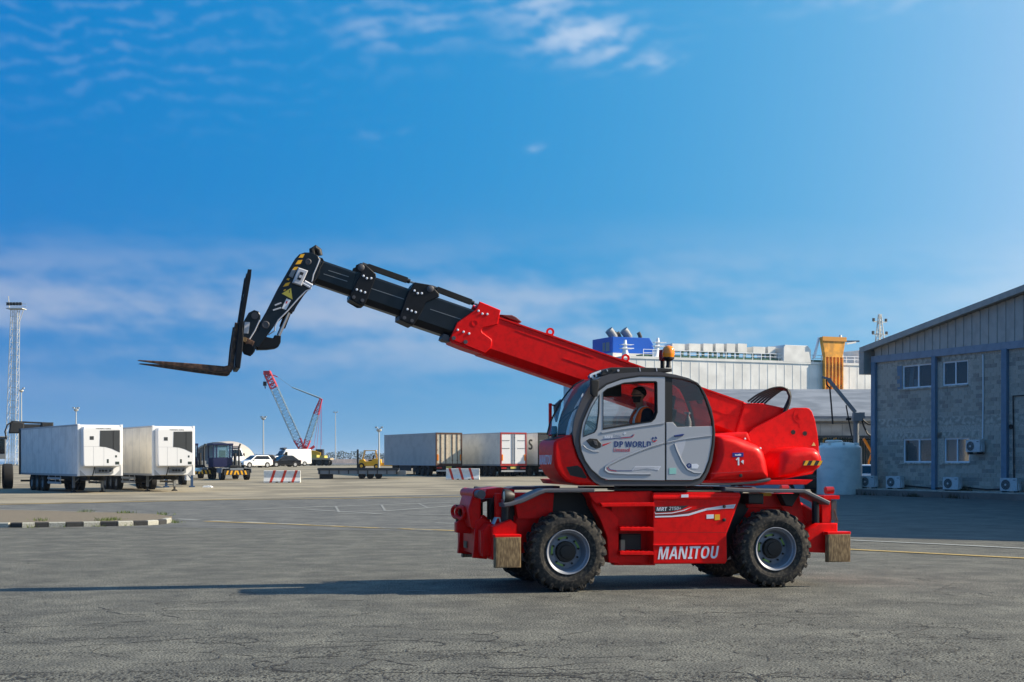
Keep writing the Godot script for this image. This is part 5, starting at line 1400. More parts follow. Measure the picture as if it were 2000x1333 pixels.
	surface_nets(c, func(p): return maxf(bones_sd(p, torso + arms, 0.05) - 0.014, -0.215 - p.x if p.y > 0.11 and absf(p.z) > 0.15 else -1.0), V.call(-0.87, -0.54, -0.38), V.call(0.22, 0.62, 0.38), 0.024)
	part(o, "shirt_and_trousers", c, M.shirt, 70.0)
	var v := S.new()
	surface_nets(v, func(p): return maxf(maxf(bones_sd(p, torso, 0.05) - 0.034, 0.02 - p.y), maxf(absf(p.z) - 0.19, 0.085 - Vector2(p.x + 0.06, p.z).length() if p.y > 0.5 else -1.0)), V.call(-0.3, -0.06, -0.24), V.call(0.26, 0.62, 0.24), 0.016)
	part(o, "safety_vest", v, M.orange, 70.0)
	var bn := S.new()
	surface_nets(bn, func(p): return maxf(bones_sd(p, torso, 0.05) - 0.042, minf(maxf(absf(absf(p.z) - 0.105) - 0.024, 0.05 - p.y), maxf(absf(p.y - 0.14) - 0.026, absf(p.z) - 0.17))), V.call(-0.3, 0.0, -0.24), V.call(0.26, 0.62, 0.24), 0.014)
	part(o, "reflective_band", bn, M.reflect, 70.0)
	for e: float in [-1.0, 1.0]:
		part(RT, "joystick", S.new().tube([Vector3(-0.66, 2.02, 0.72 + 0.19 * e), Vector3(-0.655, 2.14, 0.72 + 0.195 * e), Vector3(-0.65, 2.20, 0.72 + 0.2 * e)], [0.02, 0.018, 0.026], 8), M.black)
		part(RT, "armrest", S.new().extr(rect2(-0.62, 2.06, -0.10, 2.12), 0.72 + 0.19 * e - 0.04, 0.72 + 0.19 * e + 0.06, 0.015, 1), M.black)
	var inv := hx.affine_inverse()
	var mk := S.new()
	surface_nets(mk, func(p):
		var q: Vector3 = inv * p
		return maxf(bones_sd(p, head, 0.022) - 0.006, maxf(q.y + 0.012, maxf(-0.10 - q.y, q.x + 0.015))), V.call(-0.25, 0.58, -0.13), V.call(0.07, 0.80, 0.13), 0.008)
	part(o, "face_mask", mk, M.black, 70.0)
	var hr := S.new()
	surface_nets(hr, func(p):
		var q: Vector3 = inv * p
		return maxf(bones_sd(p, head, 0.022) - 0.009, maxf(-0.02 - q.y + 0.9 * maxf(0.0, -q.x + 0.02) + 0.02, -q.x - 0.085)), V.call(-0.25, 0.58, -0.13), V.call(0.09, 0.90, 0.13), 0.009)
	part(o, "hair", hr, mat(Color(0.07, 0.06, 0.055), 0.8), 70.0)
	var gs := S.new()
	for e: float in [-1.0, 1.0]:
		gs.tube([H.call(-0.109, 0.006, 0.012 * e), H.call(-0.108, 0.018, 0.03 * e), H.call(-0.10, 0.012, 0.055 * e), H.call(-0.02, 0.014, 0.09 * e)], 0.005, 6)
	part(o, "glasses", gs, M.black)
# ------------------------------------------------------------------ yard vehicles
func truck_wheel(r: float, w: float) -> Array:
	var t := S.new().lathe([Vector2(r * 0.58, -w / 2), Vector2(r * 0.93, -w / 2), Vector2(r, -w * 0.38), Vector2(r, w * 0.38), Vector2(r * 0.93, w / 2), Vector2(r * 0.58, w / 2)], Vector3.ZERO, Vector3(1, 0, 0), 22, false).mesh(40)
	var q := S.new().lathe([Vector2(r * 0.6, w * 0.42), Vector2(r * 0.55, w * 0.2), Vector2(r * 0.28, w * 0.12), Vector2(r * 0.25, w * 0.4), Vector2(0.0, w * 0.42)], Vector3.ZERO, Vector3(1, 0, 0), 16, false).mesh(40)
	return [t, q]
func put_wheel(parent: Node3D, wh: Array, at: Vector3, flip: bool, rim: Material) -> void:
	var o := Node3D.new()
	o.name = "wheel"
	parent.add_child(o, true)
	o.position = at
	if flip: o.rotation.y = PI
	shared(o, "tyre", wh[0], M.tyre_far)
	shared(o, "rim", wh[1], rim)
var WH: Array
func reefer_trailer(label: String, at: Vector3, turn: float, side: Material) -> Node3D:
	var o := thing("reefer_trailer", label, "trailer", at, turn, "refrigerated trailers parked on their landing legs")
	var L := 13.4
	var W := 1.27
	part(o, "box_body", S.new().extr(rect2(-W, 0.98, W, 3.85), -L, 0.0, 0.03, 1), side)
	part(o, "front_panel", S.new().extr(rect2(-W + 0.02, 1.0, W - 0.02, 3.84), 0.001, 0.06, 0.02, 1), M.reefer)
	for x: float in [-1.0, 1.0]:
		part(o, "top_rail", S.new().span(Vector3(x * W - 0.015, 3.78, -L), Vector3(x * W + 0.02 * x, 3.87, 0.03)), M.alu)
		part(o, "bottom_rail", S.new().span(Vector3(x * W - 0.015, 0.96, -L), Vector3(x * W + 0.02 * x, 1.08, 0.03)), M.alu)
		part(o, "corner_post", S.new().extr(rect2(-0.07, 0.97, 0.07, 3.88), 0.0, 0.09, 0.02, 1).mesh_shift(Vector3(x * (W - 0.06), 0, 0)), M.reefer)
	part(o, "rear_post", S.new().span(Vector3(-W - 0.03, 0.96, -L - 0.05), Vector3(-W + 0.1, 3.87, -L + 0.4)), M.chassis)
	for i in 9:
		part(o, "panel_joint", S.new().span(Vector3(-W - 0.004, 1.08, -1.5 * i - 1.0), Vector3(-W + 0.01, 3.78, -1.5 * i - 0.985)), M.alu)
	var u := part(o, "cooling_unit", S.new().extr(PackedVector2Array([Vector2(-1.08, 1.62), Vector2(-1.02, 1.50), Vector2(0.95, 1.50), Vector2(1.10, 1.66), Vector2(1.12, 3.55), Vector2(1.02, 3.72), Vector2(-1.0, 3.72), Vector2(-1.10, 3.58)]), 0.05, 0.50, 0.09, 4, 0.0), M.reefer, 50.0)
	part(u, "grille", S.new().extr(PackedVector2Array([Vector2(-0.13, 3.52), Vector2(0.98, 3.55), Vector2(0.98, 2.30), Vector2(0.80, 2.38), Vector2(0.55, 2.50), Vector2(0.2, 2.60), Vector2(-0.15, 2.63)]), 0.48, 0.512), M.grille)
	part(u, "grille_rib", S.new().span(Vector3(0.60, 2.48, 0.5), Vector3(0.64, 3.53, 0.52)), mat(Color(0.11, 0.12, 0.13), 0.5))
	part(u, "display", S.new().span(Vector3(-0.70, 3.0, 0.49), Vector3(-0.48, 3.20, 0.51)), M.grille)
	for x in [-0.50, 0.08]:
		part(u, "panel_joint", S.new().span(Vector3(x, 1.52, 0.495), Vector3(x + 0.012, 2.62, 0.503)), M.alu)
	part(u, "panel_joint", S.new().span(Vector3(-1.05, 2.62, 0.495), Vector3(-0.13, 2.632, 0.503)), M.alu)
	for q in [[0.25, 1.70, 0.36, 1.92], [0.72, 1.62, 0.95, 1.78], [0.72, 2.02, 0.82, 2.14]]:
		part(u, "badge", S.new().span(Vector3(q[0], q[1], 0.495), Vector3(q[2], q[3], 0.506)), M.dark_green)
	text(u, "THERMO KING", M.decal_dark, Transform3D(Basis(), Vector3(0.05, 3.63, 0.501)), 0.85, 0.075)
	var pip := S.new()
	pip.tube([Vector3(-0.35, 1.48, 0.2), Vector3(-0.42, 1.2, 0.25), Vector3(-0.45, 1.0, 0.15)], 0.03, 6)
	part(o, "air_hose", pip, M.cable)
	part(o, "coupling_board", S.new().span(Vector3(-0.30, 1.12, 0.06), Vector3(0.72, 1.42, 0.16)), M.grey_steel)
	for x in [-0.05, 0.12, 0.30, 0.55]:
		part(o, "coupling", S.new().cyl(Vector3(x, 1.27, 0.15), Vector3(x, 1.27, 0.24), 0.06, 10), M.black)
	for x: float in [-1.0, 1.0]:
		part(o, "corner_gusset", S.new().extr(PackedVector2Array([Vector2(x * 1.24, 0.99), Vector2(x * 1.24, 1.42), Vector2(x * 0.80, 0.99)]), 0.06, 0.075), M.alu)
		part(o, "chassis_rail", S.new().span(Vector3(x * 0.45 - 0.07, 0.70, -L + 0.3), Vector3(x * 0.45 + 0.07, 0.97, -0.6)), M.chassis)
		var lg := part(o, "landing_leg", S.new().span(Vector3(x * 0.82 - 0.07, 0.28, -2.45), Vector3(x * 0.82 + 0.07, 0.98, -2.31)), M.grey_steel)
		part(lg, "inner_leg", S.new().span(Vector3(x * 0.82 - 0.05, 0.05, -2.43), Vector3(x * 0.82 + 0.05, 0.3, -2.33)), M.chassis)
		part(lg, "foot", S.new().extr(PackedVector2Array([Vector2(x * 0.82 - 0.17, 0.0), Vector2(x * 0.82 + 0.17, 0.0), Vector2(x * 0.82 + 0.08, 0.10), Vector2(x * 0.82 - 0.08, 0.10)]), -2.53, -2.23), M.chassis)
		part(lg, "brace", S.new().beam(Vector3(x * 0.80, 0.55, -2.38), Vector3(x * 0.35, 0.95, -2.38), 0.06, 0.06), M.grey_steel)
		var g := part(o, "side_guard", S.new().span(Vector3(x * 1.22 - 0.02, 0.74, -6.6), Vector3(x * 1.22 + 0.02, 0.86, -3.6)), M.alu)
		part(g, "guard_rail", S.new().span(Vector3(x * 1.22 - 0.02, 0.48, -6.6), Vector3(x * 1.22 + 0.02, 0.60, -3.6)), M.alu)
		for z in [-6.4, -4.9, -3.8]:
			part(g, "guard_post", S.new().span(Vector3(x * 1.20 - 0.03, 0.46, z), Vector3(x * 1.20 + 0.01, 0.98, z + 0.08)), M.alu)
		for i in 3: put_wheel(o, WH, Vector3(x * 1.06, 0.52, -7.8 - i * 1.31), x < 0, M.grey_steel)
	for i in 3: part(o, "axle", S.new().cyl(Vector3(-1.0, 0.52, -7.8 - i * 1.31), Vector3(1.0, 0.52, -7.8 - i * 1.31), 0.09, 8), M.chassis)
	part(o, "tail_bumper", S.new().span(Vector3(-1.2, 0.5, -L), Vector3(1.2, 0.62, -L + 0.1)), M.chassis)
	return o
func box_trailer(label: String, at: Vector3, turn: float, side: Material, door: Material, trim: Material, slim: bool) -> Node3D:
	var o := thing("box_trailer", label, "trailer", at, turn, "box trailers lined up with their rear doors showing")
	var L := 13.6
	var W := 1.27
	part(o, "box_body", S.new().extr(rect2(-W, 1.05, W, 3.92), -L, -0.04, 0.02, 1), side)
	part(o, "roof_edge", S.new().span(Vector3(-W - 0.015, 3.88, -L), Vector3(W + 0.015, 3.96, -0.03)), M.alu)
	part(o, "bottom_rail", S.new().span(Vector3(-W - 0.015, 0.98, -L), Vector3(W + 0.015, 1.12, -0.03)), M.alu)
	part(o, "rear_frame", S.new().plate(rect2(-W - 0.02, 0.98, W + 0.02, 3.97), [rect2(-W + 0.09, 1.16, W - 0.09, 3.83)], -0.08, 0.03), trim)
	for x: float in [-1.0, 1.0]:
		var d := part(o, "door", S.new().extr(rect2(minf(x * 0.015, x * (W - 0.10)), 1.17, maxf(x * 0.015, x * (W - 0.10)), 3.82), -0.05, 0.0, 0.01, 1), door)
		for k in ([0.32, 0.80] if not slim else [0.12]):
			part(d, "lock_rod", S.new().cyl(Vector3(x * k, 1.1, 0.03), Vector3(x * k, 3.88, 0.03), 0.030, 8), M.grey_steel if slim else M.rust_frame)
			for y in [1.45, 2.5, 3.5]:
				part(d, "rod_bracket", S.new().box(Vector3(x * k, y, 0.02), Vector3(0.10, 0.06, 0.04)), M.grey_steel if slim else M.rust_frame)
		for y in ([2.55, 3.25] if slim else [1.6, 2.4, 3.3]):
			part(d, "hinge", S.new().box(Vector3(x * (W - 0.45 if slim else W - 0.12), y, 0.012), Vector3(0.85 if slim else 0.14, 0.05, 0.024)), M.grey_steel if slim else M.rust_frame)
		part(o, "marker_lamp", S.new().box(Vector3(x * (W - 0.16), 1.72, 0.03), Vector3(0.12, 0.55, 0.04)), M.orange_lens)
		part(o, "tail_lamp", S.new().box(Vector3(x * 0.95, 0.78, -0.02), Vector3(0.5, 0.16, 0.08)), M.red_lens)
		part(o, "chassis_rail", S.new().span(Vector3(x * 0.45 - 0.07, 0.70, -L + 0.3), Vector3(x * 0.45 + 0.07, 1.0, -0.2)), M.chassis)
		for i in 3: put_wheel(o, WH, Vector3(x * 1.06, 0.52, -2.2 - i * 1.31), x < 0, M.chassis)
		part(o, "side_skirt", S.new().span(Vector3(x * 1.2 - 0.02, 0.45, -9.6), Vector3(x * 1.2 + 0.02, 0.98, -6.4)), M.chassis)
		part(o, "landing_leg", S.new().span(Vector3(x * 0.82 - 0.07, 0.0, -10.9), Vector3(x * 0.82 + 0.07, 1.0, -10.76)), M.chassis)
	part(o, "bumper", S.new().span(Vector3(-1.2, 0.44, -0.12), Vector3(1.2, 0.58, -0.02)), M.alu)
	part(o, "bumper_bracket", S.new().span(Vector3(-0.6, 0.56, -0.12), Vector3(0.6, 0.98, -0.08)), M.chassis)
	part(o, "number_plate", S.new().box(Vector3(0, 0.82, -0.05), Vector3(0.55, 0.2, 0.04)), mat(Color(0.80, 0.72, 0.35), 0.5))
	part(o, "underrun_tank", S.new().span(Vector3(-1.1, 0.4, -6.2), Vector3(1.1, 0.95, -5.4)), M.chassis)
	return o
func barrier(label: String, at: Vector3, turn: float, lean: float, L: float) -> void:
	var o := thing("road_barrier", label, "barrier", at, turn, "red and white concrete barriers")
	var h := 0.92
	var s := S.new()
	var prof := [[-0.29, 0.0], [-0.29, 0.10], [-0.14, 0.38], [-0.10, h - 0.03], [-0.07, h], [0.07, h], [0.10, h - 0.03], [0.14, 0.38], [0.29, 0.10], [0.29, 0.0]]
	var rings := []
	for x in [-L / 2, L / 2]:
		var r := PackedVector3Array()
		for q in prof: r.append(Vector3(x, q[1], q[0]))
		rings.append(r)
	s.loft(rings)
	part(o, "barrier_block", s, M.barrier_white, 20.0)
	for i in 3:
		var cx := (i - 1.0) * L * 0.30 + 0.04 * L * (1 if lean > 0 else -1)
		var st := S.new()
		for e: float in [1.0, -1.0]:
			var pr := [[0.294, 0.0], [0.294, 0.102], [0.144, 0.384], [0.104, h - 0.028], [0.072, h + 0.004]]
			for k in pr.size() - 1:
				var y0: float = pr[k][1]
				var y1: float = pr[k + 1][1]
				var a0 := cx + (y0 - h / 2) * lean * 0.32
				var a1 := cx + (y1 - h / 2) * lean * 0.32
				st.quad(Vector3(a0 - 0.10, y0, pr[k][0] * e), Vector3(a0 + 0.10, y0, pr[k][0] * e), Vector3(a1 + 0.10, y1, pr[k + 1][0] * e), Vector3(a1 - 0.10, y1, pr[k + 1][0] * e))
		part(o, "painted_stripe", st, M.barrier_red, 20.0)
	for x in [-0.14, 0.20]:
		part(o, "drain_slot", S.new().box(Vector3(x * L, 0.035, 0.0), Vector3(0.20, 0.07, 0.60)), M.black)
func terminal_tractor(label: String, at: Vector3, turn: float) -> void:
	var o := thing("terminal_tractor", label, "tractor", at, turn, "terminal tractors parked on the yard")
	part(o, "chassis", S.new().extr(rect2(-0.55, 0.62, 0.55, 0.98), -4.9, 0.0, 0.02, 1), M.grey_steel)
	for x: float in [-1.0, 1.0]:
		part(o, "mudguard", S.new().extr(PackedVector2Array([Vector2(x * 0.62, 1.02), Vector2(x * 1.22, 0.98), Vector2(x * 1.26, 0.60), Vector2(x * 1.20, 0.60), Vector2(x * 1.17, 0.92), Vector2(x * 0.62, 0.96)]), -1.5, 0.0), M.grey_steel)
		put_wheel(o, WH, Vector3(x * 1.02, 0.52, -0.75), x < 0, M.grey_steel)
		put_wheel(o, WH, Vector3(x * 0.95, 0.52, -4.0), x < 0, M.grey_steel)
	var tb := part(o, "tail_board", S.new().span(Vector3(-1.05, 0.42, 0.0), Vector3(1.05, 0.82, 0.06)), M.chassis)
	for i in 6:
		var x := -0.9 + i * 0.32
		part(tb, "chevron", S.new().extr(PackedVector2Array([Vector2(x, 0.46), Vector2(x + 0.14, 0.46), Vector2(x + 0.24 - 0.2 * (i / 3), 0.78), Vector2(x + 0.10 - 0.2 * (i / 3), 0.78)]), 0.058, 0.066), M.yellow)
	part(o, "fifth_wheel", S.new().extr(PackedVector2Array([Vector2(-0.48, 1.02), Vector2(0.48, 1.02), Vector2(0.40, 1.22), Vector2(-0.40, 1.22)]), -1.3, -0.35, 0.05, 2), M.black)
	part(o, "lift_arm", S.new().span(Vector3(-0.35, 0.95, -2.6), Vector3(0.35, 1.1, -1.2)), M.chassis)
	var cb := part(o, "cab", S.new().extr(PackedVector2Array([Vector2(-1.25, 1.05), Vector2(0.35, 1.05), Vector2(0.35, 1.85), Vector2(-1.25, 1.85)]), -4.4, -2.7, 0.05, 2), M.blue_cab)
	for q in [[-1.25, -2.72], [-0.98, -2.72], [0.12, -2.72], [0.33, -2.72], [-1.25, -4.38], [0.33, -4.38]]:
		part(cb, "cab_pillar", S.new().box(Vector3(q[0] + 0.02, 2.35, q[1]), Vector3(0.09, 1.1, 0.09)), M.blue_cab)
	part(cb, "roof", S.new().extr(rect2(-1.32, 2.85, 0.42, 3.02), -4.5, -2.6, 0.05, 2), M.blue_cab)
	part(cb, "rear_pane", S.new().span(Vector3(-1.22, 1.86, -2.74), Vector3(0.32, 2.85, -2.72)), M.glass)
	part(cb, "side_pane", S.new().span(Vector3(0.32, 1.86, -4.35), Vector3(0.335, 2.85, -2.75)), M.glass)
	part(cb, "windscreen", S.new().span(Vector3(-1.22, 1.86, -4.39), Vector3(0.32, 2.85, -4.37)), M.glass)
	part(cb, "seat", S.new().extr(rect2(-0.5, 1.5, 0.05, 2.45), -3.9, -3.7, 0.05, 2), M.black)
	part(o, "exhaust_stack", S.new().tube([Vector3(0.85, 1.0, -2.5), Vector3(0.85, 2.7, -2.5), Vector3(0.98, 2.98, -2.5)], 0.075, 10), M.chassis)
	part(o, "air_filter", S.new().cyl(Vector3(0.55, 1.05, -2.6), Vector3(0.55, 2.2, -2.6), 0.13, 12), M.chassis)
	part(o, "engine_cover", S.new().extr(rect2(0.42, 1.0, 1.15, 1.55), -4.6, -2.9, 0.05, 1), M.grey_steel)
func car(called: String, label: String, at: Vector3, turn: float, paint: Material, L := 4.3, H := 1.48, suv := false) -> Node3D:
	var o := thing(called, label, "car", at, turn, "parked cars")
	var w := 0.88
	var bh := 0.90 if not suv else 1.0
	# side outline, nose towards -x
	var pr := PackedVector2Array([Vector2(-L / 2, 0.38), Vector2(-L / 2 + 0.02, 0.62), Vector2(-L / 2 + 0.18, 0.76), Vector2(-L * 0.22, bh - 0.03), Vector2(L * 0.30, bh + 0.02), Vector2(L / 2 - 0.06, bh), Vector2(L / 2, 0.70), Vector2(L / 2 - 0.02, 0.36), Vector2(L * 0.42, 0.24), Vector2(-L * 0.42, 0.24)])
	part(o, "body", S.new().extr(pr, -w, w, 0.10, 4), paint, 50.0)
	var lo := [-L * 0.24, L * (0.47 if suv else 0.44)]
	var hi := [-L * 0.05, L * (0.38 if suv else 0.26)]
	var mid := 0.5
	var rings := []
	for k: Array in [[0.0, bh - 0.04, w - 0.04], [1.0, H - 0.05, w - 0.22], [1.0, H, w - 0.32]]:
		var x0 := lerpf(lo[0], hi[0], k[0])
		var x1 := lerpf(lo[1], hi[1], k[0])
		var sh := 0.0 if k[1] < H else 0.18
		rings.append(PackedVector3Array([Vector3(x0 + sh, k[1], -k[2]), Vector3(x1 - sh, k[1], -k[2]), Vector3(x1 - sh, k[1], k[2]), Vector3(x0 + sh, k[1], k[2])]))
	part(o, "cabin", S.new().loft(rings), paint, 30.0)
	var A: PackedVector3Array = rings[0]
	var B: PackedVector3Array = rings[1]
	for q in [[0, 1], [1, 2], [2, 3], [3, 0]]:
		var a := A[q[0]].lerp(B[q[0]], 0.12)
		var b := A[q[1]].lerp(B[q[1]], 0.12)
		var c := A[q[1]].lerp(B[q[1]], 0.92)
		var d := A[q[0]].lerp(B[q[0]], 0.92)
		var i := 0.06
		var n: Vector3 = (b - a).cross(d - a).normalized() * 0.006
		if n.dot((a + c) * 0.5 - Vector3(0, 1.2, 0)) < 0.0: n = -n
		var s := S.new()
		s.loft([PackedVector3Array([a.lerp(b, i) - n, b.lerp(a, i) - n, c.lerp(d, i) - n, d.lerp(c, i) - n]), PackedVector3Array([a.lerp(b, i) + n, b.lerp(a, i) + n, c.lerp(d, i) + n, d.lerp(c, i) + n])])
		part(o, "windscreen" if q[0] == 3 else ("rear_window" if q[0] == 1 else "side_window"), s, M.car_glass, 10.0)
	for z: float in [-1.0, 1.0]:
		part(o, "headlight", S.new().extr(PackedVector2Array([Vector2(-L / 2 + 0.0, 0.60), Vector2(-L / 2 + 0.28, 0.72), Vector2(-L / 2 + 0.30, 0.80), Vector2(-L / 2 + 0.10, 0.74)]), z * 0.55, z * 0.86), M.lens)
		part(o, "tail_light", S.new().span(Vector3(L / 2 - 0.10, 0.72, z * 0.6), Vector3(L / 2 - 0.01, 0.86, z * 0.87)), M.red_lens)
		part(o, "mirror", S.new().extr(rect2(-L * 0.17, 0.93, -L * 0.13, 1.04), z * 0.86, z * 1.02, 0.02, 1), paint)
		for x in [-L * 0.30, L * 0.30]:
			var arch := part(o, "wheel_arch", S.new().cyl(Vector3(x, 0.33, z * 0.70), Vector3(x, 0.33, z * 0.885), 0.37, 20), M.black)
			var t := part(o, "wheel", S.new().cyl(Vector3(x, 0.32, z * 0.70), Vector3(x, 0.32, z * 0.895), 0.32, 20), M.tyre_far)
			part(t, "rim", S.new().cyl(Vector3(x, 0.32, z * 0.72), Vector3(x, 0.32, z * 0.905), 0.20, 14), M.alu)
	part(o, "grille", S.new().span(Vector3(-L / 2 - 0.006, 0.42, -0.55), Vector3(-L / 2 + 0.06, 0.60, 0.55)), M.black)
	return o
func van(label: String, at: Vector3, turn: float) -> void:
	var o := thing("delivery_van", label, "van", at, turn, "white vans")
	var pr := PackedVector2Array([Vector2(-2.9, 0.4), Vector2(-2.92, 0.85), Vector2(-2.75, 1.12), Vector2(-2.15, 1.38), Vector2(-1.55, 2.28), Vector2(-1.3, 2.52), Vector2(2.7, 2.58), Vector2(2.86, 2.40), Vector2(2.92, 0.5), Vector2(2.85, 0.32), Vector2(-2.7, 0.30)])
	part(o, "body", S.new().extr(pr, -0.98, 0.98, 0.14, 4), M.car_white, 50.0)
	var ws := S.new()
	ws.loft([PackedVector3Array([Vector3(-2.16, 1.40, -0.82), Vector3(-2.16, 1.40, 0.82), Vector3(-1.60, 2.24, 0.76), Vector3(-1.60, 2.24, -0.76)]), PackedVector3Array([Vector3(-2.19, 1.42, -0.82), Vector3(-2.19, 1.42, 0.82), Vector3(-1.63, 2.26, 0.76), Vector3(-1.63, 2.26, -0.76)])])
	part(o, "windscreen", ws, M.car_glass, 10.0)
	for z: float in [-1.0, 1.0]:
		part(o, "side_window", S.new().extr(PackedVector2Array([Vector2(-1.95, 1.42), Vector2(-1.15, 1.38), Vector2(-1.15, 2.12), Vector2(-1.48, 2.12)]), z * 0.96, z * 0.99), M.car_glass)
		part(o, "headlight", S.new().extr(PackedVector2Array([Vector2(-2.90, 0.85), Vector2(-2.60, 1.05), Vector2(-2.62, 1.18), Vector2(-2.86, 1.05)]), z * 0.62, z * 0.93), M.lens)
		part(o, "mirror", S.new().extr(rect2(-1.95, 1.45, -1.80, 1.80), z * 1.0, z * 1.2, 0.03, 1), M.black)
		for x in [-1.9, 1.7]:
			var t := part(o, "wheel", S.new().cyl(Vector3(x, 0.36, z * 0.74), Vector3(x, 0.36, z * 0.99), 0.36, 18), M.tyre_far)
			part(t, "rim", S.new().cyl(Vector3(x, 0.36, z * 0.78), Vector3(x, 0.36, z * 1.0), 0.21, 12), M.alu)
	part(o, "roof_cooler", S.new().extr(PackedVector2Array([Vector2(-1.7, 2.48), Vector2(-1.1, 2.56), Vector2(-1.1, 2.78), Vector2(-1.55, 2.74)]), -0.7, 0.7, 0.04, 1), M.frame)
	part(o, "grille", S.new().span(Vector3(-2.94, 0.5, -0.6), Vector3(-2.8, 0.82, 0.6)), M.black)
func reach_stacker(at: Vector3) -> void:
	var o := thing("reach_stacker", "container handler with huge tyres standing behind the stained white reefer trailer", "container handler", at, 0.4)
	var wh := truck_wheel(0.82, 0.62)
	for q in [[-1.75, 0.0], [-0.95, 0.0], [0.95, 0.0], [1.75, 0.0], [-1.3, -5.8], [1.3, -5.8]]:
		put_wheel(o, wh, Vector3(q[0], 0.82, q[1]), q[0] < 0, M.blue_steel)
	part(o, "chassis", S.new().extr(rect2(-1.0, 0.9, 1.0, 1.7), -7.2, 1.0, 0.05, 1), M.blue_steel)
	part(o, "front_deck", S.new().span(Vector3(-2.1, 1.65, -0.9), Vector3(1.2, 1.95, 1.1)), M.grey_steel)
	var cb := part(o, "cab", S.new().extr(rect2(0.3, 1.95, 1.7, 3.35), -2.6, -0.8, 0.06, 2), M.grey_steel)
	part(cb, "windscreen", S.new().span(Vector3(0.38, 2.3, -0.82), Vector3(1.62, 3.25, -0.78)), M.car_glass)
	part(cb, "roof", S.new().extr(rect2(0.2, 3.35, 1.8, 3.45), -2.7, -0.7, 0.03, 1), M.grey_steel)
	part(cb, "roof_lamp", S.new().cyl(Vector3(1.2, 3.45, -1.6), Vector3(1.2, 3.62, -1.6), 0.12, 10), M.blue_steel)
	part(o, "boom", S.new().extr(PackedVector2Array([Vector2(-0.9, 1.9), Vector2(-0.1, 1.9), Vector2(-0.1, 2.6), Vector2(-0.9, 2.6)]), -6.5, 2.6, 0.02, 1), M.chassis)
	var sp := part(o, "spreader", S.new().box(Vector3(3.2, 4.05, 1.1), Vector3(2.4, 0.30, 0.5)), M.chassis)
	part(sp, "spreader_drum", S.new().extr(PackedVector2Array([Vector2(1.75, 3.6), Vector2(2.65, 3.6), Vector2(2.7, 4.25), Vector2(2.4, 4.38), Vector2(1.85, 4.34)]), 0.8, 1.4, 0.06, 1), M.chassis)
	part(sp, "spreader_end", S.new().extr(rect2(3.75, 3.8, 4.5, 4.33), 0.8, 1.4, 0.06, 1), M.chassis)
	part(sp, "spreader_bar", S.new().beam(Vector3(1.9, 4.36, 0.9), Vector3(4.2, 4.28, 0.9), 0.12, 0.12), M.chassis)
	part(sp, "hose", S.new().tube([Vector3(1.6, 3.2, 1.5), Vector3(1.5, 3.7, 1.5), Vector3(1.65, 4.15, 1.4), Vector3(2.0, 4.36, 1.4)], 0.05, 6), M.cable)
func blue_chassis(at: Vector3, turn: float) -> void:
	var o := thing("container_chassis", "empty blue skeletal container trailer on its landing legs beside the cream reefer", "trailer", at, turn)
	for x: float in [-1.0, 1.0]:
		part(o, "frame_rail", S.new().span(Vector3(x * 0.5 - 0.08, 1.05, -11.5), Vector3(x * 0.5 + 0.08, 1.32, 0.0)), M.blue_steel)
		part(o, "side_rail", S.new().span(Vector3(x * 1.2 - 0.05, 1.20, -0.25), Vector3(x * 1.2 + 0.05, 1.36, 0.0)), M.blue_steel)
		var lg := part(o, "landing_leg", S.new().span(Vector3(x * 0.85 - 0.08, 0.08, -2.1), Vector3(x * 0.85 + 0.08, 1.2, -1.94)), M.blue_steel)
		part(lg, "foot", S.new().span(Vector3(x * 0.85 - 0.18, 0.0, -2.2), Vector3(x * 0.85 + 0.18, 0.1, -1.84)), M.blue_steel)
		part(lg, "brace", S.new().beam(Vector3(x * 0.85, 0.5, -2.02), Vector3(x * 0.4, 1.15, -2.02), 0.06, 0.06), M.blue_steel)
		for i in 2: put_wheel(o, WH, Vector3(x * 1.05, 0.52, -8.0 - i * 1.3), x < 0, M.blue_steel)
	for z in [-0.2, -4.0, -8.0, -11.3]:
		part(o, "cross_member", S.new().span(Vector3(-1.22, 1.10, z - 0.1), Vector3(1.22, 1.32, z + 0.1)), M.blue_light if z == -0.2 else M.blue_steel)
	part(o, "toolbox", S.new().span(Vector3(0.7, 0.45, -4.6), Vector3(1.15, 1.0, -3.6)), M.white)
func roll_trailer(at: Vector3, turn: float) -> void:
	var o := thing("roll_trailer", "low grey steel roll trailer lying empty on the sandy yard", "trailer", at, turn)
	part(o, "deck", S.new().extr(PackedVector2Array([Vector2(-3.3, 0.40), Vector2(3.0, 0.40), Vector2(3.4, 0.62), Vector2(3.4, 0.86), Vector2(-3.3, 0.86)]), -1.25, 1.25, 0.02, 1), M.grey_steel)
	for z in [-1.25, 1.27]:
		part(o, "edge_beam", S.new().span(Vector3(-3.35, 0.72, z - 0.05), Vector3(3.45, 0.92, z + 0.03)), M.grille)
		for i in 9:
			part(o, "edge_rib", S.new().span(Vector3(-3.2 + i * 0.8, 0.42, z - 0.06), Vector3(-3.12 + i * 0.8, 0.74, z + 0.05)), M.chassis)
	for x in [0.3, 1.0, 1.7]:
		for z in [-0.8, 0.8]: part(o, "wheel", S.new().cyl(Vector3(x, 0.27, z - 0.25), Vector3(x, 0.27, z + 0.25), 0.27, 14), M.tyre_far)
	part(o, "support_foot", S.new().span(Vector3(-3.2, 0.0, -1.0), Vector3(-2.2, 0.42, 1.0)), M.chassis)
	part(o, "goose_neck", S.new().span(Vector3(3.3, 0.3, -0.4), Vector3(4.0, 0.7, 0.4)), M.grey_steel)
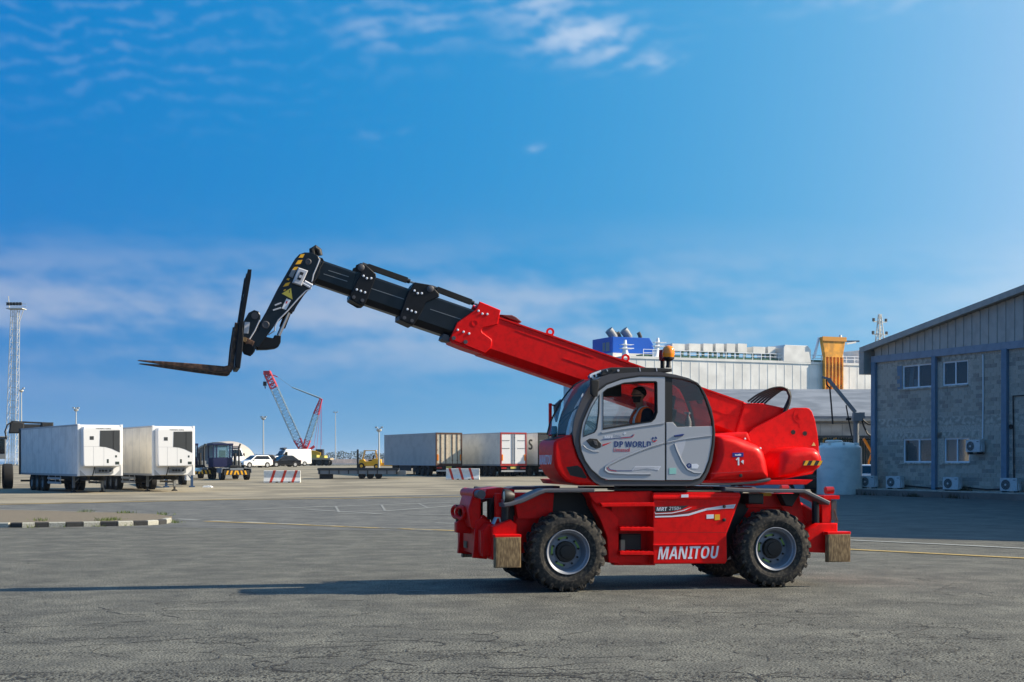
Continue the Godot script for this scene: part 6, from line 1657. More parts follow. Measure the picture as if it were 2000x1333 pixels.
func forklift(at: Vector3, turn: float) -> void:
	var o := thing("forklift", "yellow forklift truck parked behind the grey box trailer", "forklift", at, turn)
	part(o, "body", S.new().extr(PackedVector2Array([Vector2(-1.2, 0.35), Vector2(1.3, 0.35), Vector2(1.45, 0.6), Vector2(1.4, 1.15), Vector2(0.6, 1.25), Vector2(0.3, 0.95), Vector2(-0.4, 0.9), Vector2(-0.6, 1.15), Vector2(-1.1, 1.1)]), -0.6, 0.6, 0.06, 2), M.forklift)
	for q in [[-0.8, 1.05, -0.5, 2.15], [0.9, 1.15, 0.75, 2.15]]:
		for z in [-0.52, 0.52]:
			part(o, "guard_post", S.new().beam(Vector3(q[0], q[1], z), Vector3(q[2], q[3], z), 0.08, 0.08), M.forklift)
	part(o, "overhead_guard", S.new().span(Vector3(-0.6, 2.12, -0.58), Vector3(0.85, 2.2, 0.58)), M.forklift)
	part(o, "seat", S.new().extr(PackedVector2Array([Vector2(-0.1, 0.95), Vector2(0.5, 0.95), Vector2(0.65, 1.6), Vector2(0.5, 1.62), Vector2(0.4, 1.12), Vector2(-0.1, 1.1)]), -0.25, 0.25, 0.03, 1), M.black)
	for z in [-0.35, 0.35]:
		part(o, "mast_rail", S.new().span(Vector3(-1.42, 0.1, z - 0.06), Vector3(-1.28, 2.3, z + 0.06)), M.chassis)
		part(o, "fork", S.new().span(Vector3(-2.6, 0.1, z - 0.06), Vector3(-1.42, 0.16, z + 0.06)), M.chassis)
	for q in [[-0.85, 0.36], [0.9, 0.30]]:
		for z in [-0.58, 0.58]:
			var w := part(o, "wheel", S.new().cyl(Vector3(q[0], q[1], z - 0.12), Vector3(q[0], q[1], z + 0.12), q[1], 16), M.tyre_far)
			part(w, "rim", S.new().cyl(Vector3(q[0], q[1], z - 0.13), Vector3(q[0], q[1], z + 0.13), q[1] * 0.5, 10), M.forklift)
	part(o, "tow_beam", S.new().span(Vector3(1.4, 0.35, -0.3), Vector3(4.0, 0.75, 0.3)), M.forklift)
func flatbed_truck(at: Vector3, turn: float) -> void:
	var o := thing("flatbed_trailer", "pale decked flatbed trailer parked behind the white van", "trailer", at, turn)
	part(o, "deck", S.new().extr(rect2(-4.0, 0.95, 3.6, 1.25), -1.25, 1.25, 0.02, 1), mat(Color(0.62, 0.56, 0.46), 0.8))
	part(o, "underframe", S.new().span(Vector3(-3.8, 0.6, -0.6), Vector3(3.2, 0.95, 0.6)), M.chassis)
	for x in [0.4, 1.7, 2.9]:
		for z: float in [-1.0, 1.0]:
			var w := part(o, "wheel", S.new().cyl(Vector3(x, 0.5, z - 0.15), Vector3(x, 0.5, z + 0.15), 0.5, 16), M.tyre_far)
			part(w, "rim", S.new().cyl(Vector3(x, 0.5, z - 0.16), Vector3(x, 0.5, z + 0.16), 0.26, 10), M.chassis)
	for i in 5:
		part(o, "load_beam", S.new().span(Vector3(-3.4 + i * 1.3, 1.25, -1.1), Vector3(-2.6 + i * 1.3, 1.65 + 0.1 * (i % 2), 1.1)), mat(Color(0.72, 0.66, 0.30), 0.7))
# ------------------------------------------------------------------ cranes, masts, far shore
func lattice(s: S, a: Vector3, b: Vector3, w0: float, w1: float, bays: int, rc: float, rd: float, side := Vector3(0, 0, 1)) -> S:
	var d := (b - a).normalized()
	var n1 := d.cross(side).normalized()
	var n2 := d.cross(n1).normalized()
	var rows := []
	for i in bays + 1:
		var t := float(i) / bays
		var c := a.lerp(b, t)
		var h := lerpf(w0, w1, t) * 0.5
		rows.append([c + n1 * h + n2 * h, c - n1 * h + n2 * h, c - n1 * h - n2 * h, c + n1 * h - n2 * h])
	for k in 4:
		s.cyl(rows[0][k], rows[-1][k], rc, 5)
		for i in bays:
			var k2 := (k + 1) % 4
			if i % 2 == 0: s.cyl(rows[i][k], rows[i + 1][k2], rd, 4)
			else: s.cyl(rows[i][k2], rows[i + 1][k], rd, 4)
			s.cyl(rows[i][k], rows[i][k2], rd, 4)
	return s
func make_crane() -> void:
	var D := 300.0
	var o := thing("crawler_crane", "red and grey lattice boom crane on yellow base by the water", "crane", foot(600, D))
	var P := func(px: float, py: float) -> Vector3: return at_depth(px, py, D) - o.position
	var base: Vector3 = P.call(590, 880)
	var tip: Vector3 = P.call(521, 727)
	part(o, "boom_foot", lattice(S.new(), base, base.lerp(tip, 0.14), 0.9, 1.45, 3, 0.10, 0.07), M.crane_red)
	part(o, "boom_lattice", lattice(S.new(), base.lerp(tip, 0.14), base.lerp(tip, 0.80), 1.45, 1.45, 16, 0.065, 0.03), M.crane_grey)
	part(o, "boom_head", lattice(S.new(), base.lerp(tip, 0.80), tip, 1.4, 1.3, 4, 0.11, 0.09), M.crane_red)
	part(o, "boom_sheave", S.new().box(tip + Vector3(0, -0.2, 0), Vector3(1.3, 0.8, 1.2)), M.crane_red)
	var hook: Vector3 = P.call(517, 750)
	part(o, "hook_block", S.new().box(hook, Vector3(0.7, 0.9, 0.4)).cyl(hook + Vector3(0, -0.4, 0), hook + Vector3(0.1, -1.0, 0), 0.12, 6), M.black)
	part(o, "hoist_rope", S.new().cyl(tip + Vector3(-0.5, 0, 0), hook, 0.035, 4), M.crane_grey)
	var mb: Vector3 = P.call(594, 880)
	var mt: Vector3 = P.call(627, 779)
	part(o, "mast_foot", lattice(S.new(), mb, mb.lerp(mt, 0.20), 0.8, 1.1, 3, 0.10, 0.07), M.crane_red)
	part(o, "mast_lattice", lattice(S.new(), mb.lerp(mt, 0.20), mb.lerp(mt, 0.70), 1.1, 1.1, 9, 0.065, 0.03), M.crane_grey)
	part(o, "mast_head", lattice(S.new(), mb.lerp(mt, 0.70), mt, 1.05, 0.4, 5, 0.10, 0.07), M.crane_red)
	var je: Vector3 = P.call(570, 757)
	part(o, "backstay_strut", S.new().cyl(mt, je, 0.20, 8, 0.12), M.crane_grey)
	part(o, "pendant_rope", S.new().cyl(je, P.call(540, 735), 0.03, 4).cyl(P.call(540, 735), tip, 0.03, 4), M.crane_grey)
	part(o, "head_spur", S.new().beam(P.call(533, 733), P.call(542, 737), 0.2, 0.2), M.crane_red)
	for q in [[612, 878], [618, 880], [626, 878], [628, 870]]:
		part(o, "luffing_rope", S.new().cyl(mt, P.call(q[0], q[1]), 0.03, 4), M.crane_red)
	part(o, "rear_frame", S.new().beam(P.call(597, 884), P.call(614, 872), 0.4, 0.5).beam(P.call(600, 888), P.call(596, 872), 0.4, 0.4), M.crane_red)
	part(o, "crane_house", S.new().extr(PackedVector2Array([Vector2(-0.7, 1.4), Vector2(3.0, 1.4), Vector2(3.0, 2.5), Vector2(1.8, 2.9), Vector2(-0.7, 3.1)]), -1.3, 1.3, 0.06, 1), M.forklift)
	part(o, "counterweight", S.new().extr(rect2(1.9, 1.6, 3.4, 3.2), -1.2, 1.2, 0.05, 1), M.chassis)
	for z in [-1.5, 1.5]:
		part(o, "crawler_track", S.new().extr(PackedVector2Array([Vector2(-2.6, 0.3), Vector2(-2.3, 0.0), Vector2(2.6, 0.0), Vector2(2.9, 0.3), Vector2(2.9, 0.8), Vector2(2.6, 1.0), Vector2(-2.3, 1.0), Vector2(-2.6, 0.8)]), z - 0.35, z + 0.35), M.chassis)
	part(o, "undercarriage", S.new().span(Vector3(-1.2, 0.5, -1.2), Vector3(1.4, 1.4, 1.2)), M.forklift)
func lamp_mast(label: String, at: Vector3, h: float, arms: int, r := 0.14) -> void:
	var o := thing("light_mast", label, "lamp post", at, 0.0, "tall light masts around the port")
	part(o, "pole", S.new().tube([Vector3.ZERO, Vector3(0, h, 0)], [r * 1.5, r * 0.8], 8), M.mast)
	var hd := part(o, "lamp_head", S.new().lathe([Vector2(r * 2.0, -0.15), Vector2(r * 4.0, 0.0), Vector2(r * 4.0, 0.12), Vector2(r, 0.2)], Vector3(0, h, 0), Vector3.UP, 10), M.mast)
	for i in arms:
		var an := TAU * i / arms + 0.4
		var d := Vector3(cos(an), 0, sin(an))
		part(hd, "floodlight", S.new().beam(Vector3(0, h + 0.1, 0), Vector3(0, h + 0.35, 0) + d * r * 4.0, r * 1.0, r * 1.0).box(Vector3(0, h + 0.35, 0) + d * r * 4.6, Vector3(r * 3.2, r * 2.2, r * 2.6)), M.mast)
func light_tower() -> void:
	var D := 250.0
	var o := thing("lattice_light_tower", "tall slender steel lattice tower with a floodlight platform on top", "tower", foot(22, D))
	var top := at_depth(29, 606, D) - o.position
	var low := Vector3(0, 0, 0)
	part(o, "tower_lattice", lattice(S.new(), low, top, 1.7, 1.15, 24, 0.065, 0.026), M.mast)
	part(o, "ladder", S.new().cyl(low + Vector3(0.5, 0, 0.9), top + Vector3(0.35, 0, 0.6), 0.05, 5).cyl(low + Vector3(0.2, 0, 0.9), top + Vector3(0.1, 0, 0.6), 0.05, 5), M.mast)
	var pf := part(o, "platform", S.new().box(top + Vector3(0.2, 0.2, 0), Vector3(2.8, 0.15, 2.4)), M.mast)
	for y in [0.7, 1.2]:
		for z in [-1.2, 1.2]: part(pf, "platform_rail", S.new().box(top + Vector3(0.2, y, z), Vector3(2.8, 0.07, 0.07)), M.mast)
	for i in 5:
		part(pf, "floodlight", S.new().box(top + Vector3(-0.9 + i * 0.55, 0.95, 1.1), Vector3(0.42, 0.5, 0.35)), M.chassis)
	part(pf, "mast_spike", S.new().cyl(top + Vector3(-1.0, 0.2, 0), top + Vector3(-1.2, 2.4, 0), 0.08, 5), M.mast)
	part(pf, "platform_strut", S.new().cyl(top + Vector3(1.5, 0.2, 0), top + Vector3(0.7, -2.2, 0), 0.06, 5), M.mast)
func make_far_shore() -> void:
	var b := thing("breakwater", "low pinkish stone breakwater beyond the strip of harbour water", "breakwater", Vector3(-230, -1.4, -1500))
	rng.seed = 91
	var s := S.new()
	var rings := []
	for i in 60:
		var x := -260.0 + i * 9.0
		var h := 4.4 + rng.randf_range(-0.5, 0.5)
		rings.append(PackedVector3Array([Vector3(x, -1, 9), Vector3(x, h * 0.5, 5 + rng.randf_range(-1, 1)), Vector3(x, h, 2), Vector3(x, h, -5), Vector3(x, -1, -8)]))
	s.loft(rings)
	part(b, "stone_bank", s, M.stone, 0.0)
	var t := S.new()
	var n := FastNoiseLite.new()
	n.seed = 12; n.frequency = 0.02
	for i in 9000:
		var x := rng.randf_range(-470, -110)
		var crown := 8.0 + 6.0 * n.get_noise_1d(x) + 2.5 * n.get_noise_1d(x * 5.0)
		var y := 2.0 + rng.randf() * maxf(1.0, crown - 1.0)
		var p := Vector3(x, y, -1512 - rng.randf_range(0, 14))
		var r := rng.randf_range(0.35, 0.9)
		var a := Vector3(rng.randfn(), rng.randfn(), rng.randfn()).normalized() * r
		var c := a.cross(Vector3(rng.randfn(), rng.randfn(), rng.randfn())).normalized() * r
		t.quad(p - a, p - c, p + a, p + c)
	var o := part(self, "far_tree_line", t, M.far_trees, 0.0)
	tag(o, "dark hazy line of trees along the far breakwater", "trees")
	o.set_meta("kind", "stuff")
func curved_hall() -> void:
	var D := 330.0
	var o := thing("arched_hall", "grey hall with a curved shell roof far behind the terminal tractors", "building", Vector3((425.0 - 1000.0) / F * D, 1.0, -D))
	var s := S.new()
	var rings := []
	for k in 3:
		var r := PackedVector3Array()
		for i in 21:
			var an := PI * i / 20.0
			r.append(Vector3(-cos(an) * 6.6, sin(an) * (5.1 + 0.2 * k), -k * 7.0 + 1.0))
		for i in 21:
			var an := PI * (20 - i) / 20.0
			r.append(Vector3(-cos(an) * 6.25, sin(an) * (4.75 + 0.2 * k), -k * 7.0 + 1.0))
		rings.append(r)
	s.loft(rings, false)
	for e in [0, 2]:
		for i in 20:
			s.quad(rings[e][i], rings[e][i + 1], rings[e][40 - i], rings[e][41 - i])
	part(o, "roof_shell", s, M.trim, 30.0)
	var w := S.new()
	var g := PackedVector2Array()
	for i in 21: g.append(Vector2(-cos(PI * i / 20.0) * 6.3, sin(PI * i / 20.0) * 4.8))
	w.extr(g, -3.0, -0.6)
	part(o, "end_wall", w, M.grey_steel)
	for i in 9:
		var x := -4.8 + i * 1.2
		var h := 4.2 * sqrt(maxf(0.0, 1.0 - x * x / 40.0))
		part(o, "mullion", S.new().span(Vector3(x - 0.07, 0, -0.6), Vector3(x + 0.07, h, -0.45)), M.grey_steel)
	for y in [1.4, 2.6]:
		part(o, "transom", S.new().span(Vector3(-5.0, y, -0.6), Vector3(5.0, y + 0.1, -0.48)), M.grey_steel)
# ------------------------------------------------------------------ the ship
func make_ship() -> void:
	var A := Vector3(26.5, -1.4, -345.0)
	var o := thing("cargo_ship", "huge white cargo ship with blue funnel and orange ramp moored behind the sheds", "ship", A, 0.41)
	# local x runs along the side away to the right, z towards the eye
	var inv := Transform3D(Basis(Vector3.UP, 0.41), A).affine_inverse()
	var at := func(px: float, py: float) -> Vector3:      # on the side plane z = 0
		var d := Vector3((px - 1000.0) / F, (HOR - py) / F, -1.0)
		var p0 := inv * Vector3(0, EYE, 0)
		var p1 := inv.basis * d
		return p0 + p1 * (-p0.z / p1.z)
	var L := 112.0
	var top := 28.4
	part(o, "hull", S.new().extr(rect2(0.0, -1.0, L, top), -33.0, 0.0, 0.4, 2), M.ship_white)
	for i in 44:
		part(o, "hull_rib", S.new().span(Vector3(1.5 + i * 2.5, 1.0, -0.05), Vector3(1.66 + i * 2.5, top - 0.6, 0.05)), M.ship_white)
	part(o, "rubbing_strake", S.new().span(Vector3(0, top - 0.5, -0.1), Vector3(L, top + 0.1, 0.22)), M.ship_white)
	# green deck edge with rail
	part(o, "deck_strip", S.new().span(Vector3(6, top, -4.0), Vector3(62, top + 0.7, -1.0)), M.ship_green)
	for i in 34:
		part(o, "rail_post", S.new().span(Vector3(6 + i * 2.6, top, -0.45), Vector3(6.12 + i * 2.6, top + 1.9, -0.33)), M.white)
	for y in [1.0, 1.8]:
		part(o, "rail", S.new().span(Vector3(6, top + y, -0.44), Vector3(95, top + y + 0.12, -0.34)), M.white)
	for q in [[1320, 1347], [1353, 1378], [1381, 1402], [1405, 1424], [1427, 1446], [1449, 1469], [1479, 1505], [1508, 1525]]:
		var a: Vector3 = at.call(q[0], 690)
		var b: Vector3 = at.call(q[1], 690)
		var h: float = at.call(q[0], 674 + (6 if q[0] > 1470 else 0)).y + 0.5
		var v := part(o, "vent_housing", S.new().span(Vector3(a.x + 0.2, top + 1.9, -6.0), Vector3(b.x - 0.2, h, -2.0)), M.ship_white)
		for x in [a.x + 0.5, b.x - 0.5]:
			part(v, "housing_leg", S.new().span(Vector3(x - 0.25, top + 0.6, -3.0), Vector3(x + 0.25, top + 1.9, -2.4)), M.ship_green)
	var k0: Vector3 = at.call(1529, 680)
	var k1: Vector3 = at.call(1584, 676)
	part(o, "deckhouse", S.new().extr(PackedVector2Array([Vector2(k0.x, top - 0.2), Vector2(k1.x, top - 0.2), Vector2(k1.x, k1.y - 1.0), Vector2(k1.x - 1.0, k1.y), Vector2(k0.x + 0.5, k1.y), Vector2(k0.x, k1.y - 0.6)]), -12.0, 0.25, 0.2, 1), M.ship_white)
	var m0: Vector3 = at.call(1684, 684)
	part(o, "deckhouse", S.new().extr(rect2(m0.x, top - 0.2, m0.x + 14.0, m0.y), -14.0, -0.8, 0.3, 1), M.ship_white)
	# orange ramp folded upright against the side
	var r0: Vector3 = at.call(1606, 700)
	var r1: Vector3 = at.call(1640, 700)
	var rt: float = at.call(1620, 660).y
	var ro := part(o, "ramp", S.new().span(Vector3(r0.x, 6.0, 0.2), Vector3(r1.x, top + 1.5, 1.0)), M.ramp)
	part(ro, "ramp_flap", S.new().extr(PackedVector2Array([Vector2(r0.x, top + 1.3), Vector2(r1.x, top + 1.3), Vector2(r1.x + 0.8, rt - 1.4), Vector2(r1.x + 0.9, rt), Vector2(r0.x - 0.9, rt), Vector2(r0.x - 0.8, rt - 1.4)]), 0.1, 1.4, 0.1, 1), M.ramp)
	part(ro, "flap_lip", S.new().span(Vector3(r0.x - 1.0, rt - 1.0, 1.4), Vector3(r1.x + 1.0, rt + 0.1, 1.7)), M.ramp_dark)
	for i in 6:
		var x := lerpf(r0.x, r1.x, i / 5.0)
		part(ro, "ramp_rib", S.new().span(Vector3(x - 0.15, 6.0, 1.0), Vector3(x + 0.15, top + 1.4, 1.5)), M.ramp)
	for i in 9:
		part(ro, "ramp_bar", S.new().span(Vector3(r0.x, 8.0 + i * 2.4, 0.98), Vector3(r1.x, 8.25 + i * 2.4, 1.3)), M.ramp_dark)
	# deck crane and rigging
	var c0: Vector3 = at.call(1651, 708)
	var c1: Vector3 = at.call(1651, 654)
	part(o, "crane_post", S.new().tube([Vector3(c0.x, top - 0.2, -2), Vector3(c0.x, c1.y - 2.0, -2), Vector3(c0.x, c1.y, -2)], [0.8, 0.6, 0.35], 10), M.ship_white)
	part(o, "crane_jib", S.new().beam(Vector3(c0.x, c1.y - 1.6, -2), at.call(1679, 667), 0.35, 0.4), M.grey_steel)
	part(o, "crane_arm", S.new().beam(at.call(1655, 672), at.call(1672, 669), 0.3, 0.4), M.ship_white)
	part(o, "fore_stay", S.new().beam(at.call(1590, 700), at.call(1600, 660), 0.5, 0.5), M.white)
	# funnel block towards the stern
	var f0: Vector3 = at.call(1176, 690)
	var fz := -15.0
	var fn := func(px: float, py: float, z: float) -> Vector3:
		var d := Vector3((px - 1000.0) / F, (HOR - py) / F, -1.0)
		var p0 := inv * Vector3(0, EYE, 0)
		var p1 := inv.basis * d
		return p0 + p1 * ((z - p0.z) / p1.z)
	var a0: Vector3 = fn.call(1196, 694, -8.0)
	var a1: Vector3 = fn.call(1279, 694, -8.0)
	var ah: float = fn.call(1200, 658, -8.0).y
	var fu := part(o, "funnel", S.new().extr(PackedVector2Array([Vector2(a0.x, top + 1.0), Vector2(a1.x, top + 1.0), Vector2(a1.x - 0.4, ah - 1.5), Vector2(a1.x - 1.4, ah), Vector2(a0.x, ah)]), -19.0, -8.0, 0.2, 1), M.ship_blue)
	for q in [[1.0, 2.8], [3.4, 4.6]]:
		part(fu, "louvre", S.new().span(Vector3(a0.x - 0.1, top + 2.0, -8.5 - q[1]), Vector3(a0.x + 0.1, ah - 1.2, -8.5 - q[0])), M.grey_steel)
	for q in [[1189, 645, 1.0], [1218, 645, 1.0], [1200, 650, 0.45], [1206, 650, 0.45], [1247, 650, 0.4]]:
		var b: Vector3 = fn.call(q[0] + 9 * q[2], 662, -12.0)
		var t: Vector3 = fn.call(q[0], q[1], -12.0)
		part(fu, "exhaust_pipe", S.new().tube([b + Vector3(0, -0.5, 0), b + Vector3(0, 0.5, 0), b.lerp(t, 0.6) + Vector3(0, 0.3, 0), t], 1.0 * q[2] + 0.1, 10), M.grey_steel if q[2] > 0.5 else M.chassis)
	part(o, "bridge_deck", S.new().extr(rect2(a0.x - 1.5, top - 0.1, a1.x + 2.5, top + 1.15), -20.0, -5.0, 0.1, 1), M.ship_white)
	for q in [[1225, 664, 712], [1289, 660, 724]]:
		var t: Vector3 = at.call(q[0], q[1])
		var b: Vector3 = at.call(q[0] - (0 if q[0] < 1250 else 6), q[2])
		part(o, "signal_post", S.new().tube([Vector3(b.x, top - 0.1, -1.0), Vector3(t.x, t.y - 1.5, -1.0), Vector3(t.x, t.y, -1.0)], [0.9, 0.5, 0.3], 10), M.white)
		part(o, "post_platform", S.new().box(Vector3(t.x + 0.4, t.y - 2.0, -1.0), Vector3(3.2, 0.2, 1.6)).box(Vector3(t.x + 0.4, t.y - 1.1, -1.0), Vector3(3.2, 0.1, 1.6)), M.white)
	# mast above the bridge, beyond the brick building
	var tw: Vector3 = at.call(1733, 684)
	var tt: Vector3 = at.call(1733, 612)
	part(o, "radar_mast", lattice(S.new(), Vector3(tw.x, top, -3), tt + Vector3(0, 0, -3), 2.6, 0.5, 8, 0.14, 0.08), M.mast)
	for y in [0.35, 0.6, 0.85]:
		var q := Vector3(tw.x, lerpf(top, tt.y, y), -3)
		part(o, "mast_yard", S.new().box(q, Vector3(5.4 - y * 1.5, 0.18, 0.5)), M.mast)
		for e: float in [-1.0, 1.0]: part(o, "mast_lamp", S.new().box(q + Vector3(e * (2.6 - y * 0.7), 0.5, 0), Vector3(0.5, 0.8, 0.5)), M.chassis)
# ------------------------------------------------------------------ sheds and the block building
func make_warehouse() -> void:
	var D := 130.0
	var x0 := (1150.0 - 1000.0) / F * D
	var o := thing("port_shed", "long grey roofed port shed with open loading bays behind the water tank", "warehouse", Vector3(x0, rise(D), -D))
	var W := 42.0
	part(o, "roof", S.new().extr(PackedVector2Array([Vector2(0.6, 5.45), Vector2(-21.0, 8.95), Vector2(-42.0, 5.45), Vector2(-42.0, 5.15), Vector2(-21.0, 8.65), Vector2(0.6, 5.15)]), 0.0, W).turn(Transform3D(Basis(Vector3(0, 0, 1), Vector3(0, 1, 0), Vector3(1, 0, 0)), Vector3.ZERO)), M.roof_grey)
	part(o, "gutter", S.new().span(Vector3(0, 5.0, 0.55), Vector3(W, 5.22, 0.75)), M.trim)
	for i in 42:
		part(o, "wall_sheet", S.new().span(Vector3(i * 1.0, 3.65, -0.06 + 0.03 * (i % 2)), Vector3(i * 1.0 + 0.98, 5.25, 0.06 + 0.03 * (i % 2))), M.clad_pale)
	part(o, "wall_rail", S.new().span(Vector3(0, 4.75, 0.05), Vector3(W, 4.86, 0.16)), M.grey_steel)
	part(o, "lintel", S.new().span(Vector3(0, 3.5, -0.15), Vector3(W, 3.70, 0.13)), M.grille)
	for i in 15:
		part(o, "bay_column", S.new().span(Vector3(i * 3.0 - 0.13, 0, -0.15), Vector3(i * 3.0 + 0.13, 3.6, 0.1)), M.dark_green)
	part(o, "back_wall", S.new().span(Vector3(0, 0, -42.2), Vector3(W, 5.2, -42.0)), M.clad_pale)
	for x in [0.0, W]:
		part(o, "end_wall", S.new().extr(PackedVector2Array([Vector2(0, 0), Vector2(-42, 0), Vector2(-42, 5.1), Vector2(-21, 8.6), Vector2(0, 5.1)]), x - 0.1, x + 0.1).turn(Transform3D(Basis(Vector3(0, 0, 1), Vector3(0, 1, 0), Vector3(1, 0, 0)), Vector3.ZERO)), M.clad_pale)
	part(o, "inner_wall", S.new().span(Vector3(0, 0, -9.2), Vector3(W, 5.0, -9.0)), M.clad_pale)
func make_tank_corner() -> void:
	var T := foot(1640, 78.0)
	var o := thing("water_tank", "white plastic water tank standing beside the concrete block building", "tank", T)
	part(o, "tank_shell", S.new().lathe([Vector2(1.20, 0.0), Vector2(1.22, 0.06), Vector2(1.21, 0.9), Vector2(1.225, 0.93), Vector2(1.21, 0.96), Vector2(1.20, 1.8), Vector2(1.215, 1.83), Vector2(1.20, 1.86), Vector2(1.19, 2.50), Vector2(1.12, 2.62), Vector2(0.8, 2.78), Vector2(0.46, 2.84)], Vector3.ZERO, Vector3.UP, 40), M.tank, 50.0)
	part(o, "lid", S.new().lathe([Vector2(0.46, 2.82), Vector2(0.48, 2.90), Vector2(0.40, 2.95), Vector2(0.05, 2.97)], Vector3(-0.3, 0, 0), Vector3.UP, 20), M.tank)
	for i in 8:
		var an := TAU * i / 8.0
		part(o, "lifting_lug", S.new().box(Vector3(cos(an) * 0.98, 2.74, sin(an) * 0.98), Vector3(0.12, 0.14, 0.12)), M.tank)
	for x in [-0.05, 0.5]:
		part(o, "hose_stub", S.new().tube([Vector3(x - 0.9, 2.8, 0.3), Vector3(x - 0.86, 3.02, 0.3), Vector3(x - 0.72, 3.05, 0.3)], 0.05, 6), M.orange_lens)
	# jib crane with hoses
	var J := foot(1681, 84.0)
	var j := thing("hose_jib", "grey jib arm with hanging hoses on a post above the water tank", "jib crane", J)
	var P := func(px: float, py: float, d := 84.0) -> Vector3: return at_depth(px, py, d) - J
	part(j, "post", S.new().tube([Vector3(-0.25, 0, 0), P.call(1673, 822)], 0.17, 10), M.grey_steel)
	part(j, "swivel_head", S.new().box(P.call(1675, 815), Vector3(0.5, 0.5, 0.45)).box(P.call(1683, 812), Vector3(0.3, 0.35, 0.4)), M.grey_steel)
	part(j, "arm", S.new().beam(P.call(1671, 806), P.call(1618, 741), 0.17, 0.2), M.grey_steel)
	part(j, "arm_tip", S.new().beam(P.call(1624, 742), P.call(1606, 737), 0.1, 0.12), M.grey_steel)
	part(j, "hanging_hose", S.new().tube([P.call(1622, 742), P.call(1614, 743), P.call(1615, 752), P.call(1621, 758), P.call(1624, 790), P.call(1627, 829)], 0.05, 6), M.cable)
	part(j, "hanging_hose", S.new().tube([P.call(1653, 792), P.call(1657, 815), P.call(1664, 852)], 0.04, 6), M.cable)
	part(j, "hose_weight", S.new().box(P.call(1658, 819), Vector3(0.28, 0.16, 0.2)), M.black)
	part(j, "feed_hose", S.new().tube([P.call(1681, 810), P.call(1687, 822), P.call(1696, 829), P.call(1706, 831)], 0.05, 6), M.cable)
	part(j, "feed_hose", S.new().tube([P.call(1681, 812), P.call(1687, 832), P.call(1695, 848), P.call(1706, 855)], 0.05, 6), M.cable)
	# orange stand and the fence behind
	var S0 := foot(1694, 92.0)
	var k := thing("orange_trestle", "bent orange steel trestle leaning by the dark green fence", "trestle", S0)
	var Q := func(px: float, py: float) -> Vector3: return at_depth(px, py, 92.0) - S0
	part(k, "upper_bar", S.new().beam(Q.call(1687, 857), Q.call(1704, 886), 0.14, 0.14), M.orange_lens)
	part(k, "lower_bar", S.new().beam(Q.call(1704, 886), Q.call(1697, 902), 0.12, 0.14), M.orange_lens)
	part(k, "leg", S.new().beam(Q.call(1697, 902), Q.call(1697, 956), 0.10, 0.10), M.orange_lens)
	var f := thing("bar_fence", "dark green upright bar fence between the water tank and block building", "fence", foot(1590, 95.0))
	for i in 30:
		part(f, "fence_bar", S.new().span(Vector3(i * 0.17, 0.05, -0.03), Vector3(i * 0.17 + 0.06, 3.35, 0.03)), M.dark_green)
	for y in [0.3, 3.2]: part(f, "fence_rail", S.new().span(Vector3(-0.1, y, -0.05), Vector3(5.1, y + 0.09, -0.03)), M.dark_green)
# the two-storey block building with its gable
const WA := Vector3(19.72, 0.0, -78.0)
const WT := -1.1748
func wl(x: float, y: float) -> Vector2:      # traced point (view at 1680, 560) on the wall plane
	var px := 1680.0 + x * 0.33024
	var py := 560.0 + y * 0.33024
	var inv := Transform3D(Basis(Vector3.UP, WT), WA).affine_inverse()
	var d := inv.basis * Vector3((px - 1000.0) / F, (HOR - py) / F, -1.0)
	var p0 := inv * Vector3(0, EYE, 0)
	var q := p0 + d * (-p0.z / d.z)
	return Vector2(q.x, q.y)
func quad_rect(x0: float, y0: float, x1: float, y1: float) -> Rect2:
	var a := wl(x0, y0)
	var b := wl(x1, y1)
	var a2 := wl(x0, y1)
	var b2 := wl(x1, y0)
	return Rect2(a.x, (a2.y + b.y) * 0.5, b.x - a.x, (a.y + b2.y - a2.y - b.y) * 0.5)
func ac_unit(label: String, o_at: Vector3, turn: float, w := 0.86, h := 0.66) -> void:
	var o := thing("air_conditioner", label, "air conditioner", o_at, turn, "outdoor air conditioner units at the block building")
	part(o, "casing", S.new().extr(rect2(-w / 2, 0.06, w / 2, h), -0.17, 0.17, 0.02, 2), M.ac)
	var c := Vector3(-w * 0.16, h * 0.53, 0.17)
	var g := part(o, "fan_opening", S.new().cyl(c - Vector3(0, 0, 0.01), c + Vector3(0, 0, 0.006), h * 0.36, 24), M.grille)
	for r in [0.34, 0.25, 0.16]:
		var pts := []
		for i in 21: pts.append(c + Vector3(cos(TAU * i / 20.0) * h * r, sin(TAU * i / 20.0) * h * r, 0.02))
		part(g, "guard_ring", S.new().tube(pts, 0.006, 5, false), M.ac)
	part(g, "fan_hub", S.new().cyl(c, c + Vector3(0, 0, 0.02), 0.06, 12), M.ac)
	for i in 3: part(g, "fan_blade", S.new().box(c + Vector3(0, 0, 0.01), Vector3(h * 0.6, 0.10, 0.006), Basis(Vector3(0, 0, 1), PI * i / 3.0)), M.chassis)
	part(o, "badge", S.new().box(Vector3(w * 0.34, h * 0.86, 0.172), Vector3(0.14, 0.03, 0.004)), M.grille)
	for x in [-w * 0.35, w * 0.35]: part(o, "foot", S.new().span(Vector3(x - 0.03, 0.0, -0.17), Vector3(x + 0.03, 0.06, 0.17)), M.chassis)
	part(o, "valve_cover", S.new().extr(rect2(w / 2, 0.1, w / 2 + 0.06, 0.4), -0.12, 0.08, 0.01, 1), M.ac)
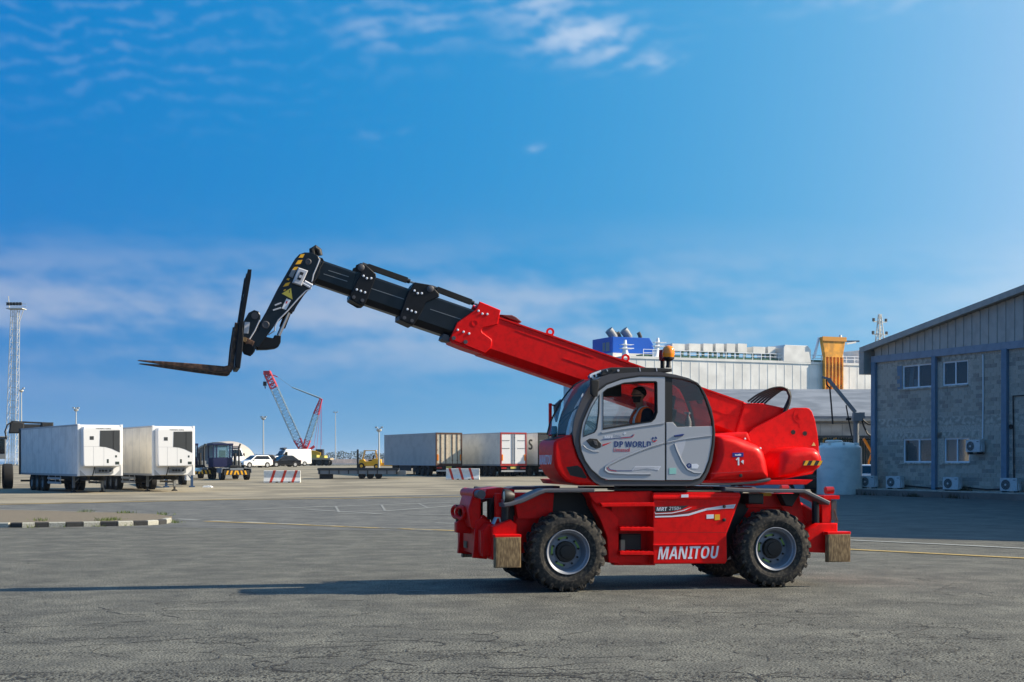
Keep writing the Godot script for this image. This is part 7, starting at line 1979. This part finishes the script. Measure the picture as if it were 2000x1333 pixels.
func make_building() -> void:
	var o := thing("block_building", "two-storey concrete block building with blue columns and corrugated gable", "building", WA, WT)
	var LEN := 44.0
	var roof := func(u: float) -> float: return 8.0 + 0.156 * minf(u, LEN - u)
	# openings
	var wins := [quad_rect(250, 460, 437, 600), quad_rect(488, 435, 638, 580), quad_rect(255, 900, 441, 1042), quad_rect(497, 890, 647, 1042)]
	wins[1].position.y = wins[0].position.y; wins[1].size.y = wins[0].size.y
	wins[3].position.y = wins[2].position.y; wins[3].size.y = wins[2].size.y
	var cols := [[0.0, 0.0], [wl(437, 900).x, wl(459, 900).x], [wl(851, 900).x, wl(882, 900).x]]
	var holes := []
	for w in wins: holes.append(PackedVector2Array([w.position, w.position + Vector2(w.size.x, 0), w.end, w.position + Vector2(0, w.size.y)]))
	var H := 7.15
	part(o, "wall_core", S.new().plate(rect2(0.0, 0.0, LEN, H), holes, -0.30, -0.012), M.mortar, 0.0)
	# smooth concrete bands
	var bands := [Rect2(0.3, 3.62, 40, 0.42)]
	for w in wins:
		bands.append(Rect2(w.position.x - 0.9, w.end.y, w.size.x + 1.5, 0.30))
	for b in bands:
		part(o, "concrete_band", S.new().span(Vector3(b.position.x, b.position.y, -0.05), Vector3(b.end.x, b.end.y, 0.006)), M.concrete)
	# blocks, laid course by course over the part of the wall in view
	rng.seed = 404
	var spots := []
	var bl := 0.42
	var bh := 0.205
	var row := 0
	var y := 0.40
	while y + bh < H:
		var x := 0.12 - (bl / 2 if row % 2 else 0.0)
		while x < 14.5:
			var r := Rect2(x + 0.008, y + 0.008, bl - 0.016, bh - 0.016)
			var free := r.position.x > 0.1
			for w in wins:
				if w.grow(0.02).intersects(r): free = false
			for b in bands:
				if b.intersects(r): free = false
			for c in cols:
				if r.position.x < c[1] + 0.02 and r.end.x > c[0] - 0.02: free = false
			if free: spots.append(r)
			x += bl
		y += bh
		row += 1
	spots.sort_custom(func(a, b): return a.position.x > b.position.x)
	var bm_ := S.new().box(Vector3.ZERO, Vector3(bl - 0.016, bh - 0.016, 0.02)).mesh(0)
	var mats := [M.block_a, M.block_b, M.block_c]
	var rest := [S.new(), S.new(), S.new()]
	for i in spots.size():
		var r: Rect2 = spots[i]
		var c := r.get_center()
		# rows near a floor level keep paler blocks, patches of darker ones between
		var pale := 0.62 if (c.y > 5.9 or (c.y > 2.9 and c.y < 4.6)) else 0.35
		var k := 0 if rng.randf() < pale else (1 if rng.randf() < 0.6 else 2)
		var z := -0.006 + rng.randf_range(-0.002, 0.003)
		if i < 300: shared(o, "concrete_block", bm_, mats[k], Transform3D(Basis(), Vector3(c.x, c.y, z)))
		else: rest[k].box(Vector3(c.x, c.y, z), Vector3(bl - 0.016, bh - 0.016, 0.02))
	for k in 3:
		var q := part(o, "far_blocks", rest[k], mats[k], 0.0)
		q.set_meta("kind", "stuff")
	# columns and beam
	for c in [[-0.08, 0.26], cols[1], cols[2], [19.0, 19.4], [27.0, 27.4]]:
		part(o, "blue_column", S.new().span(Vector3(c[0], 0.0, -0.02), Vector3(c[1], H + 0.05, 0.16)), M.column_blue)
	part(o, "eaves_beam", S.new().span(Vector3(-0.1, H, -0.1), Vector3(LEN, H + 0.36, 0.14)), M.beam_blue)
	# gable cladding: upright sheets
	for i in 148:
		var u := 0.1 + i * 0.298
		var t: float = roof.call(u + 0.14) - 0.12
		var sx := 0.03 * (i % 2)
		if t > H + 0.42 and u < LEN:
			var s := S.new()
			s.span(Vector3(u, H + 0.36, -0.12), Vector3(u + 0.296, t, 0.03 + sx))
			part(o, "cladding_sheet", s, M.clad_grey)
	# roof with verge trim
	var rp := PackedVector2Array([Vector2(-0.6, roof.call(0.0) - 0.22), Vector2(LEN / 2, roof.call(LEN / 2)), Vector2(LEN + 0.6, roof.call(0.0) - 0.22), Vector2(LEN + 0.6, roof.call(0.0) - 0.02), Vector2(LEN / 2, roof.call(LEN / 2) + 0.22), Vector2(-0.6, roof.call(0.0) - 0.02)])
	var rf := part(o, "roof", S.new().extr(rp, -40.0, 0.45), M.trim)
	part(rf, "verge_trim", S.new().extr(PackedVector2Array([Vector2(-0.65, 7.72), Vector2(LEN / 2, roof.call(LEN / 2) - 0.06), Vector2(LEN / 2, roof.call(LEN / 2) + 0.24), Vector2(-0.65, 8.02)]), 0.45, 0.50), M.trim)
	part(rf, "gutter_end", S.new().span(Vector3(-0.72, 6.55, -40.0), Vector3(-0.30, 7.85, 0.47)), M.trim)
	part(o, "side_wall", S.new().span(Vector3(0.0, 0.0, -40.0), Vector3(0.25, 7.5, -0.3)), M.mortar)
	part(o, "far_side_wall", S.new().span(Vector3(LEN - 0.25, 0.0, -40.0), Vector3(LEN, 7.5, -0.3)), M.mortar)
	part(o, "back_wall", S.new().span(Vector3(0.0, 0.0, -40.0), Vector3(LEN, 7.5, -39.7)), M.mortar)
	# windows
	for i in 4:
		var w: Rect2 = wins[i]
		var n := part(o, "window", S.new().plate(rect2(w.position.x, w.position.y, w.end.x, w.end.y), [rect2(w.position.x + 0.09, w.position.y + 0.08, w.position.x + w.size.x * 0.48, w.end.y - 0.08), rect2(w.position.x + w.size.x * 0.52, w.position.y + 0.08, w.end.x - 0.09, w.end.y - 0.08)], -0.14, -0.06), M.white)
		for k in 2:
			var x0 := w.position.x + w.size.x * (0.02 if k == 0 else 0.505)
			part(n, "pane", S.new().span(Vector3(x0, w.position.y + 0.05, -0.102), Vector3(x0 + w.size.x * 0.475, w.end.y - 0.05, -0.098)), glass_win)
			if i >= 2 and not (i == 2 and k == 1):
				for b in 9: part(n, "blind_slat", S.new().span(Vector3(x0 + 0.02 + b * w.size.x * 0.052, w.position.y + 0.06, -0.27), Vector3(x0 + 0.02 + (b + 0.85) * w.size.x * 0.052, w.end.y - 0.06, -0.262)), M.blind)
		part(n, "sill", S.new().span(Vector3(w.position.x - 0.25, w.position.y - 0.08, -0.2), Vector3(w.end.x + 0.05, w.position.y, 0.07)), M.concrete)
		part(n, "room", S.new().span(Vector3(w.position.x, w.position.y - 0.3, -2.6), Vector3(w.end.x, w.end.y + 0.3, -2.5)), M.room)
	var u0: Rect2 = wins[0]
	part(o, "curtain", S.new().extr(PackedVector2Array([Vector2(u0.position.x + 0.1, u0.position.y + 0.05), Vector2(u0.position.x + 0.25, u0.end.y - 0.1), Vector2(u0.position.x + 0.55, u0.end.y - 0.1), Vector2(u0.position.x + 0.42, u0.position.y + 0.05)]), -0.36, -0.34), M.curtain)
	part(o, "paper_notice", S.new().span(Vector3(u0.position.x + 0.55, u0.position.y + 0.08, -0.34), Vector3(u0.position.x + 1.1, u0.position.y + 0.5, -0.32)), M.curtain)
	var u2: Rect2 = wins[2]
	part(o, "cardboard_box", S.new().span(Vector3(u2.end.x - 1.15, u2.position.y + 0.06, -0.7), Vector3(u2.end.x - 0.2, u2.position.y + 0.42, -0.4)), M.card)
	part(o, "left_reveal", S.new().span(Vector3(u0.position.x - 0.42, u0.position.y, -0.012), Vector3(u0.position.x - 0.02, u0.end.y, 0.004)), M.column_blue)
	# conduits
	var cx := wl(733, 640).x
	part(o, "white_conduit", S.new().tube([Vector3(cx, wl(733, 402).y, 0.05), Vector3(cx + 0.02, 5.0, 0.05), Vector3(cx - 0.02, wl(733, 900).y, 0.05)], 0.035, 6), M.white)
	var px := wl(912, 800).x
	part(o, "dark_pipe", S.new().tube([Vector3(px + 4.0, wl(912, 648).y, 0.06), Vector3(px, wl(912, 648).y, 0.06), Vector3(px + 0.06, 0.9, 0.06)], 0.035, 6), M.chassis)
	part(o, "wall_vent", S.new().cyl(Vector3(wl(896, 830).x, wl(896, 830).y, -0.01), Vector3(wl(896, 830).x, wl(896, 830).y, 0.05), 0.12, 12), M.black)
	part(o, "trailing_cable", S.new().tube([Vector3(1.2, 0.55, 0.08), Vector3(3.2, 0.50, 0.10), Vector3(5.0, 0.42, 0.12), Vector3(7.4, 0.52, 0.1), Vector3(9.0, 0.42, 0.12), Vector3(11.2, 0.50, 0.1)], 0.04, 6), M.cable)
	# raised pavement along the wall
	var pv := S.new()
	pv.x = Transform3D(Basis(Vector3.UP, WT), WA)
	pv.span(Vector3(-3.5, -0.05, -0.4), Vector3(LEN, 0.34, 1.35))
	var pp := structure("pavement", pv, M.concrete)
	var ks := S.new()
	ks.x = pv.x
	ks.span(Vector3(-3.6, -0.05, 1.35), Vector3(LEN, 0.30, 1.55))
	structure("kerb", ks, M.stone)
	# weeds on the pavement
	rng.seed = 15
	var g := S.new()
	g.x = pv.x
	for q in [[6.9, 0.35, 220], [7.6, 0.4, 120], [5.2, 1.6, 90], [3.4, 1.5, 60], [8.4, 1.6, 60], [1.5, 1.6, 40]]:
		for i in q[2]:
			var p := Vector3(q[0] + rng.randfn(0, 0.35), 0.34 if q[1] < 1.3 else 0.0, q[1] + rng.randfn(0, 0.05))
			var h := rng.randf_range(0.06, 0.34)
			var an := rng.randf() * TAU
			var sd := Vector3(cos(an), 0, sin(an)) * 0.018
			g.tri(p - sd, p + sd, p + Vector3(rng.randfn(0, 0.08), h, rng.randfn(0, 0.08)))
	var gw := part(self, "weeds", g, mat(Color(0.22, 0.22, 0.13), 0.9), 0.0)
	tag(gw, "dry weeds growing along the foot of the block building", "weeds")
	gw.set_meta("kind", "stuff")
	# air conditioners
	var xf := Transform3D(Basis(Vector3.UP, WT), WA)
	for q in [[105, "outdoor air conditioner unit at the corner column of the block building"], [258, "outdoor air conditioner unit under the lower windows with blinds"], [600, "outdoor air conditioner unit beside dry weeds right of the middle blue column"], [945, "outdoor air conditioner unit beside the dark pipe past the right blue column"]]:
		var u := wl(q[0], 1150).x
		ac_unit(q[1], xf * Vector3(u, 0.34, 0.55), WT + 0.25, 0.92, 0.68)
	var aw := quad_rect(652, 905, 770, 985)
	ac_unit("air conditioner unit bracketed on the wall beside the lower windows", xf * Vector3(aw.get_center().x, aw.position.y - 0.02, 0.30), WT + 0.12, 0.9, 0.66)
	var br := aw.get_center().x
	for e in [-0.3, 0.3]:
		part(o, "wall_bracket", S.new().span(Vector3(br + e - 0.02, aw.position.y - 0.07, 0.0), Vector3(br + e + 0.02, aw.position.y - 0.022, 0.5)), M.chassis)
var glass_win: StandardMaterial3D
func make_neighbour() -> void:
	# the flat-roofed store next to it, out of the picture: its shade lies across the road
	var o := thing("neighbour_store", "plain flat-roofed concrete store beside the block building", "building", Vector3(21, 0, -37))
	var p := PackedVector2Array([Vector2(0, 0), Vector2(2.0, 22.0), Vector2(6.6, 22.0), Vector2(15, -8)])
	var s := S.new()
	s.x = Transform3D(Basis(Vector3.RIGHT, -PI / 2), Vector3.ZERO)
	s.extr(p, 0.0, 8.7)
	part(o, "wall", s, M.concrete, 0.0)
	var r := S.new()
	r.x = s.x
	r.extr(S.inset(ccw(p), -0.25), 8.7, 9.0)
	part(o, "roof", r, M.trim, 0.0)
	for q in [[3.0, -1.6], [8.0, -4.27]]:
		part(o, "door", S.new().box(Vector3(q[0], 1.6, -q[1] - 0.02), Vector3(2.2, 3.2, 0.12), Basis(Vector3.UP, 0.0)).turn(Transform3D(Basis(), Vector3.ZERO)), M.grey_steel)
func make_background() -> void:
	glass_win = glass(Color(0.10, 0.13, 0.15), 0.35)
	WH = truck_wheel(0.52, 0.36)
	make_building()
	make_neighbour()
	make_warehouse()
	make_ship()
	make_far_shore()
	curved_hall()
	make_tank_corner()
	light_tower()
	make_crane()
	lamp_mast("light mast rising behind the parked white hatchback", foot(514, 250.0), 8.1, 4, 0.10)
	lamp_mast("thin light mast standing alone on the far breakwater", Vector3(-345.0 / F * 1490.0, 2.8, -1490.0), 49.0, 4, 0.45)
	lamp_mast("light mast rising behind the stained white reefer trailer", foot(148, 210.0), 8.2, 3, 0.085)
	lamp_mast("light mast with spread floodlights behind the grey box trailer", foot(740, 165.0), 4.5, 2, 0.08)
	lamp_mast("small lamp post beside the lattice light tower", foot(41, 180.0), 9.6, 1, 0.07)
	var f1 := Vector3(-24.3, 0, -80.0)
	var x1 := Vector3(cos(0.5236), 0, -sin(0.5236)) * 1.27
	reach_stacker(Vector3(-34.6, 0.0, -93.0))
	reefer_trailer("stained white reefer trailer with grey patches beside the container handler", f1 + x1, 0.56, M.panel)
	reefer_trailer("cream sided reefer trailer beside the blue skeletal trailer", Vector3(-20.95, 0, -83.3) + x1, 0.535, M.panel_cream)
	blue_chassis(foot(352, 97.0) + Vector3(0.6, 0, 1.9), 0.35)
	terminal_tractor("terminal tractor with dark blue cab and bare black coupling plate", foot(462, 116.0), 0.45)
	terminal_tractor("terminal tractor half hidden behind the blue skeletal trailer", foot(392, 118.5), 0.45)
	car("white_hatchback", "white hatchback parked in front of a dark car", foot(497, 178.0), 0.75, M.car_white, 4.3, 1.55, true)
	car("dark_estate_car", "dark car parked behind the white hatchback", foot(507, 186.0), 0.75, M.car_black, 4.5, 1.62, true)
	car("black_saloon_car", "black car parked in front of the tall white van", foot(552, 186.0), 0.62, M.car_black, 4.5, 1.5)
	car("small_white_car", "small white car mostly hidden behind the black car", foot(536, 205.0), 0.8, M.car_white, 4.0, 1.5)
	van("tall white van with roof cooler behind the black car", foot(569, 215.0), 0.62)
	van("white van showing past the dark blue tractor cab", foot(449, 190.0), 2.2)
	flatbed_truck(foot(606, 235.0), -0.1)
	box_trailer("grey sided box trailer with rusty cream rear doors", foot(877, 130.0), 0.44, M.panel_grey, M.door_cream, M.rust_frame, false)
	box_trailer("cream box trailer with white rear doors edged in red", foot(1003, 128.5), 0.44, M.panel_cream, M.reefer, mat(Color(0.62, 0.13, 0.11), 0.6), true)
	var t3_ := box_trailer("white box trailer with a dark letter mark on its side", foot(1076, 130.0), 0.44, M.panel, M.grille, M.chassis, true)
	text(t3_, "S", M.decal_dark, Transform3D(Basis(Vector3.UP, -PI / 2), Vector3(-1.275, 2.9, -1.6)), 0.85, 0.95)
	barrier("concrete barrier with red stripes leaning right, standing alone on the yard", foot(551, 109.0), 0.06, 1.0, 2.75)
	barrier("concrete barrier with red stripes leaning left, beside the box trailers", foot(904, 118.0), -0.05, -1.0, 2.75)
	roll_trailer(foot(700, 121.0), 0.05)
	forklift(foot(721, 168.0), 0.0)
	var lb := thing("plastic_sack", "crumpled white plastic sack lying on the sandy yard", "litter", foot(405, 97.0))
	var ls := S.new()
	ls.loft([PackedVector3Array([Vector3(-0.35, 0, 0.1), Vector3(-0.3, 0, -0.12), Vector3(0.1, 0, -0.18), Vector3(0.4, 0, -0.05), Vector3(0.3, 0, 0.15)]), PackedVector3Array([Vector3(-0.25, 0.12, 0.05), Vector3(-0.2, 0.09, -0.08), Vector3(0.05, 0.14, -0.1), Vector3(0.3, 0.08, -0.03), Vector3(0.2, 0.13, 0.08)])])
	part(lb, "sack", ls, M.white, 20.0)
	car("silver_car", "silver car parked beyond the telehandler by the water tank", foot(1487, 76.0), PI - 0.12, M.car_silver, 4.4, 1.42)
	car("pale_car", "pale car parked beyond the telehandler behind the silver one", foot(1375, 82.0), PI - 0.1, M.car_white, 4.3, 1.45)
	car("white_car", "white car parked between the water tank and the block building", foot(1700, 90.0), -1.2, M.car_white, 4.4, 1.6, true)
	var dv := car("navy_car", "dark navy car parked next to the water tank", foot(1575, 80.5), PI + 0.5, mat(Color(0.05, 0.07, 0.13), 0.3, 0.0, 0.4), 4.6, 1.75, true)
func _ready() -> void:
	# camera: level, 50 mm lens shifted upwards
	var cam := Camera3D.new()
	cam.name = "camera"
	cam.projection = Camera3D.PROJECTION_FRUSTUM
	cam.near = 0.1
	cam.far = 30000.0
	cam.size = 0.1 * 1333.0 / F
	cam.frustum_offset = Vector2(0.0, (HOR - 666.5) / F * 0.1)
	cam.position = Vector3(0, EYE, 0)
	add_child(cam)
	var env := Environment.new()
	env.background_mode = Environment.BG_SKY
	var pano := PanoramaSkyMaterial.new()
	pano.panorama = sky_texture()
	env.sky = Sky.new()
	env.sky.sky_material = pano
	env.tonemap_mode = Environment.TONE_MAPPER_LINEAR
	env.tonemap_exposure = EXPO
	env.fog_enabled = true
	env.fog_density = 0.0001
	env.fog_light_color = Color(0.74, 0.83, 0.93)
	env.sdfgi_enabled = true
	env.ssao_enabled = true
	env.ssil_enabled = true
	var we := WorldEnvironment.new()
	we.name = "world"
	we.environment = env
	add_child(we)
	var sun := DirectionalLight3D.new()
	sun.name = "sun"
	sun.light_energy = 1.5
	sun.light_color = Color(1.0, 0.94, 0.84)
	sun.light_angular_distance = 0.5
	sun.shadow_enabled = true
	add_child(sun)
	sun.look_at_from_position(Vector3.ZERO, -sun_to)
	make_materials()
	make_ground()
	make_markings()
	make_cracks()
	make_island()
	make_background()
	make_telehandler()
	make_driver()
